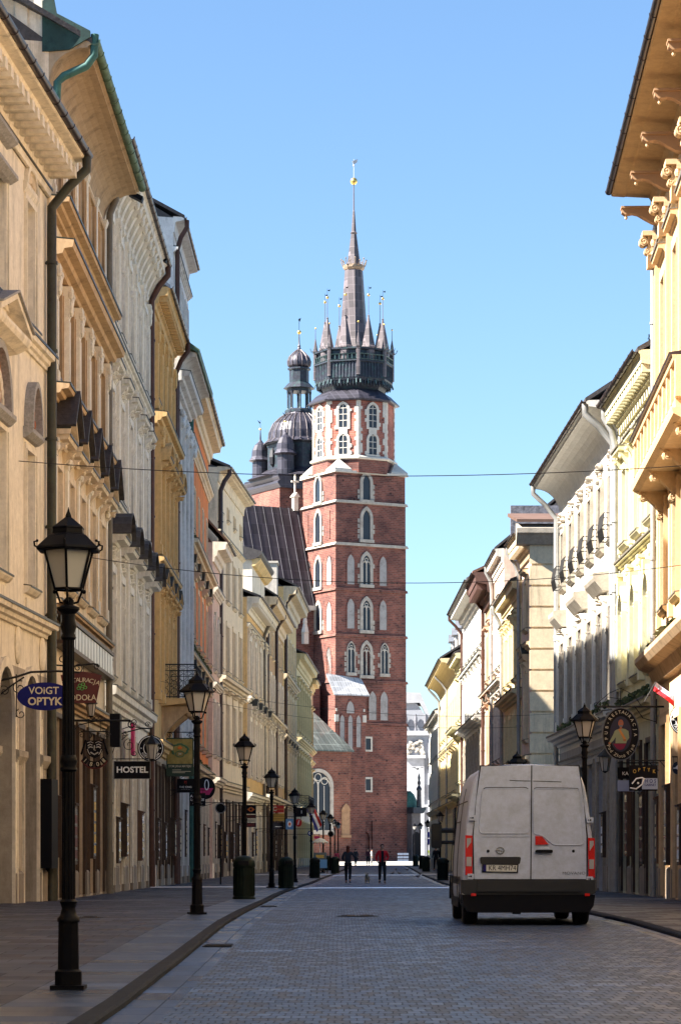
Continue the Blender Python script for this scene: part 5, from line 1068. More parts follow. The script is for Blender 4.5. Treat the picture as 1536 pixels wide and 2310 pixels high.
mb.box(X0, X1, Y0, Y1, .3, 12.7); mb.build('chapel_wall', brick_mat('brick_chapel', (.27, .11, .075), (.17, .07, .055), (.22, .16, .13)), chap)
mb = MB(); mb.add([(X0, Y0-.35, 12.7), (X1+.25, Y0-.35, 12.7), (X1+.25, Y0-.35, 12.85), (X0, Y0-.35, 12.85), (X1-2.0, 1.6, 18.1), (X0, 1.6, 18.1), (X1+.25, 1.6, 12.7)], [(0, 1, 2, 3), (3, 2, 4, 5), (2, 6, 4), (1, 6, 2), (0, 5, 6, 1)] if False else [(0, 1, 2, 3), (3, 2, 4, 5), (2, 6, 4)])
for k in range(20):
    x = X1+.1-k*.62; mb.tube([(x, Y0-.35, 12.9), (min(x, X1-2.0) if x > X1-2 else x, 1.6 if x <= X1-2 else Y0-.35+(1.95+5)*max(.05, (X1+.25-x)/2.25), 18.13 if x <= X1-2 else 12.9+5.2*max(.05, (X1+.25-x)/2.25))], .015, 4)
mb.build('chapel_roof', M_roofc, chap)
# big round-arched window
xw, zs_, rw = -5.0, 8.9, 1.5
mb = MB(); P = arch_pts(xw-rw, xw+rw, zs_, 16); Q = arch_pts(xw-rw-.38, xw+rw+.38, zs_, 16)
for i in range(16): mb.prism([P[i], P[i+1], Q[i+1], Q[i]], Y0-.25, Y0+.02)
mb.box(xw-rw-.38, xw-rw, Y0-.25, Y0+.02, 4.0, zs_); mb.box(xw+rw, xw+rw+.38, Y0-.25, Y0+.02, 4.0, zs_); mb.box(xw-rw-.5, xw+rw+.5, Y0-.45, Y0+.02, 3.5, 4.0); wo = mb.build('window', M_stoneM, chap)
mb = MB(); mb.prism([(xw-rw, 4.0), (xw+rw, 4.0)]+list(reversed(P)), Y0-.06, Y0); mb.build('pane', M_pane3, wo)
mb = MB(); mb.box(xw-.06, xw+.06, Y0-.16, Y0-.07, 4, zs_+.4); mb.box(xw-rw*.52-.03, xw-rw*.52+.03, Y0-.15, Y0-.07, 4, zs_); mb.box(xw+rw*.5-.03, xw+rw*.5+.03, Y0-.15, Y0-.07, 4, zs_)
for s in (-1, 1): mb.tube([(xw+s*rw/2+rw/2*math.cos(a), Y0-.11, zs_-.1+rw*.6*math.sin(a)) for a in [math.pi*i/8 for i in range(9)]], .06, 4)
for (dx, dz) in ((0, .95), (-.8, .55), (.8, .55)): mb.tube([(xw+dx+.4*math.cos(a), Y0-.11, zs_+dz+.4*math.sin(a)) for a in [math.pi*i/5 for i in range(10)]], .05, 4, True)
mb.build('tracery', M_stonepale, wo)
mb = MB(); mb.box(-2.1, -.9, Y0-.3, Y0+.01, 3.2, 3.5); mb.box(-2.0, -1.0, Y0-.12, Y0+.01, 3.5, 6.2); mb.prism([(-2.1, 6.2), (-.9, 6.2), (-1.1, 6.6), (-1.5, 7.0), (-1.9, 6.6)], Y0-.2, Y0+.01); mb.build('memorial_plaque', mat('sandstone_plaque', (.30, .18, .10), .8, .2, 3), chap)
# ------------------------------------------------------------------ small domed porch right of the tower + pale palace behind
porch = empty('domed_porch', (CXY[0], CXY[1], 0), R(TH), 'dark stone porch with green dome and finial at the right foot of the brick tower', 'porch')
mb = MB(); mb.box(9.25, 10.4, -1.2, 4, .3, 6.0); mb.build('porch_wall', mat('porch_stone', (.12, .11, .11), .85, .25, 3), porch)
mb = MB(); mb.prism([(9.2, 6.0), (10.5, 6.0), (10.9, 6.5), (10.9, 6.7), (9.2, 6.7)], -1.6, 4.3); mb.build('porch_cornice', M_tgal, porch)
mb = MB(); mb.lathe([(1.0, 6.7), (.95, 7.4), (.6, 8.2), (.2, 8.6)], 12, 9.9, .6); mb.build('porch_dome', M_cop, porch, 40); mb = MB(); mb.lathe([(.3, 6.7), (.25, 8.6), (.35, 8.8), (.12, 9.2), (.22, 9.5), (.1, 9.8), (.16, 10.1), (.03, 10.6)], 8, 10.25, -1.1); mb.build('finial', M_tgal, porch, 40)
mb = MB(); P = arch_pts(9.35, 10.35, 3.4, 10); mb.prism([(9.35, .4), (10.35, .4)]+list(reversed(P)), -1.24, -1.2); mb.build('doorway', M_black, porch)
pal = empty('pale_palace', (8.0, 350, 0), R(-3), 'pale baroque palace front with pilaster and carved gable, seen between tower and right row', 'building')
M_pal = mat('palace_render', (.34, .36, .40), .85, .06, 1, dirt=(.25, .26, .29), dscale=.5)
mb = MB(); mb.box(0, 3.6, 0, 10, .3, 17.5); mb.box(3.6, 30, .8, 10, .3, 19); mb.build('wall', M_pal, pal)
mb = MB(); mb.box(.5, 3.0, -.15, 0.001, .8, 14.0); mb.box(.35, 3.2, -.5, .001, 14.0, 14.4); mb.box(-.3, 3.9, -.6, .2, 17.0, 17.6); mb.box(.1, 3.7, -.12, .001, 7.6, 7.9); mb.build('pilaster', mat('palace_stone', (.40, .41, .43), .8, .15, 2), pal)
mb = MB(); relief(mb, 1.8, 15.6, 2.0, 1.8, .5, 26, 5)
for x in (.8, 2.8): mb.lathe([(.25, 14.4), (.35, 14.7), (.12, 15.1), (.2, 15.3), (.03, 15.7)], 8, x, -.25)
mb.build('carved_relief', M_stonepale, pal)
mb = MB(); mb.prism([(-.2, 17.6), (3.8, 17.6), (3.2, 19.6), (2.0, 21.2), (.8, 21.4), (-.2, 21.4)], 0, 8); mb.build('attic', M_pal, pal); mb = MB(); mb.prism([(-2, 21.2), (2.4, 21.3), (4.2, 17.7), (4.4, 18.0), (2.5, 22.6), (-2, 22.8)], -.3, 9); mb.build('roof', mat('palace_roof', (.35, .36, .38), .6, .1), pal)
for k in range(3): mb = MB(); mb.lathe([(.22, 17.6), (.12, 18.2), (.25, 18.6), (.18, 19.3), (.1, 19.8)], 7, .6+1.3*k, -.3); mb.build('statue', mat('statue_stone', (.16, .16, .18), .8, .3) if k == 0 else bpy.data.materials['statue_stone'], pal)
far = empty('terrace_house', (11.7, 345, 0), R(-88), 'white house with long row of balconies receding behind the palace', 'building')
mb = MB(); mb.box(-30, 0, 0, 8, .3, 16); mb.build('wall', M_pal, far); mb = MB()
for k in range(6):
    for z in (5, 8.5, 12): mb.box(-28+k*4.6, -26.5+k*4.6, -.03, .01, z, z+2)
mb.build('window_strip', M_pane, far)
# ------------------------------------------------------------------ street lamps
M_lglass = plain('lamp_frosted_glass', (.42, .40, .37), .35, 0, .4)
def make_lamp():
    root = empty('street_lamp', (0, 0, 0), 0, None, 'street lamp')
    mb = MB(); mb.box(-.15, .15, -.15, .15, 0, .04); mb.lathe([(.125, .04), (.125, .16), (.10, .18)], 8, 0, 0, R(22.5)); mb.lathe([(.098, .175), (.092, .60)], 8, 0, 0, R(22.5)); mb.lathe([(.10, .60), (.10, .63), (.075, .66), (.06, .72), (.072, .76), (.08, .78), (.062, .80)], 16)
    mb.build('base', M_iron, root, 40)
    mb = MB(); n = 24; prof = [(.060, .79), (.058, 1.9), (.052, 3.1)]; vs = []; fs = []
    for r, z in prof:
        for i in range(n): a = 2*math.pi*i/n; rr = r*(1 if i % 2 else .86); vs.append((rr*math.cos(a), rr*math.sin(a), z))
    for k in range(2):
        for i in range(n): j = (i+1) % n; fs.append((k*n+i, k*n+j, (k+1)*n+j, (k+1)*n+i))
    mb.add(vs, fs); mb.lathe([(.062, 1.93), (.08, 1.95), (.068, 1.98), (.08, 2.02), (.072, 2.06), (.062, 2.08)], 16); mb.lathe([(.055, 3.1), (.07, 3.12), (.055, 3.16), (.075, 3.22), (.06, 3.27), (.06, 3.33), (.1, 3.37), (.1, 3.39), (.045, 3.41), (.05, 3.45), (.02, 3.48)], 16)
    mb.build('post', M_iron, root, 40)
    lan = MB(); 
    N = 6; r0, r1 = .135, .235; zb, zt = 3.55, 3.90
    for i in range(N):
        a = 2*math.pi*i/N; c, s = math.cos(a), math.sin(a); a2 = 2*math.pi*(i+1)/N; c2_, s2 = math.cos(a2), math.sin(a2)
        lan.tube([(r0*c, r0*s, zb), (r1*c, r1*s, zt)], .012, 5); lan.tube([(r0*c, r0*s, zb), (r0*c2_, r0*s2, zb)], .012, 5); lan.tube([(r1*c, r1*s, zt), (r1*c2_, r1*s2, zt)], .014, 5)
        if i % 2 == 0: lan.tube([(.03*c, .03*s, 3.42), (.09*c, .09*s, 3.44), (r0*c, r0*s, zb)], .011, 5); lan.blob((r0*1.12*c, r0*1.12*s, 3.535), .02, 6, 4)
    la = lan.build('lantern_frame', M_iron, root)
    g = MB(); g.lathe([(r0*.94, zb+.01), (r1*.95, zt-.01)], N, cap=False); g.build('lantern_glass', M_lglass, la)
    rf = MB(); rf.lathe([(.30, 3.885), (.31, 3.90), (.30, 3.92), (.19, 4.02), (.155, 4.04), (.15, 4.08), (.155, 4.09), (.15, 4.1), (.03, 4.19), (.03, 4.2), (.022, 4.22), (.012, 4.24), (.002, 4.28)], N)
    for i in range(N):
        a = 2*math.pi*i/N; c, s = math.cos(a), math.sin(a)
        rf.tube([(.29*c, .29*s, 3.9), (.325*c, .325*s, 3.92), (.33*c, .33*s, 3.955), (.305*c, .305*s, 3.96)], .009, 4); rf.blob((.30*c, .30*s, 3.965), .014, 5, 3)
    rf.build('lantern_roof', M_iron, root)
    return root
lamp0 = make_lamp()
GL = 'black cast-iron street lamps along both kerbs'
lamps = [(-2.41, 23.6, 'nearest black street lamp, standing on the left pavement in front of the oval blue sign'),
 (-2.51, 46.6, 'second black street lamp from the front on the left pavement, beside the black balcony'),
 (-2.46, 68.3, 'black street lamp just behind the largest green litter bin, left pavement'),
 (-2.43, 94.0, 'black street lamp between the two largest green litter bins, left pavement'),
 (-2.05, 119.6, 'black street lamp in front of the blue round sign, left pavement'),
 (-1.65, 150, 'black street lamp directly in front of the red, white and blue flag'),
 (-1.15, 178, 'black street lamp behind the white parasol cart, left side'),
 (-.75, 198, 'black street lamp beside a round dark disc, left side before the chapel window'),
 (-.5, 230, 'second farthest lamp of the left row, before the brick chapel'), (-.22, 250, 'farthest lamp of the left row'),
 (5.14, 56.1, 'black street lamp rising right of the van roof, beside the oval pub sign'),
 (5.30, 80.0, 'black street lamp whose roof tip just shows above the white van'),
 (7.0, 187, 'black street lamp behind the van mirror on the right'),
 (7.7, 235, 'nearest of the three far lamps right of the brick tower'), (7.73, 258, 'middle one of the three far lamps right of the brick tower'), (7.9, 284, 'leftmost and farthest of the three lamps right of the brick tower')]
for i, (x, y, lb) in enumerate(lamps):
    rz = R([0, 12, 30, 22, 5, 18, 0, 9, 30, 14, 10, 25, 3, 8, 12, 17][i])+R(0)
    z = gz(y)
    if i == 0: lamp0.location = (x, y, z); lamp0.rotation_euler = (0, 0, R(-90+0)); tag(lamp0, lb, None, GL)
    else: copy_tree(lamp0, (x, y, z), rz, lb, GL)
# ------------------------------------------------------------------ litter bins
M_bin = mat('bin_dark_green', (.006, .012, .009), .5, .3, 5, metal=0, spec=.12)
def make_bin():
    root = empty('litter_bin', (0, 0, 0), 0, None, 'litter bin')
    mb = MB(); mb.lathe([(.29, 0), (.29, .05), (.265, .07), (.26, .8), (.28, .82), (.28, .86)], 20)
    for i in range(20): a = 2*math.pi*i/20; mb.tube([(.264*math.cos(a), .264*math.sin(a), .1), (.26*math.cos(a), .26*math.sin(a), .78)], .012, 4)
    mb.build('body', M_bin, root, 40)
    mb = MB(); mb.lathe([(.28, .86), (.27, .95), (.22, 1.03), (.13, 1.08), (.04, 1.095)], 20); mb.build('dome_lid', M_bin, root, 50)
    mb = MB(); mb.box(-.13, .13, -.285, -.2, .86, .96); mb.build('opening', M_black, root); return root
bin0 = make_bin(); GB = 'dark green litter bins beside the lamps'
for i, (x, y, lb) in enumerate([(-2.42, 66.8, 'largest dark green litter bin, in front of the third street lamp on the left'), (-1.9, 93.0, 'second dark green litter bin from the front on the left kerb'),
  (-1.35, 140, 'green litter bin left of the parasol cart near the flag'), (-.35, 172, 'green litter bin behind the woman walking away'), (-.95, 200, 'small far green litter bin under the left lamps'),
  (4.95, 129, 'green litter bin just left of the van on the right kerb'), (6.0, 187, 'green litter bin right of the tower foot, second from the van'), (6.6, 215, 'third green litter bin from the van, far right kerb'), (7.0, 248, 'farthest green litter bin on the right kerb')]):
    z = gz(y)
    if i == 0: bin0.location = (x, y, z); tag(bin0, lb, None, GB)
    else: copy_tree(bin0, (x, y, z), R(20*i), lb, GB)
# ------------------------------------------------------------------ van
M_van = mat('van_white_paint', (.52, .58, .72), .25, .05, 1.2, spec=.5, dirt=(.38, .41, .47), dscale=1.3); M_vdark = plain('van_dark_plastic', (.016, .017, .02), .6); M_tyre = plain('tyre_rubber', (.012, .012, .012), .85)
M_lred = plain('tail_lamp_red', (.55, .012, .01), .15, 0, .7); M_lclear = plain('tail_lamp_clear', (.38, .36, .35), .12, 0, .7); M_seam = plain('door_seam', (.02, .02, .025), .7)
VX, VY = 2.90, 41.1; van = empty('delivery_van', (VX, VY, gz(VY)+RD), R(0), 'dusty white panel van seen from behind, parked on the road', 'van', None)
HWP = [(.24, .86), (.34, .98), (.50, 1.02), (.72, 1.025), (1.1, 1.01), (1.6, .965), (1.9, .925), (2.15, .875), (2.30, .82), (2.40, .74), (2.455, .62), (2.48, .35), (2.49, 0)]
def vsec(y, sx=1, zs=1, zcap=None, zmin=.24):
    P = []
    for z, hw in HWP:
        zz = z*zs if zcap is None else min(z, zcap)
        P.append((hw*sx, y, max(zz, zmin)))
    L = [(-x, y, z) for x, y, z in P[:-1]]
    return P+L[::-1]
secs = [(0.0, .975, .992), (.03, .992, .998), (.10, 1.0, 1.0), (1.2, 1.0, 1.005), (3.3, 1.0, 1.005), (3.9, .99, 1.0), (4.3, .97, .97)]
mb = MB(); rings = [vsec(y, sx, zs) for y, sx, zs in secs]
def squash(y, ztop, sx):   # windscreen and bonnet sections
    P = []
    for z, hw in HWP: P.append((hw*sx*(1 if z < 1 else 1-(z-1)*.03), y, .24+(z-.24)*(ztop-.24)/2.25))
    return P+[(-x, y_, z) for x, y_, z in P[:-1]][::-1]
rings += [squash(4.65, 1.95, .95), squash(4.95, 1.3, .95), squash(5.3, 1.12, .90), squash(5.45, .95, .84)]
n = len(rings[0]); vs = [p for r in rings for p in r]; fs = []
for k in range(len(rings)-1):
    for i in range(n): j = (i+1) % n; fs.append((k*n+i, (k+1)*n+i, (k+1)*n+j, k*n+j))
fs += [tuple(range(n)), tuple(range(len(rings)*n-1, (len(rings)-1)*n-1, -1))]
mb.add(vs, fs); body = mb.build('body', M_van, van, 35)
# underside + bumper
mb = MB(); mb.prism([(-.98, .471), (.98, .471), (1.03, .50), (1.03, .70), (-1.03, .70), (-1.03, .50)], -.09, .35); mb.prism([(-.80, .52), (.80, .52), (.78, .68), (-.78, .68)], -.13, -.09); mb.build('rear_bumper', M_vdark, van)
mb = MB(); mb.prism([(-.93, .20), (.93, .20), (1.0, .30), (1.025, .47), (-1.025, .47), (-1.0, .30)], -.07, 1.2); mb.build('lower_valance', M_black, van)
for sg in (-1, 1): mb = MB(); mb.box(min(sg*1.0, sg*1.03), max(sg*1.0, sg*1.03), 1.25, 3.9, .25, .40); mb.build('sill', M_black, van)
mb = MB(); mb.box(-.85, .85, .1, 4.9, .19, .34); mb.box(-.25, -.12, -.02, .1, .17, .26); mb.build('underbody', M_black, van)
for sx in (-1, 1):
    for y in (.78, 4.35):
        mb = MB(); mb.lathe([(.19, -.11), (.31, -.115), (.335, -.09), (.34, 0), (.335, .09), (.31, .115), (.19, .11)], 24); w_ = mb.build('wheel', M_tyre, van, 40); w_.location = (sx*.87, y, .335); w_.rotation_euler = (0, R(90), 0)
        mb = MB(); mb.lathe([(.03, -.08), (.19, -.1), (.2, .1), (.03, .08)], 18); mb.build('rim', M_grey, w_, 40)
    mb = MB(); mb.prism([(.68, .30), (.75, .05), (.75, -.03), (.60, -.04)], -.1, .1) if False else mb.box(sx*.87-.12, sx*.87+.12, .36, .38, .2, .5); mb.build('mud_flap', M_black, van)
# rear doors: two raised leaves with stamped panels
def xz(px, py): return ((px-1188)/146.0, (2080-py)/146.0)
def leaf(pts, y0, y1): m = MB(); m.prism([xz(*p) for p in pts], y0, y1); return m
DL = [(1081, 1722), (1193.6, 1719), (1191.6, 1976), (1066, 1976), (1064, 1880), (1070, 1800)]; DR = [(1196.4, 1719), (1300, 1722), (1312, 1800), (1318, 1880), (1318, 1976), (1194.4, 1976)]
mats_ = []
dl = leaf(DL, -.022, .02).build('rear_door', M_van, van); dr = leaf(DR, -.022, .02).build('rear_door', M_van, van)
mb = MB(); mb.prism([xz(*p) for p in [(1078, 1719.5), (1303, 1719.5), (1322, 1880), (1321, 1979), (1063, 1979), (1061, 1880)]], -.012, .015); mb.build('door_seal', M_seam, body)
def bead(pts, r, m, par, y=-.024, nm='pressed_bead'): b = MB(); b.tube([(xz(*p)[0], y, xz(*p)[1]) for p in pts], r, 6); b.build(nm, m, par)
def rounded(pts, rad=12, k=4):
    out = []
    for i in range(len(pts)):
        p0, p1, p2 = Vector(pts[i-1]), Vector(pts[i]), Vector(pts[(i+1) % len(pts)])
        a = p1+(p0-p1).normalized()*rad; b = p1+(p2-p1).normalized()*rad
        for j in range(k+1): t = j/k; q = a*(1-t)**2+p1*2*t*(1-t)+b*t*t; out.append((q.x, q.y))
    return out
WL = rounded([(1084, 1772), (1190, 1772), (1190, 1873), (1076, 1873)], 12); WR = rounded([(1199, 1772), (1303, 1774), (1312, 1899), (1243, 1899), (1218, 1876), (1199, 1875)], 9)
for pts, par in ((WL, dl), (WR, dr)):
    m = MB(); m.prism([xz(*p) for p in pts], -.030, -.02); m.build('stamped_panel', M_van, par)
    b = MB(); b.tube([(xz(*p)[0], -.029, xz(*p)[1]) for p in pts], .009, 6, True); b.build('pressed_bead', M_van, par)
    top = [p for p in pts if p[1] < 1778]; b = MB(); b.tube([(xz(p[0], p[1]-2.5)[0], -.024, xz(p[0], p[1]-2.5)[1]) for p in top], .006, 5); b.build('panel_painted_shadow', M_seam, par)  # dark line laid in for the shade along the panel's top edge
bead([(1145, 1753.5), (1192, 1755)], .005, M_seam, dl, nm='crease'); bead([(1198, 1755), (1262, 1757)], .005, M_seam, dr, nm='crease')
bead([(1084, 1880), (1190, 1880)], .008, M_van, dl); 
hl = MB(); hl.prism([xz(*p) for p in [(1203, 1879), (1218, 1880), (1233, 1898), (1203, 1899)]], -.05, -.022); hl.build('brake_light', M_lred, dr)
hb = MB(); hb.prism([xz(*p) for p in rounded([(1203, 1910), (1242, 1910), (1242, 1917), (1203, 1917)], 3)], -.075, -.03); hb.build('door_handle', M_black, dr)
hb = MB(); x, z = xz(1222, 1908); hb.blob((x, -.022, z), (.09, .012, .035), 12, 6); hb.build('handle_dish', M_vdark if False else M_van, dr, 60)
for (px, par) in ((1097, dl), (1289, dr)): mb = MB(); x, z = xz(px, 1913); mb.blob((x, -.022, z), (.024, .014, .024), 12, 6); mb.build('lock', M_black, par, 60)
mb = MB(); x, z = xz(1124, 1912); mb.tube([(x+.058*math.cos(a), -.034, z+.050*math.sin(a)) for a in [i*math.pi/12 for i in range(24)]], .008, 6, True); mb.prism([(x-.085, z+.004), (x-.0, z+.016), (x-.008, z+.004), (x+.085, z-.004), (x, z-.016), (x+.008, z-.004)], -.04, -.03); mb.build('emblem', plain('chrome', (.35, .35, .36), .2, .9), dl)
mb = MB(); mb.prism([xz(*p) for p in rounded([(1078, 1926), (1171, 1926), (1168, 1943), (1080, 1943)], 5)], -.06, -.022); mb.build('plate_lamp_housing', M_vdark, dl)
mb = MB(); mb.prism([xz(*p) for p in [(1083, 1941), (1165, 1942), (1164, 1962), (1083, 1961)]], -.04, -.023); mb.build('plate_holder', M_black, dl)
pl = MB(); pl.prism([xz(*p) for p in [(1086, 1943.5), (1162, 1944.5), (1161, 1959.5), (1086, 1958.5)]], -.048, -.041); pl = pl.build('number_plate', plain('plate_white', (.6, .6, .55), .5), dl)
mb = MB(); mb.prism([xz(*p) for p in [(1086, 1943.5), (1092.5, 1943.6), (1092.5, 1958.6), (1086, 1958.5)]], -.0505, -.0485); mb.build('plate_band', M_blue, pl)
mb = MB(); x, z = xz(1127, 1951.5); text_into(mb, 'KR 4MH74', .112, Matrix.Translation((x+.01, -.049, z)), .003, .0, .84); mb.build('lettering', M_black, pl)
mb = MB(); x, z = xz(1290, 1963); text_into(mb, 'MOVANO', .062, Matrix.Translation((x, -.024, z)), .004, .0, 1.3); mb.build('lettering', plain('chrome_dark', (.10, .10, .11), .3, .6), dr)
for px, w_, py in ((1053.5, 16, 1877), (1329.5, 15, 1883)):
    tl = MB(); a, b = px-w_/2, px+w_/2
    tl.prism([xz(*p) for p in [(a, py), (b, py+1), (b, py+90), (a, py+90)]], -.045, .12); tlo = tl.build('tail_light', M_lred, van)
    m = MB(); m.prism([xz(*p) for p in [(a+3, py+7), (b-3, py+7), (b-3, py+16), (a+3, py+30)]], -.052, -.046); m.prism([xz(*p) for p in [(a+2, py+49), (b-2, py+49), (b-2, py+70), (a+2, py+70)]], -.052, -.046); m.build('clear_lens', M_lclear, tlo)
for px, py in ((1061, 1838), (1326, 1843), (1057, 1970), (1325, 1976)):
    m = MB(); m.prism([xz(*p) for p in rounded([(px-7, py-6), (px+8, py-6), (px+8, py+6), (px-7, py+6)], 2, 2)], -.06, .05); h_ = m.build('door_hinge', M_van, van); m = MB(); x, z = xz(px+1, py); m.blob((x, -.062, z), .014, 6, 4); m.blob((x-.03, -.062, z), .01, 6, 4); m.build('bolt', M_black, h_)
for px in (1064, 1319): m = MB(); m.prism([xz(*p) for p in [(px-6, 2008), (px+5, 2008), (px+5, 2014), (px-6, 2014)]], -.135, -.08); m.build('reflector', M_lred, van)
for s in (-1, 1):   # mirrors
    m = MB(); m.tube([(s*.97, 4.15, 1.5), (s*1.2, 4.2, 1.5)], .04, 6); m.tube([(s*.97, 4.15, 1.3), (s*1.2, 4.2, 1.3)], .03, 6); m.build('mirror_arm', M_vdark, van)
    m = MB(); m.prism(rounded([(s*1.27-.09, 1.2), (s*1.27+.09, 1.2), (s*1.27+.09, 1.62), (s*1.27-.09, 1.62)], .05, 3), 4.14, 4.26); mo = m.build('wing_mirror', M_vdark, van); m = MB(); m.prism(rounded([(s*1.27-.07, 1.34), (s*1.27+.07, 1.34), (s*1.27+.07, 1.59), (s*1.27-.07, 1.59)], .03, 3), 4.132, 4.139); m.build('mirror_glass', plain('mirror_surface', (.03, .03, .03), .1, .0) if s < 0 else bpy.data.materials['mirror_surface'], mo, 60)
# side details (left side seen obliquely): door seams, rub strip, side window, roof ribs
m = MB(); m.box(-1.028, -1.018, .9, 3.2, .62, .74); m.box(-1.028, -1.018, 3.55, 4.1, .62, .74); m.build('rub_strip', M_vdark, van)
for y in (1.7, 3.28, 4.15): m = MB(); m.tube([(-1.028, y, .4), (-1.03, y, .72), (-1.015, y, 1.1), (-.970, y, 1.6), (-.93, y, 1.9), (-.88, y, 2.15)], .006, 4); m.build('side_seam', M_seam, van)
m = MB(); m.tube([(-.968, 1.75, 1.62), (-.968, 3.25, 1.62)], .010, 5); m.tube([(-.93, .3, 1.92), (-.93, 3.9, 1.92)], .008, 5); m.build('side_crease', M_seam, van)
m = MB(); m.prism([(3.4, 1.25), (4.25, 1.25), (4.1, 1.85), (3.4, 1.88)], -.998, -.97, 'x'); m.prism([(3.4, 1.25), (4.25, 1.25), (4.1, 1.85), (3.4, 1.88)], .97, .998, 'x'); m.build('cab_window', M_pane, van)
for s in (-1, 1):
    m = MB(); m.lathe([(.37, -.0), (.40, .0), (.40, .03), (.37, .03)], 24); 
    for y in (.78, 4.35):
        P = [(y+.42*math.cos(a), .335+.42*math.sin(a)) for a in [i*math.pi/14 for i in range(15)]]+[(y+.36*math.cos(a), .335+.36*math.sin(a)) for a in [math.pi-i*math.pi/14 for i in range(15)]]
        m2 = MB(); m2.prism([(p[0], p[1]) for p in P], *( (1.0, 1.03) if s > 0 else (-1.03, -1.0)), 'x'); m2.build('wheel_arch', M_vdark, van)
m = MB(); m.prism([(4.22, 2.32), (4.27, 2.3), (4.9, 1.38), (4.85, 1.38)], -.72, .72, 'x'); m.build('windscreen', M_pane, van)

# ------------------------------------------------------------------ hanging signs and brackets
def spiral(mb, cx, cz, r, turns, a0, y, tr=.012, flip=1, n=14):
    mb.tube([(cx+flip*r*(1-t*.8)*math.cos(a0+turns*2*math.pi*t), y, cz+r*(1-t*.8)*math.sin(a0+turns*2*math.pi*t)) for t in [i/n for i in range(n+1)]], tr, 5)
def ellipse(cx, cz, rx, rz, n=40, a0=0): return [(cx+rx*math.cos(a0+2*math.pi*i/n), cz+rz*math.sin(a0+2*math.pi*i/n)) for i in range(n)]
def sign_root(name, label, X, Y, Z, cat='sign', group=None): return empty(name, (X, Y, Z), 0, label, cat, group)
LX = lambda y: interp(y, [(40, -8.53), (63.9, -7.0), (78, -6.91), (105, -6.88), (139, -6.88), (146, -6.6), (161, -5.9), (185, -5.15), (208, -4.45), (229, -3.8), (261, -2.75)])
RX = lambda y: interp(y, [(40, 7.33), (71, 8.5), (98, 8.1), (113, 8.13), (168, 7.8), (240, 7.8)])
# 1: oval optician sign
Y = 57.9; s = sign_root('hanging_sign', 'blue oval sign reading VOIGT OPTYK on an iron scroll bracket', PX(102, Y), Y, PZ(1571, Y))
rx, rz = .60, .305
m = MB(); m.prism(ellipse(0, 0, rx, rz), -.02, .02); bd = m.build('sign_board', M_blue, s)
m = MB(); text_into(m, 'VOiGT', .22, Matrix.Translation((-.02, -.022, .12)), .004, .012, 1.0); text_into(m, 'OPTYK', .235, Matrix.Translation((.0, -.022, -.115)), .004, .03, .98); m.build('lettering', M_cream, bd)
m = MB(); xl = LX(Y)-s.location.x
m.tube([(xl, 0, .35), (xl+.35, 0, .43), (-.3, 0, .53), (.3, 0, .55), (.75, 0, .52)], .025, 6); m.tube([(xl, 0, .05), (xl+.25, 0, .25), (-.45, 0, .42)], .018, 6); m.tube([(-.62, 0, .48), (-.62, 0, -.45)], .014, 5)
spiral(m, -.55, .18, .17, 1.3, 1.2, 0); spiral(m, -.88, .12, .13, 1.3, 0, 0, flip=-1); spiral(m, -.52, -.38, .12, 1.2, 2, 0); spiral(m, .72, .62, .11, 1.4, -1.5, 0)
for x in (-.1, .42): m.tube([(x, 0, .53), (x, 0, .27)], .009, 5)
m.build('bracket', M_ironB, s)
# 2: restaurant shield
Y = 64.8; s = sign_root('hanging_sign', 'oxblood shield-shaped restaurant sign with white letters and green clover, partly behind the nearest lamp', PX(184, Y), Y, PZ(1551, Y))
m = MB(); P = [(-.5, .30)]+[(-.5+i*.1, .30+.09*math.sin(math.pi*i/10)) for i in range(1, 10)]+[(.5, .30), (.36, -.38), (-.36, -.38)]; m.prism(P, -.02, .02); bd = m.build('sign_board', M_oxred, s)
m = MB(); arc_text(m, 'RESTAURACJA', .155, 1.2, 1.2, R(110), R(70), -.022, cz=-1.02); text_into(m, 'PODOŁA', .20, Matrix.Translation((.0, -.022, -.25)), .004, .01, .9); m.build('lettering', M_cream, bd)
m = MB()
for (x, z) in ((-.03, .05), (.05, .08), (.1, .0), (.02, -.03), (-.06, -.02)): m.tube([(x+.04*math.cos(a), -.028, z+.035*math.sin(a)) for a in [i*math.pi/4 for i in range(8)]], .009, 4, True)
m.build('clover_emblem', plain('sign_leaf_green', (.12, .42, .10)), bd)
m = MB(); xl = LX(Y)-s.location.x; m.tube([(xl, 0, .55), (-.2, 0, .52), (.3, 0, .58), (.45, 0, .52)], .02, 6); m.tube([(.05, 0, .55), (.05, 0, .38)], .01, 5); spiral(m, -.45, .68, .13, 1.4, -1.2, 0); spiral(m, .38, .5, .08, 1.2, 1, 0); m.build('bracket', M_ironB, s)
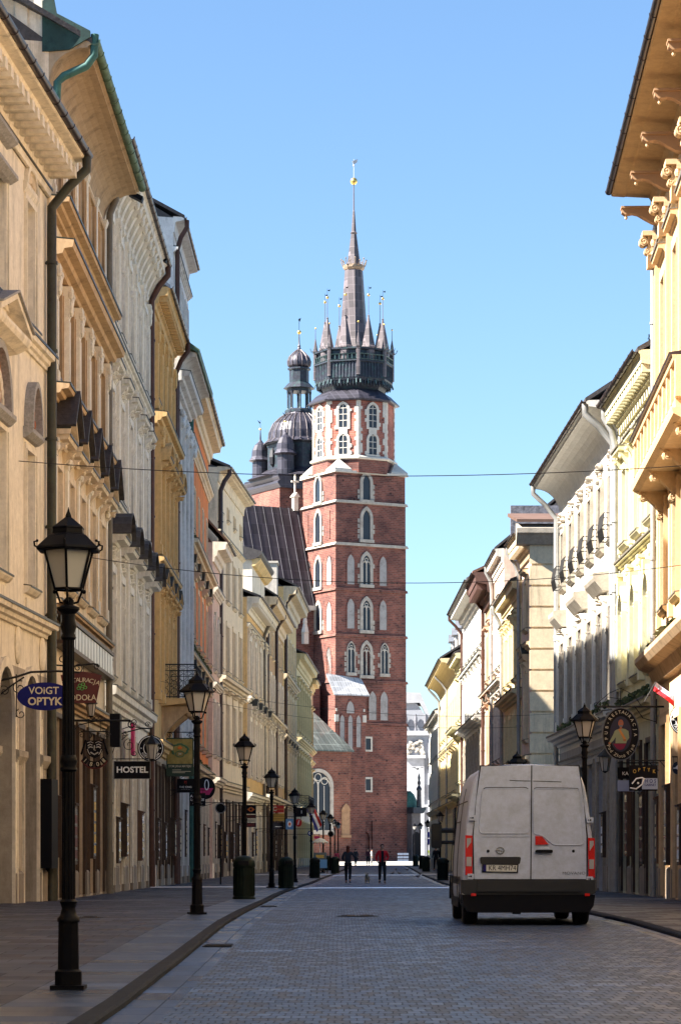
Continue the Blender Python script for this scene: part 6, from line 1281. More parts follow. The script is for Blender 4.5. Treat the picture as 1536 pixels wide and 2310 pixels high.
# 3: theatre mask sign
Y = 68.0; s = sign_root('hanging_sign', 'openwork iron sign with grinning theatre mask above four number tiles 1808', PX(214, Y), Y, PZ(1690, Y))
m = MB(); xl = LX(Y)-s.location.x; m.tube([(xl, 0, .73), (.92, 0, .73)], .028, 6); spiral(m, .95, .62, .11, 1.4, 1.5, 0, .016); spiral(m, 1.0, .70, .08, 1.3, -1.5, 0); m.tube([(xl, 0, .3), (xl+.3, 0, .62), (xl+.7, 0, .71)], .015, 5)
m.tube([(-.35, 0, .45), (.35, 0, .45)], .018, 5)
for x in (-.15, .15): m.tube([(x, 0, .73), (x, 0, .45)], .009, 5)
for k in range(4): m.tube([(-.15+.1*k+.05*math.cos(a), 0, .80+.035*math.sin(a)) for a in [i*math.pi/4 for i in range(8)]], .008, 4, True)
for x, f in ((-.33, -1), (.33, 1)): spiral(m, x, .36, .09, 1.3, 0, 0, .010, f); spiral(m, x*.4, .34, .07, 1.1, 1.5, 0, .010, f)
m.build('bracket', M_ironB, s)
m = MB(); m.prism([(-.21, .22), (.21, .22), (.22, .0), (.14, -.17), (0, -.24), (-.14, -.17), (-.22, .0)], -.03, .0); mk = m.build('mask', M_black, s)
m = MB()
for sx in (-1, 1):
    m.tube([(sx*.05, -.036, .1), (sx*.11, -.036, .13), (sx*.17, -.036, .08)], .014, 5); m.tube([(sx*.04, -.036, .04), (sx*.1, -.036, .06), (sx*.16, -.036, .03)], .018, 5); m.tube([(sx*.03, -.036, .16), (sx*.1, -.036, .19), (sx*.18, -.036, .16)], .01, 5); m.tube([(sx*.18, -.036, .0), (sx*.15, -.036, -.08), (sx*.11, -.036, -.14)], .010, 5)
m.tube([(0, -.036, .1), (-.01, -.036, -.02), (.03, -.036, -.03)], .012, 5); m.tube([(-.1, -.036, -.08), (0, -.036, -.14), (.1, -.036, -.08)], .018, 5)
m.build('face_lines', plain('mask_highlight', (.45, .43, .40)), mk)
m = MB()
for sx in (-1, 1): m.prism([(sx*.2, .24), (sx*.32, -.16), (sx*.36, -.12), (sx*.25, .24)], -.02, .0)
m.build('side_drapery', M_iron, s)
for k, ch in enumerate('1808'):
    a = R(228+28*k); x, z = .34*math.cos(a)*1.05, .02+.42*math.sin(a)
    m = MB(); m.T = Matrix.Translation((x, 0, z)) @ Matrix.Rotation(-(a-R(270)), 4, 'Y'); m.box(-.075, .075, -.03, 0, -.085, .085); t_ = m.build('number_tile', M_black, s)
    m = MB(); text_into(m, ch, .15, Matrix.Translation((x, -.032, z)) @ Matrix.Rotation(-(a-R(270)), 4, 'Y'), .004, .01); m.build('numeral', M_cream, t_)
m = MB(); m.tube([(.40*math.cos(a), -.01, -.02+.47*math.sin(a)) for a in [R(215+i*11) for i in range(11)]], .03, 5); m.build('lower_ribbon', M_oxred, s)
# 4: HOSTEL board + round badge
Y = 79.5; s = sign_root('hanging_sign', 'black rectangular board reading HOSTEL in white letters', PX(299, Y), Y, PZ(1737, Y))
m = MB(); m.box(-.55, .55, -.02, .02, -.27, .27); bd = m.build('frame', M_grey, s); m = MB(); m.box(-.53, .53, -.028, -.021, -.25, .25); m.build('sign_board', M_black, bd); m = MB(); text_into(m, 'HOSTEL', .25, Matrix.Translation((0, -.03, .0)), .004, .03, 1.05); m.build('lettering', M_white, bd)
m = MB(); xl = LX(Y)-s.location.x; m.tube([(xl, 0, .33), (.6, 0, .33)], .016, 5)
for x in (-.45, .45): m.tube([(x, 0, .33), (x, 0, .26)], .012, 5)
m.build('bracket', M_ironB, s)
Y = 80.5; s = sign_root('hanging_sign', 'round white-ringed badge sign of hostel and bar, behind a hanging lantern', PX(341, Y), Y, PZ(1688, Y))
m = MB(); m.prism(ellipse(0, 0, .40, .40), -.02, .02); bd = m.build('sign_board', M_black, s)
m = MB()
for r_, t_ in ((.36, .012), (.22, .012)): m.tube([(r_*math.cos(a), -.024, r_*math.sin(a)) for a in [i*math.pi/16 for i in range(32)]], t_, 5, True)
arc_text(m, 'HOSTEL & BAR', .1, .29, .29, R(215), R(325), -.024, True, .01); text_into(m, '434', .13, Matrix.Translation((0, -.024, 0)), .004, .01)
for sx in (-1, 1): m.prism([(sx*.29+.03*math.cos(a)*(1 if i % 2 else .45), .03*math.sin(a)*(1 if i % 2 else .45)) for i, a in enumerate([j*math.pi/5 for j in range(10)])], -.03, -.022)
m.build('lettering', M_white, bd)
m = MB(); xl = LX(Y)-s.location.x; m.tube([(xl, 0, .2), (xl+.3, 0, .45), (-.3, 0, .6), (.05, 0, .6)], .02, 6); m.tube([(xl, 0, -.2), (xl+.1, 0, .1), (xl+.5, 0, .42)], .014, 5); m.tube([(0, 0, .6), (0, 0, .4)], .012, 5); spiral(m, -.1, .72, .09, 1.4, 0, 0); spiral(m, -.65, .1, .2, 1.3, 1.8, 0); spiral(m, -.5, -.15, .1, 1.2, 3, 0); m.build('bracket', M_ironB, s)
def wall_lantern(label, X, Y, Z, arm, sc_=1.0):
    r_ = empty('wall_lantern', (X, Y, Z), 0, label, 'lantern'); N = 6
    m = MB(); m.lathe([(.02, .28*sc_), (.16*sc_, .12*sc_), (.17*sc_, .1*sc_), (.13*sc_, .1*sc_)], N); m.lathe([(.07*sc_, -.2*sc_), (.02, -.24*sc_)], N)
    for i in range(N): a = 2*math.pi*i/N; m.tube([(.125*sc_*math.cos(a), .125*sc_*math.sin(a), .1*sc_), (.075*sc_*math.cos(a), .075*sc_*math.sin(a), -.2*sc_)], .008, 4)
    h = m.build('lantern_frame', M_ironB, r_); m = MB(); m.lathe([(.068*sc_, -.19*sc_), (.118*sc_, .09*sc_)], N); m.build('lantern_glass', M_lglass, h)
    m = MB(); m.tube([(0, 0, .28*sc_), (0, 0, .4*sc_), (arm*.5, 0, .45*sc_), (arm, 0, .3*sc_)], .014, 5); spiral(m, arm*.6, .3*sc_, .08, 1.2, 1, 0); m.build('bracket', M_ironB, r_); return r_
Y = 79.0; X = PX(343, Y); wall_lantern('black wall lantern hanging in front of the round hostel badge', X, Y, PZ(1690, Y), LX(Y)-X, 1.5)
Y = 66.5; X = PX(206, Y); wall_lantern('small dark lantern below the oxblood restaurant sign', X, Y, PZ(1597, Y), LX(Y)-X, 1.0)
Y = 73.0; X = PX(266, Y); m = MB(); m.box(-.14, .14, -.3, .3, -.45, .45); o = m.build('notice_box', M_black, None, loc=(X-.05, Y, PZ(1648, Y))); tag(o, 'slim black upright lightbox hanging beside the iron theatre sign', 'sign')
# 5: yellow-green museum sign
Y = 104.2; s = sign_root('hanging_sign', 'upright ochre sign with green garland reading DOM JANA MATEJKI', PX(406.5, Y), Y, PZ(1708, Y)); k_ = Y/F
hw, hh = 30.5*k_, 43.5*k_
m = MB(); m.box(-hw, hw, -.02, .02, -hh, hh); bd = m.build('sign_board', M_dgreen, s); m = MB(); m.box(-hw+.04, hw-.04, -.03, -.021, -hh*.35, hh-.05); m.build('ochre_panel', mat('sign_ochre', (.32, .24, .07), .6, .4, 4), bd)
m = MB(); rd = random.Random(4)
for i in range(34): a = R(-40+260*i/33); r_ = .27+.05*rd.random(); m.blob((r_*math.cos(a)*1.05, -.035, .28+r_*math.sin(a)*.75), (.045, .01, .035), 6, 4)
m.tube([(.17*math.cos(a), -.04, .12+.12*math.sin(a)) for a in [i*math.pi/10 for i in range(20)]], .02, 5, True); m.build('garland', plain('sign_garland', (.05, .14, .06), .6), bd)
m = MB(); m.blob((0, -.035, .36), (.09, .01, .06), 8, 5); m.build('crown_detail', M_orange, bd)
m = MB(); text_into(m, 'DOM JANA MATEJKI', .125, Matrix.Translation((0, -.032, -.36)), .004, .008, .8); m.box(-.3, .05, -.036, -.032, -.51, -.49); m.box(-.3, .42, -.036, -.032, -.57, -.55); m.box(-.3, .2, -.036, -.032, -.62, -.60); text_into(m, 'JM', .13, Matrix.Translation((0, -.062, .12)), .004, .01); m.build('lettering', M_grey if False else M_cream, bd)
m = MB(); xl = LX(Y)-s.location.x; m.tube([(xl, 0, hh+.22), (hw+.1, 0, hh+.22)], .02, 5); spiral(m, -.4, hh+.1, .12, 1.3, 0, 0); spiral(m, .4, hh+.08, .12, 1.3, 0, 0, flip=-1)
for x in (-.4, .4): m.tube([(x, 0, hh+.22), (x, 0, hh)], .012, 4)
m.build('bracket', M_ironB, s)
def board(label, px0, px1, py0, py1, Y, bm, texts=(), shape='rect', fm=None, side=LX, name='hanging_sign', br=True, extra=None):
    cxp, cyp = (px0+px1)/2, (py0+py1)/2; kk = Y/F; hw, hh = (px1-px0)/2*kk, (py1-py0)/2*kk
    s = sign_root(name, label, PX(cxp, Y), Y, PZ(cyp, Y)); m = MB()
    if shape == 'rect': m.box(-hw, hw, -.025, .025, -hh, hh)
    else: m.prism(ellipse(0, 0, hw, hh, 28), -.025, .025)
    bd = m.build('sign_board', bm, s)
    for i, (t, sz, dx, dz, tm, bo, sx) in enumerate(texts):
        m = MB(); text_into(m, t, sz*hh*2, Matrix.Translation((dx*hw, -.029-.001*i, dz*hh)), .004, bo, sx); m.build('lettering', tm, bd)
    if extra: extra(bd, hw, hh)
    if br:
        xl = side(Y)-s.location.x; m = MB(); e = hw if xl < 0 else -hw
        m.tube([(xl, 0, hh+.12), (e, 0, hh+.12)], .018, 5); m.tube([(xl, 0, hh-.15), (xl*.65, 0, hh+.12)], .012, 5)
        for f in (-.7, .7): m.tube([(f*hw, 0, hh+.12), (f*hw, 0, hh-.02 if shape == 'rect' else hh*.6)], .01, 4)
        m.build('bracket', M_ironB, s)
    return s
board('small black sign with red crest and THE KING lettering below the ochre sign', 400, 438, 1757, 1788, 108, M_black, [('THE KING', .2, 0, -.2, M_white, .005, 1), ('— — — —', .13, 0, -.5, M_white, 0, 1), ('PJ', .26, 0, .5, M_red, .01, 1)])
def mg(bd, hw, hh):
    m = MB(); m.prism([(-hw*1.0, 0), (hw*.8, 0), (hw*.4, -hh*.6), (-hw*.6, -hh*.6)], -.03, -.026); m.build('magenta_band', M_magenta, bd); m = MB(); m.tube([(hw*.2*math.cos(a)+.05, -.03, hh*.3+hh*.45*math.sin(a)) for a in [i*math.pi/8 for i in range(16)]], .02, 4, True); m.build('ring', M_white, bd)
board('round black sign with magenta stripe and white ring', 442, 486, 1753, 1803, 112, M_black, [], 'oval', extra=mg)
board('black board with white letters A and LOUNGE under the magenta-striped sign', 428, 464, 1789, 1818, 107, M_black, [('A', .3, -.75, .5, M_white, .01, 1), ('LOUNGE', .26, 0, -.05, M_white, .01, 1), ('_______', .22, 0, -.5, M_white, .02, 1)])
m = MB(); m.box(-.05, .05, -.3, .3, -.5, .5); o = m.build('banner', M_magenta, None, loc=(PX(308, 84)-.1, 84, PZ(1668, 84))); tag(o, 'short magenta banner on the ivory house behind the round badge', 'banner')
# 6: far left cluster
board('black square sign with orange chevron emblem, behind the third lamp', 556, 580, 1815, 1840, 112, M_black, extra=lambda bd, hw, hh: [MB().build('x', M_black, bd)] and None) if False else None
def chev(bd, hw, hh):
    m = MB(); m.prism([(-hw*.75, 0), (-hw*.1, hh*.6), (0, hh*.3), (-hw*.3, 0), (0, -hh*.3), (-hw*.1, -hh*.6)], -.032, -.026); m.prism([(hw*.75, 0), (hw*.1, hh*.6), (hw*.0, hh*.35), (hw*.25, 0), (0, -hh*.35), (hw*.1, -hh*.6)], -.032, -.026); m.build('chevron_emblem', M_orange, bd)
board('black square sign with orange double-arrow emblem, right of the third lamp', 555, 578, 1816, 1836, 128, M_black, extra=chev)
board('oxblood strip sign just below the orange-emblem sign', 553, 578, 1838, 1846, 128.4, M_oxred, [('———', .6, 0, 0, M_red, .01, 1)], br=False); board('pale four-tile panel between two dark red strips', 555, 577, 1848, 1854, 128.4, M_cream, br=False)
board('dark red number strip lowest under the orange-emblem sign', 554, 578, 1856, 1866, 128.4, M_oxred, [('2411', .8, 0, 0, M_red, .01, 1)], br=False)
board('bright red board with a cream swirl and gold strokes, right of the fourth lamp', 617, 641, 1817, 1833, 146, M_red, [('C', .8, -.75, 0, M_cream, .03, 1), ('———', .4, .2, 0, M_gold, .03, 1)])
board('yellow board with dark lines under the bright red board', 617, 642, 1835, 1852, 146.3, M_gold, [('———', .5, -.1, .3, M_black, .01, 1), ('————', .5, 0, -.4, M_black, .01, 1)], br=False)
board('dark slate board with white line below the yellow board', 616, 641, 1855, 1871, 146.5, M_black, [('———', .3, 0, -.2, M_white, .01, 1)], br=False)
def ringd(bd, hw, hh):
    m = MB(); m.prism(ellipse(0, 0, hw*.6, hh*.6, 20), -.03, -.026); m.build('white_disc', M_white, bd); m = MB(); m.prism(ellipse(0, 0, hw*.3, hh*.3, 12), -.036, -.031); m.build('orange_centre', M_orange, bd)
board('square blue sign with white ring and orange centre', 645, 662, 1847, 1871, 150, M_lblue, extra=ringd)
board('round red sign with white diagonal mark, right of the fifth lamp', 666, 681, 1847, 1865, 152, M_red, [('/', .8, 0, 0, M_white, .03, 1)], 'oval')
board('black board with one pale upright stroke above the round red sign', 666, 692, 1822, 1842, 156, M_black, [('I', .5, .1, 0, M_white, .01, 1)])
board('small blue round sign with white figure near the flag', 694, 706, 1874, 1886, 170, M_blue, [('C', .8, 0, 0, M_white, .03, 1)], 'oval')
board('small violet oval sign above the white parasol', 708, 722, 1886, 1892, 185, M_magenta, [], 'oval')
# flag
def flag(label, X, Y, Z, cols, w_, h_, ang, xl, n=8, droop=.3):
    r_ = empty('flag', (X, Y, Z), 0, label, 'flag'); 
    m = MB(); m.tube([(xl, 0, -.5), (0, 0, 0)], .015, 5); m.build('flagpole', M_ironB, r_)
    for ci, cm in enumerate(cols):
        m = MB(); vs = []; 
        for i in range(n+1):
            t = i/n
            for k in (0, 1):
                v = (ci+k)/len(cols); vs.append((math.cos(ang)*w_*t+math.sin(ang)*h_*v*.3, .06*math.sin(t*7+v*2), math.sin(ang)*w_*t-h_*v*math.cos(ang)*.9-droop*t*t*.2))
        fs = [(2*i, 2*i+1, 2*i+3, 2*i+2) for i in range(n)]; m.add(vs, fs); m.add([(x, y+.004, z) for x, y, z in vs], [f[::-1] for f in fs]); m.build('stripe', cm, r_)
    return r_
Y = 178; flag('red, white and blue flag on the left wall before the chapel', PX(704, Y), Y, PZ(1810, Y), [M_red, M_white, plain('flag_blue', (.05, .05, .25), .7)], 1.6, 1.3, R(-65), LX(Y)-PX(704, Y))
# right signs
Y = 69.5; s = sign_root('hanging_sign', 'large oval pub sign with portrait of a seated man in pale jacket and sash', PX(1399, Y), Y, PZ(1656, Y)); k_ = Y/F; rx, rz = 41*k_, 59*k_
m = MB(); m.prism(ellipse(0, 0, rx, rz, 48), -.03, .03); bd = m.build('sign_board', M_black, s)
m = MB(); m.tube([(rx*math.cos(a), -.03, rz*math.sin(a)) for a in [i*math.pi/24 for i in range(48)]], .014, 5, True); m.build('rim', M_grey, bd)
m = MB(); m.prism(ellipse(0, 0, rx*.60, rz*.68, 36), -.034, -.031); m.build('oval_field', plain('sign_navy', (.012, .012, .04), .5), bd)
m = MB(); arc_text(m, 'PUB', .115, rx*.80, rz*.83, R(192), R(162), -.034, False, .012); arc_text(m, '•', .1, rx*.80, rz*.83, R(150), R(150), -.034); arc_text(m, 'RESTAURACJA', .115, rx*.80, rz*.84, R(136), R(-2), -.034, False, .012); arc_text(m, 'Pod Złotą Pipą', .12, rx*.80, rz*.85, R(212), R(328), -.034, True, .008); m.build('lettering', M_cream, bd)
pj = plain('portrait_jacket', (.30, .33, .18), .7)
m = MB(); m.prism([(-.12, .11), (.0, .15), (.12, .13), (.2, .08), (.22, -.1), (.16, -.18), (.14, -.24), (-.14, -.24), (-.13, -.08), (-.2, -.18), (-.27, -.24), (-.3, -.2), (-.2, -.02), (-.16, .08)], -.042, -.035); m.build('portrait_jacket', pj, bd)
m = MB(); m.prism(ellipse(-.0, .28, .068, .10, 16), -.046, -.035); m.prism([(-.03, .13), (.03, .13), (.03, .2), (-.03, .2)], -.044, -.035); m.prism(ellipse(-.29, -.24, .035, .03, 8), -.046, -.035); m.prism(ellipse(.1, -.16, .045, .03, 8), -.048, -.043); m.build('portrait_skin', plain('portrait_skin', (.42, .14, .07), .7), bd)
m = MB(); m.prism(ellipse(-.0, .21, .05, .025, 12), -.049, -.047); m.prism([(-.035, .29), (.035, .29), (.035, .30), (-.035, .30)], -.049, -.047); m.build('portrait_whiskers', M_grey, bd)
m = MB(); m.prism([(-.07, .13), (-.02, .13), (.13, -.12), (.08, -.15)], -.046, -.043); m.build('portrait_sash', M_orange, bd); m = MB(); m.prism([(-.052, .13), (-.035, .13), (.112, -.13), (.098, -.14)], -.049, -.047); m.build('sash_stripe', M_gold, bd)
m = MB(); m.prism([(-.2, -.25), (.14, -.25), (.08, -.38), (-.02, -.42), (-.1, -.38)], -.042, -.035); m.build('portrait_trousers', plain('portrait_magenta', (.22, .01, .05), .7), bd)
m = MB(); xr = RX(Y)-s.location.x; zt = (1656-1594)*k_; m.tube([(-.62, 0, zt), (xr, 0, zt)], .026, 6); m.tube([(xr-.2, 0, zt+.2), (xr-.2, 0, zt-.45)], .02, 5)
m.tube([(-.62, 0, zt+.08), (-.3, 0, zt+.35), (0, 0, zt+.48), (.35, 0, zt+.3), (.55, 0, zt)], .010, 5); m.tube([(-.5, 0, zt), (-.35, 0, zt+.25), (.0, 0, zt+.2)], .009, 5); m.tube([(0, 0, zt), (0, 0, zt+.48)], .01, 5); m.tube([(xr-.2, 0, zt-.4), (xr-.55, 0, zt-.3), (xr-.75, 0, zt-.02)], .014, 5); spiral(m, -.65, zt+.05, .06, 1.3, 0, 0, .01); spiral(m, -.08, zt+.12, .05, 1.2, 0, 0, .008); spiral(m, .08, zt+.12, .05, 1.2, 0, 0, .008, -1)
m.build('bracket', M_ironB, s)
def eye(bd, hw, hh):
    m = MB(); m.tube([(-hw*.8, -.04, -hh*.45), (-hw*.5, -.04, -hh*.05), (-hw*.1, -.04, hh*.02), (hw*.1, -.04, -hh*.1)], .018, 4); m.tube([(-hw*.95, -.04, -hh*.78), (-hw*.5, -.04, -hh*.85), (-hw*.1, -.04, -hh*.5), (hw*.0, -.04, -hh*.1)], .018, 4); m.blob((-hw*.38, -.04, -hh*.4), (.03, .01, .03)); m.build('eye_emblem', M_white, bd)
    m = MB(); m.box(-hw*.1, hw, -.034, -.027, -hh*.88, hh*-.02); p_ = m.build('pale_panel', plain('sign_pale_blue', (.30, .36, .50), .5), bd); m = MB(); text_into(m, 'H O S', hh*.42, Matrix.Translation((hw*.5, -.036, -hh*.25)), .003, .01, .8); text_into(m, 'GABINET', hh*.25, Matrix.Translation((hw*.48, -.036, -hh*.55)), .003, .01, .9); m.build('lettering', M_blue, p_)
board('black optician board with raised letters OPTYK and white eye emblem', 1418, 1482, 1726, 1784, 68.2, M_black, [('O', .21, -.62, .5, M_gold, .0, .8), ('P', .21, -.3, .62, M_gold, .0, .8), ('T', .21, .05, .66, M_gold, 0, .8), ('Y', .21, .38, .62, M_gold, 0, .8), ('K', .21, .75, .5, M_gold, 0, .8)], side=RX, extra=eye)
board('black board reading KA above a pale panel, half behind the optician board', 1392, 1430, 1731, 1757, 70.3, M_black, [('KA', .42, -.1, -.1, M_white, .015, 1)], side=RX); board('plain pale blue panel under the KA board', 1392, 1430, 1760, 1785, 70.3, plain('panel_pale', (.32, .38, .55), .5), side=RX, br=False)
# disc sign cut by the right edge
Y = 66.0; s = sign_root('hanging_sign', 'round dark sign with white ring lettering at the right edge of the view', PX(1546, Y), Y, PZ(1623, Y)); k_ = Y/F; r_ = 37*k_
m = MB(); m.prism(ellipse(0, 0, r_, r_, 40), -.03, .03); bd = m.build('sign_board', M_black, s); m = MB()
for q in (.93, .62): m.tube([(r_*q*math.cos(a), -.032, r_*q*math.sin(a)) for a in [i*math.pi/20 for i in range(40)]], .010, 4, True)
arc_text(m, 'ROO', .13, r_*.76, r_*.76, R(178), R(140), -.034, False, .01); arc_text(m, 'TATTO', .11, r_*.77, r_*.77, R(205), R(250), -.034, True, .01); m.build('lettering', M_white, bd); m = MB(); m.prism([(-.2, -.1), (.2, -.1), (.2, .5), (-.12, .5)], -.04, -.031); m.build('red_figure', plain('sign_rust', (.12, .02, .01), .6), bd)
m = MB(); xr = RX(Y)-s.location.x; m.tube([(0, 0, r_+.1), (xr, 0, r_+.1)], .02, 5); m.tube([(0, 0, r_+.1), (0, 0, r_-.02)], .012, 5); m.build('bracket', M_ironB, s)
def env(bd, hw, hh):
    m = MB(); m.prism([(-hw*.5, hh*.05), (0, hh*.5), (hw*.5, hh*.05), (0, -hh*.3)], -.032, -.026); m.prism([(-hw*.8, -.02), (hw*.8, -.02), (hw*.8, .01), (-hw*.8, .01)], -.036, -.033); m.build('emblem', M_white, bd)
board('small navy disc with white folded emblem near the right edge', 1515, 1540, 1718, 1747, 65.5, plain('disc_navy', (.01, .015, .04), .5), [], 'oval', side=RX, extra=env)
m = MB(); m.box(-.02, .02, -.12, .12, -.1, .1); o = m.build('wall_plate', M_orange, None, loc=(RX(70.3)-.05, 70.3, PZ(1733, 70))); tag(o, 'small orange plate on the apricot house beside the navy disc', 'plate')
Y = 66.5; flag('red and white flag on a slanted pole from the apricot house', PX(1478, Y), Y, PZ(1538, Y), [plain('flag_white', (.42, .40, .55), .7), plain('flag_red', (.5, .01, .02), .7)], .85, .3, R(-36), -.28)
fl_ = COL.objects[-1]
Y = 78; X = PX(1364, Y); wall_lantern('black wall lantern under the oval pub sign on the right', X, Y, PZ(1718, Y), RX(Y)-X, 1.4)
# ------------------------------------------------------------------ wires
def wire(label, pts, r=.012, drop=0):
    P = []
    (x0, y0, z0), (x1, y1, z1) = pts
    for i in range(25): t = i/24; P.append((x0+(x1-x0)*t, y0+(y1-y0)*t, z0+(z1-z0)*t-drop*4*t*(1-t)))
    m = MB(); m.tube(P, r, 5); return tag(m.build('overhead_cable', M_ironB), label, 'cable', 'thin cables strung across the street')
Y = 60; wire('upper dark cable crossing the street in front of the tower octagon', [(LX(Y), Y, PZ(1040, Y)), (RX(Y), Y, PZ(1048, Y))], .010, .30)
Y = 62; wire('second dark cable from the top, crossing the middle of the brick tower', [(LX(Y), Y, PZ(1236, Y)), (RX(Y), Y, PZ(1272, Y))], .009, .62)
Y = 100; wire('thin cable over the street at the chapel roof', [(LX(Y), Y, PZ(1535, Y)), (RX(Y), Y, PZ(1610, Y))], .008, .55); Y = 120; wire('lowest thin cable over the street below the chapel roof', [(LX(Y), Y, PZ(1572, Y)), (RX(Y), Y, PZ(1640, Y))], .008, .5)
# ------------------------------------------------------------------ people, dog, birds
def skin(name, joints, edges, radii, m, parent=None, sub=2):
    ks = list(joints); me = bpy.data.meshes.new(name); me.from_pydata([joints[k] for k in ks], [(ks.index(a), ks.index(b)) for a, b in edges], [])
    o = bpy.data.objects.new(name, me); COL.objects.link(o)
    sm = o.modifiers.new('s', 'SKIN'); sd = o.modifiers.new('d', 'SUBSURF'); sd.levels = sub; sd.render_levels = sub
    for i, k in enumerate(ks):
        r = radii[k]; r = r if isinstance(r, tuple) else (r, r); me.skin_vertices[0].data[i].radius = r; me.skin_vertices[0].data[i].use_root = (i == 0)
    dg = bpy.context.evaluated_depsgraph_get(); me2 = bpy.data.meshes.new_from_object(o.evaluated_get(dg)); me2.name = name
    me2.materials.clear(); me2.materials.append(m); me2.polygons.foreach_set('use_smooth', [True]*len(me2.polygons))
    bpy.data.objects.remove(o); o2 = bpy.data.objects.new(name, me2); COL.objects.link(o2); o2.parent = parent; return o2
def person(label, X, Y, rz, H, jac, tro, hair, pose='walk', face=True, shoe=None, hairlen=0, coat=.86, bag=None, group=None, extra=None):
    """local: faces -y. H = height; stride and arms from the pose"""
    s = H/1.75; r_ = empty('person', (X, Y, gz(Y)+(RD if kl(Y) < X < kr(Y) and Y < 262 else 0)), rz, label, 'person', group)
    st = {'walk': .20, 'stand': .03, 'step': .12}[pose]
    J = {'pel': (0, 0, .96), 'wai': (0, .0, 1.10), 'che': (0, .0, 1.32), 'nec': (0, 0, 1.48), 'hea': (0, -.015, 1.60), 'top': (0, -.01, 1.68)}
    for sg, n in ((-1, 'l'), (1, 'r')):
        f = -sg*st
        J['hip'+n] = (sg*.09, 0, .90); J['kne'+n] = (sg*.10, f*.55-.03, .50); J['ank'+n] = (sg*.10, f*.95+(.08 if f > 0 else 0), .09+(.05 if f > 0 and pose != 'stand' else 0)); J['toe'+n] = (sg*.11, f*.95-.14+(.08 if f > 0 else 0), .035)
        J['sho'+n] = (sg*.17, 0, 1.42); J['elb'+n] = (sg*.245, .04-f*.35*-1*(-1), 1.15); J['wri'+n] = (sg*.23, -.06+f*.7, .92); J['han'+n] = (sg*.225, -.08+f*.78, .85)
        J['tip'+n] = (sg*.215, -.10+f*.82, .78)
    if extra: J.update(extra)
    J = {k: tuple(c*s for c in v) for k, v in J.items()}
    E = [('pel', 'wai'), ('wai', 'che'), ('che', 'nec'), ('nec', 'hea'), ('hea', 'top')]
    for n in 'lr': E += [('pel', 'hip'+n), ('hip'+n, 'kne'+n), ('kne'+n, 'ank'+n), ('ank'+n, 'toe'+n), ('che', 'sho'+n), ('sho'+n, 'elb'+n), ('elb'+n, 'wri'+n), ('wri'+n, 'han'+n), ('han'+n, 'tip'+n)]
    Rr = {'pel': (.13, .10), 'wai': (.12, .09), 'che': (.14, .10), 'nec': .052, 'hea': (.078, .09), 'top': (.055, .065)}
    for n in 'lr': Rr.update({'hip'+n: .085, 'kne'+n: .055, 'ank'+n: .038, 'toe'+n: (.035, .028), 'sho'+n: .055, 'elb'+n: .040, 'wri'+n: .026, 'han'+n: (.036, .018), 'tip'+n: (.026, .010)})
    Rr = {k: (tuple(c*s for c in v) if isinstance(v, tuple) else v*s) for k, v in Rr.items()}
    body = skin('body', J, E, Rr, M_skin, r_)
    g = lambda k, a: (tuple(c*a for c in Rr[k]) if isinstance(Rr[k], tuple) else Rr[k]*a)
    # jacket
    JJ = {k: J[k] for k in ('wai', 'che', 'shol', 'shor', 'elbl', 'elbr')}; JJ['hem'] = (0, 0, coat*s); JJ['col'] = (0, 0, 1.46*s)
    for n in 'lr': a, b = Vector(J['elb'+n]), Vector(J['wri'+n]); JJ['cuf'+n] = tuple(a+(b-a)*.93)
    RJ = {'wai': (.155*s, .125*s), 'che': (.165*s, .125*s), 'hem': (.175*s, .14*s), 'col': .075*s, 'shol': .072*s, 'shor': .072*s, 'elbl': .06*s, 'elbr': .06*s, 'cufl': .048*s, 'cufr': .048*s}
    jk = skin('jacket', JJ, [('wai', 'che'), ('wai', 'hem'), ('che', 'col')]+[e for n in 'lr' for e in (('che', 'sho'+n), ('sho'+n, 'elb'+n), ('elb'+n, 'cuf'+n))], RJ, jac, r_)
    JT = {k: J[k] for k in ('pel', 'hipl', 'hipr', 'knel', 'kner')}; JT['anl'] = tuple(Vector(J['ankl'])+Vector((0, 0, .03))); JT['anr'] = tuple(Vector(J['ankr'])+Vector((0, 0, .03)))
    skin('trousers', JT, [('pel', 'hipl'), ('pel', 'hipr'), ('hipl', 'knel'), ('hipr', 'kner'), ('knel', 'anl'), ('kner', 'anr')], {'pel': (.145*s, .115*s), 'hipl': .1*s, 'hipr': .1*s, 'knel': .072*s, 'kner': .072*s, 'anl': .055*s, 'anr': .055*s}, tro, r_)
    for n in 'lr': skin('shoe', {'a': J['ank'+n], 'b': J['toe'+n]}, [('a', 'b')], {'a': .052*s, 'b': (.045*s, .035*s)}, shoe or M_black, r_, 1)
    m = MB(); hx, hy, hz = 0, -.01*s, 1.645*s
    m.blob((hx, hy+.02*s, hz+.02*s), (.086*s, .098*s, .095*s), 14, 9)
    if hairlen: m.blob((hx, hy+.05*s, hz-.07*s-hairlen*.4), (.085*s, .06*s, .1*s+hairlen*.5), 12, 8)
    h = m.build('hair', hair, r_, 60); 
    if face:
        m = MB(); m.blob((0, hy-.062*s, hz-.025*s), (.062*s, .038*s, .088*s), 14, 9); m.blob((0, hy-.102*s, hz-.03*s), (.011*s, .018*s, .02*s), 6, 4)
        for q in (-1, 1): m.blob((q*.082*s, hy, hz-.03*s), (.012*s, .02*s, .028*s), 6, 4)
        fc = m.build('face', M_skin, r_, 60); m = MB()
        for q in (-1, 1): m.blob((q*.026*s, hy-.096*s, hz-.005*s), (.011*s, .006*s, .007*s), 6, 4)
        m.blob((0, hy-.096*s, hz-.068*s), (.022*s, .006*s, .006*s), 6, 4); m.build('eyes_and_mouth', M_black, fc)
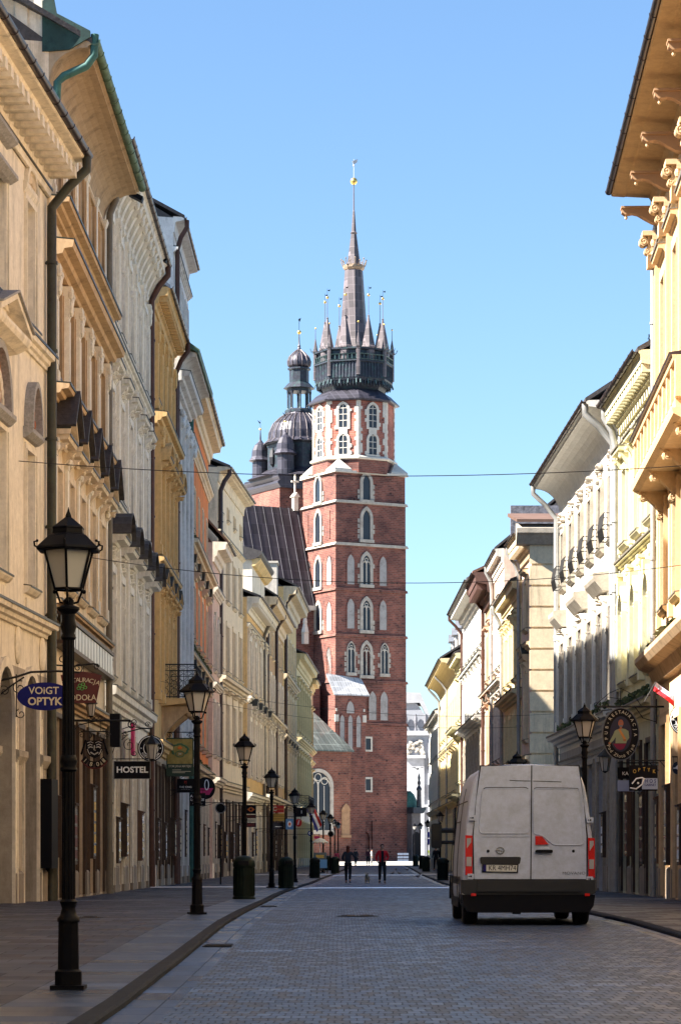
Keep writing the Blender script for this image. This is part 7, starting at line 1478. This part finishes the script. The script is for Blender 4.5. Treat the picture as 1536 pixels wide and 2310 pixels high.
    # five fingers per hand
    for n in 'lr':
        w0, h0, t0 = (Vector(J[k+n]) for k in ('wri', 'han', 'tip')); d = (t0-h0).normalized(); side = Vector((0, 1, 0)) if abs(d.y) < .9 else Vector((1, 0, 0)); m = MB()
        for i, ln in enumerate((.070, .080, .076, .060)):
            b = h0+side*(i-1.5)*.017*s; m.tube([b, b+d*ln*.55*s, b+(d+Vector((0, -.35, 0))).normalized()*ln*s], [.0085*s, .008*s, .006*s], 6)
        b = w0+(h0-w0)*.5; m.tube([b, b+(d*.6+Vector((0, -.7, 0))).normalized()*.035*s, b+(d*.9+Vector((0, -.5, 0))).normalized()*.065*s], [.010*s, .009*s, .007*s], 6); m.build('fingers', M_skin, body, 60)
    return r_
cl = lambda n, c, r=.85: mat(n, c, r, .2, 8, .2, 60)
C_red = cl('cloth_dark_red', (.60, .018, .03)); C_blk = cl('cloth_black', (.012, .012, .016)); C_char = cl('cloth_charcoal', (.04, .038, .045)); C_navy = cl('cloth_navy', (.02, .025, .05)); C_pink = cl('cloth_pink', (.45, .06, .12)); C_grey = cl('cloth_grey', (.16, .16, .17)); C_white = cl('cloth_white', (.5, .5, .48)); C_hi = cl('cloth_yellow_green', (.35, .45, .03)); C_wine = cl('cloth_wine', (.09, .02, .03))
H_dark = cl('hair_dark', (.015, .01, .01)); H_gin = cl('hair_auburn', (.13, .035, .02)); 
Y = 115.5
p1 = person('person in open dark red coat and black trousers walking towards the viewer', PX(862, Y), Y, R(4), 1.73, C_red, C_blk, H_dark, 'step', True, coat=.78, extra={'elbl': (-.27, .06, 1.16), 'wril': (-.22, -.10, .98), 'hanl': (-.19, -.16, .93), 'tipl': (-.16, -.20, .88), 'elbr': (.27, .06, 1.16), 'wrir': (.15, -.12, 1.02), 'hanr': (.09, -.16, 1.0), 'tipr': (.04, -.19, .98)})
m = MB(); m.prism([(-.065, .82), (.065, .82), (.05, 1.44), (-.05, 1.44)], -.175, -.10); m.build('dark_shirt', C_blk, p1); m = MB(); m.blob((0, -.088, 1.60), (.052, .03, .038), 10, 6); m.build('face_mask', plain('mask_cloth', (.35, .27, .25), .8), p1, 60)
Y = 118.5
p2 = person('person in dark grey top and black leggings walking away, auburn hair, arm swung out', PX(785, Y), Y, R(176), 1.68, C_char, C_blk, H_gin, 'walk', True, coat=.95, hairlen=.12, shoe=C_grey, extra={'elbl': (-.34, .02, 1.22), 'wril': (-.50, -.05, 1.10), 'hanl': (-.56, -.07, 1.06), 'tipl': (-.61, -.09, 1.03), 'elbr': (.26, .0, 1.16), 'wrir': (.17, -.14, 1.06), 'hanr': (.12, -.18, 1.05), 'tipr': (.07, -.2, 1.04)})
others = [(830, 262, 10, 1.65, C_wine, C_blk, H_dark, 'person in wine-coloured jacket standing before the tower next to a tripod', 'stand'), (802, 255, 160, 1.7, C_char, C_navy, H_dark, 'person in dark coat walking just right of the woman in leggings', 'walk'),
 (760, 215, 30, 1.5, C_pink, C_navy, H_gin, 'person in pink top beside the far left litter bin', 'stand'), (983, 195, 190, 1.78, C_blk, C_blk, H_dark, 'person in black clothes walking behind the van mirror', 'walk'), (970, 268, 0, 1.7, C_hi, C_navy, H_dark, 'person in bright yellow-green vest at the mouth of the square', 'stand'),
 (1001, 240, 20, 1.65, C_pink, C_grey, H_dark, 'person in faded pink shirt half hidden left of the van', 'stand'), (838, 266, 90, 1.6, C_white, C_grey, H_dark, 'person in white jacket beside the wine-coloured jacket', 'stand'), (727, 176, 200, 1.3, C_navy, C_char, H_dark, 'small person in navy beside the litter bin near the parasol cart', 'step')]
for (px, Y, a, H, j, t, h, lb, po) in others: person(lb, PX(px, Y), Y, R(a), H, j, t, h, po, True)
# dog
def dog(label, X, Y, rz, s, m1, m2):
    r_ = empty('dog', (X, Y, gz(Y)+RD), rz, label, 'dog')
    J = {'che': (0, -.14, .27), 'mid': (0, .02, .28), 'rum': (0, .17, .28), 'nec': (0, -.22, .36), 'hea': (0, -.27, .44), 'muz': (0, -.37, .42), 'nos': (0, -.41, .41), 't1': (0, .24, .34), 't2': (0, .30, .44), 't3': (0, .27, .50)}
    E = [('che', 'mid'), ('mid', 'rum'), ('che', 'nec'), ('nec', 'hea'), ('hea', 'muz'), ('muz', 'nos'), ('rum', 't1'), ('t1', 't2'), ('t2', 't3')]
    Rr = {'che': (.095, .105), 'mid': (.085, .085), 'rum': (.08, .085), 'nec': .06, 'hea': .065, 'muz': .034, 'nos': .022, 't1': .022, 't2': .016, 't3': .012}
    for sg, n in ((-1, 'l'), (1, 'r')):
        o = sg*.03
        J.update({'fs'+n: (sg*.06, -.15, .22), 'fe'+n: (sg*.065, -.13+o, .13), 'fw'+n: (sg*.065, -.15+o, .06), 'fp'+n: (sg*.065, -.175+o, .018), 'hh'+n: (sg*.055, .16, .23), 'hk'+n: (sg*.065, .11-o, .16), 'ho'+n: (sg*.065, .21-o, .09), 'hp'+n: (sg*.065, .18-o, .018)})
        E += [('che', 'fs'+n), ('fs'+n, 'fe'+n), ('fe'+n, 'fw'+n), ('fw'+n, 'fp'+n), ('rum', 'hh'+n), ('hh'+n, 'hk'+n), ('hk'+n, 'ho'+n), ('ho'+n, 'hp'+n)]
        Rr.update({'fs'+n: .042, 'fe'+n: .028, 'fw'+n: .020, 'fp'+n: .022, 'hh'+n: .05, 'hk'+n: .036, 'ho'+n: .018, 'hp'+n: .022})
    J = {k: tuple(c*s for c in v) for k, v in J.items()}; Rr = {k: (tuple(c*s for c in v) if isinstance(v, tuple) else v*s) for k, v in Rr.items()}
    skin('body', J, E, Rr, m1, r_)
    m = MB(); 
    for q in (-1, 1): m.prism([(q*.02*s, .49*s), (q*.065*s, .47*s), (q*.06*s, .55*s)], -.27*s, -.25*s)
    m.build('ears', m1, r_); m = MB(); m.blob((0, -.02*s, .29*s), (.10*s, .15*s, .105*s), 12, 8); m.build('coat', m2, r_, 60)
    m = MB(); m.blob((0, -.425*s, .415*s), .014*s); 
    for q in (-1, 1): m.blob((q*.03*s, -.325*s, .455*s), .008*s)
    m.build('nose_and_eyes', M_black, r_); return r_
Y = 117; dog('small cream dog in a dark coat between the two walkers', PX(828, Y), Y, R(-8), .95, cl('fur_cream', (.45, .36, .25)), C_blk)
def pigeon(label, X, Y, Z, rz, fly=False):
    r_ = empty('pigeon', (X, Y, Z), rz, label, 'bird', 'pigeons on the paving' if not fly else None); m = MB(); pm = M_grey if not fly else C_char
    m.blob((0, 0, .10), (.055, .12, .06), 10, 6); m.blob((0, -.13, .18), (.03, .035, .035), 8, 6); m.tube([(0, -.08, .12), (0, -.12, .17)], [.04, .028], 6); m.prism([(-.035, .14), (.035, .14), (.045, .24), (-.045, .24)], .08, .10, 'z'); m.tube([(0, -.16, .18), (0, -.19, .172)], [.01, .002], 5)
    m.build('body', C_grey if not fly else C_char, r_, 60)
    if fly:
        for q in (-1, 1): m = MB(); m.add([(q*.04, -.05, .12), (q*.28, -.08, .24), (q*.55, .0, .20), (q*.30, .08, .2), (q*.04, .08, .12)], [(0, 1, 2, 3, 4)]); m.add([(q*.04, -.05, .128), (q*.28, -.08, .248), (q*.55, .0, .208), (q*.30, .08, .208), (q*.04, .08, .128)], [(4, 3, 2, 1, 0)]); m.build('wing', C_char, r_)
    else:
        m = MB(); m.tube([(-.02, 0, .05), (-.02, 0, .0)], .006, 4); m.tube([(.02, 0, .05), (.02, 0, .0)], .006, 4); m.build('legs', M_red, r_)
for (px, Y, a, w__) in ((885, 168, 40, 'just right of the person in red'), (901, 168, -60, 'second to the right of the person in red'), (942, 145, 100, 'on the right half, nearest of the birds'), (893, 200, 10, 'farther off, straight behind the two near ones'), (918, 200, 70, 'farther off, rightmost of the far pair')): pigeon('grey pigeon on the roadway '+w__, PX(px, Y), Y, gz(Y)+RD, R(a))
Y = 200; pigeon('bird flying with spread wings before the pale palace wall', PX(942, Y), Y, PZ(1738, Y), R(20), True)
# ------------------------------------------------------------------ pretzel cart with parasol
Y = 172; ct = empty('vendor_cart', (PX(722, Y), Y, gz(Y)), 0, 'snack cart with glass case and white scalloped parasol on the left pavement', 'cart')
m = MB(); m.box(-.45, .45, -.3, .3, .35, .9); m.build('cart_body', M_lblue, ct); m = MB(); m.box(-.42, .42, -.27, .27, .9, 1.35); m.build('glass_case', M_case, ct)
m = MB(); m.tube([(0, 0, .9), (0, 0, 2.25)], .02, 6); m.build('parasol_pole', M_white, ct); m = MB()
n_ = 8; m.lathe([(.02, 2.3), (.3, 2.2), (.52, 2.02)], n_); 
for k in range(n_): a = 2*math.pi*(k+.5)/n_; m.blob((.48*math.cos(a), .48*math.sin(a), 2.0), (.1, .1, .08), 6, 4)
m.build('parasol_canopy', plain('canopy_white', (.62, .58, .48), .7), ct)
for sx in (-1, 1): m = MB(); m.lathe([(.02, -.03), (.22, -.03), (.24, 0), (.22, .03), (.02, .03)], 14); w_ = m.build('wheel', M_tyre, ct, 40); w_.location = (sx*.47, 0, .24); w_.rotation_euler = (0, R(90), 0)
m = MB(); m.box(-.25, .25, -.28, -.27, 1.0, 1.2); m.build('price_board', M_gold, ct)
# traffic signs
def roundsign(label, px, Y, zt, r, mm):
    s = empty('traffic_sign', (PX(px, Y), Y, gz(Y)), 0, label, 'traffic sign'); m = MB(); m.tube([(0, 0, 0), (0, 0, zt+r+.15)], .03, 8); m.build('post', M_iron, s)
    m = MB(); m.prism(ellipse(0, zt, r, r, 24), -.05, -.03); m.build('sign_disc', mm, s); m = MB(); m.prism(ellipse(0, zt, r*.8, r*.8, 24), -.056, -.051); m.build('disc_field', M_iron, s)
roundsign('round dark sign disc on a thin post by the left facades behind the second lamp', 498, 108, 3.1, .22, M_grey)
roundsign('round dark sign disc on the far left lamp row before the chapel', 746, 205, 2.75, .24, M_grey)
s = empty('traffic_sign', (PX(971, 270), 270, gz(270)), 0, 'pair of blue square signs on a post right of the far lamps', 'traffic sign'); m = MB(); m.tube([(0, 0, 0), (0, 0, 3.4)], .035, 8); m.build('post', M_iron, s)
for z in (3.0, 2.3): m = MB(); m.box(-.3, .3, -.05, -.03, z-.3, z+.3); pnl = m.build('sign_panel', M_blue, s); m = MB(); m.prism([(-.12, z-.15), (.12, z-.15), (0, z+.18)], -.056, -.051); m.build('arrow', M_white, pnl)
# stacked cafe furniture and barriers far off at the tower foot
for i, px in enumerate((903, 915)):
    Y = 290; m = MB(); X = PX(px, Y); z = gz(Y)
    for k in range(3): m.box(X-.3, X+.3, Y-.3, Y+.3, z+.05+k*.35, z+.28+k*.35)
    o = m.build('crate_stack', plain('crate_blue_grey', (.10, .13, .19), .7) if i == 0 else bpy.data.materials['crate_blue_grey'], None); tag(o, ('left' if i == 0 else 'right')+' one of two blue-grey stacks at the foot of the brick tower', 'crates')
# scattered floodlights on left cornices
for (px, py, Y) in ((303, 437, 79.5), (360, 576, 94)):
    X = PX(px, Y); Z = PZ(py, Y); r_ = empty('floodlight', (X, Y, Z), 0, ('upper' if px < 330 else 'lower')+' black floodlight on a short arm from the left cornices', 'floodlight'); m = MB(); m.prism([(-.12, .08), (.28, -.12), (.24, -.26), (-.16, -.05)], -.18, .18); m.build('housing', M_iron, r_); m = MB(); m.tube([(LX(Y)-X, 0, 0), (-.1, 0, 0)], .03, 6); m.build('arm', M_iron, r_)
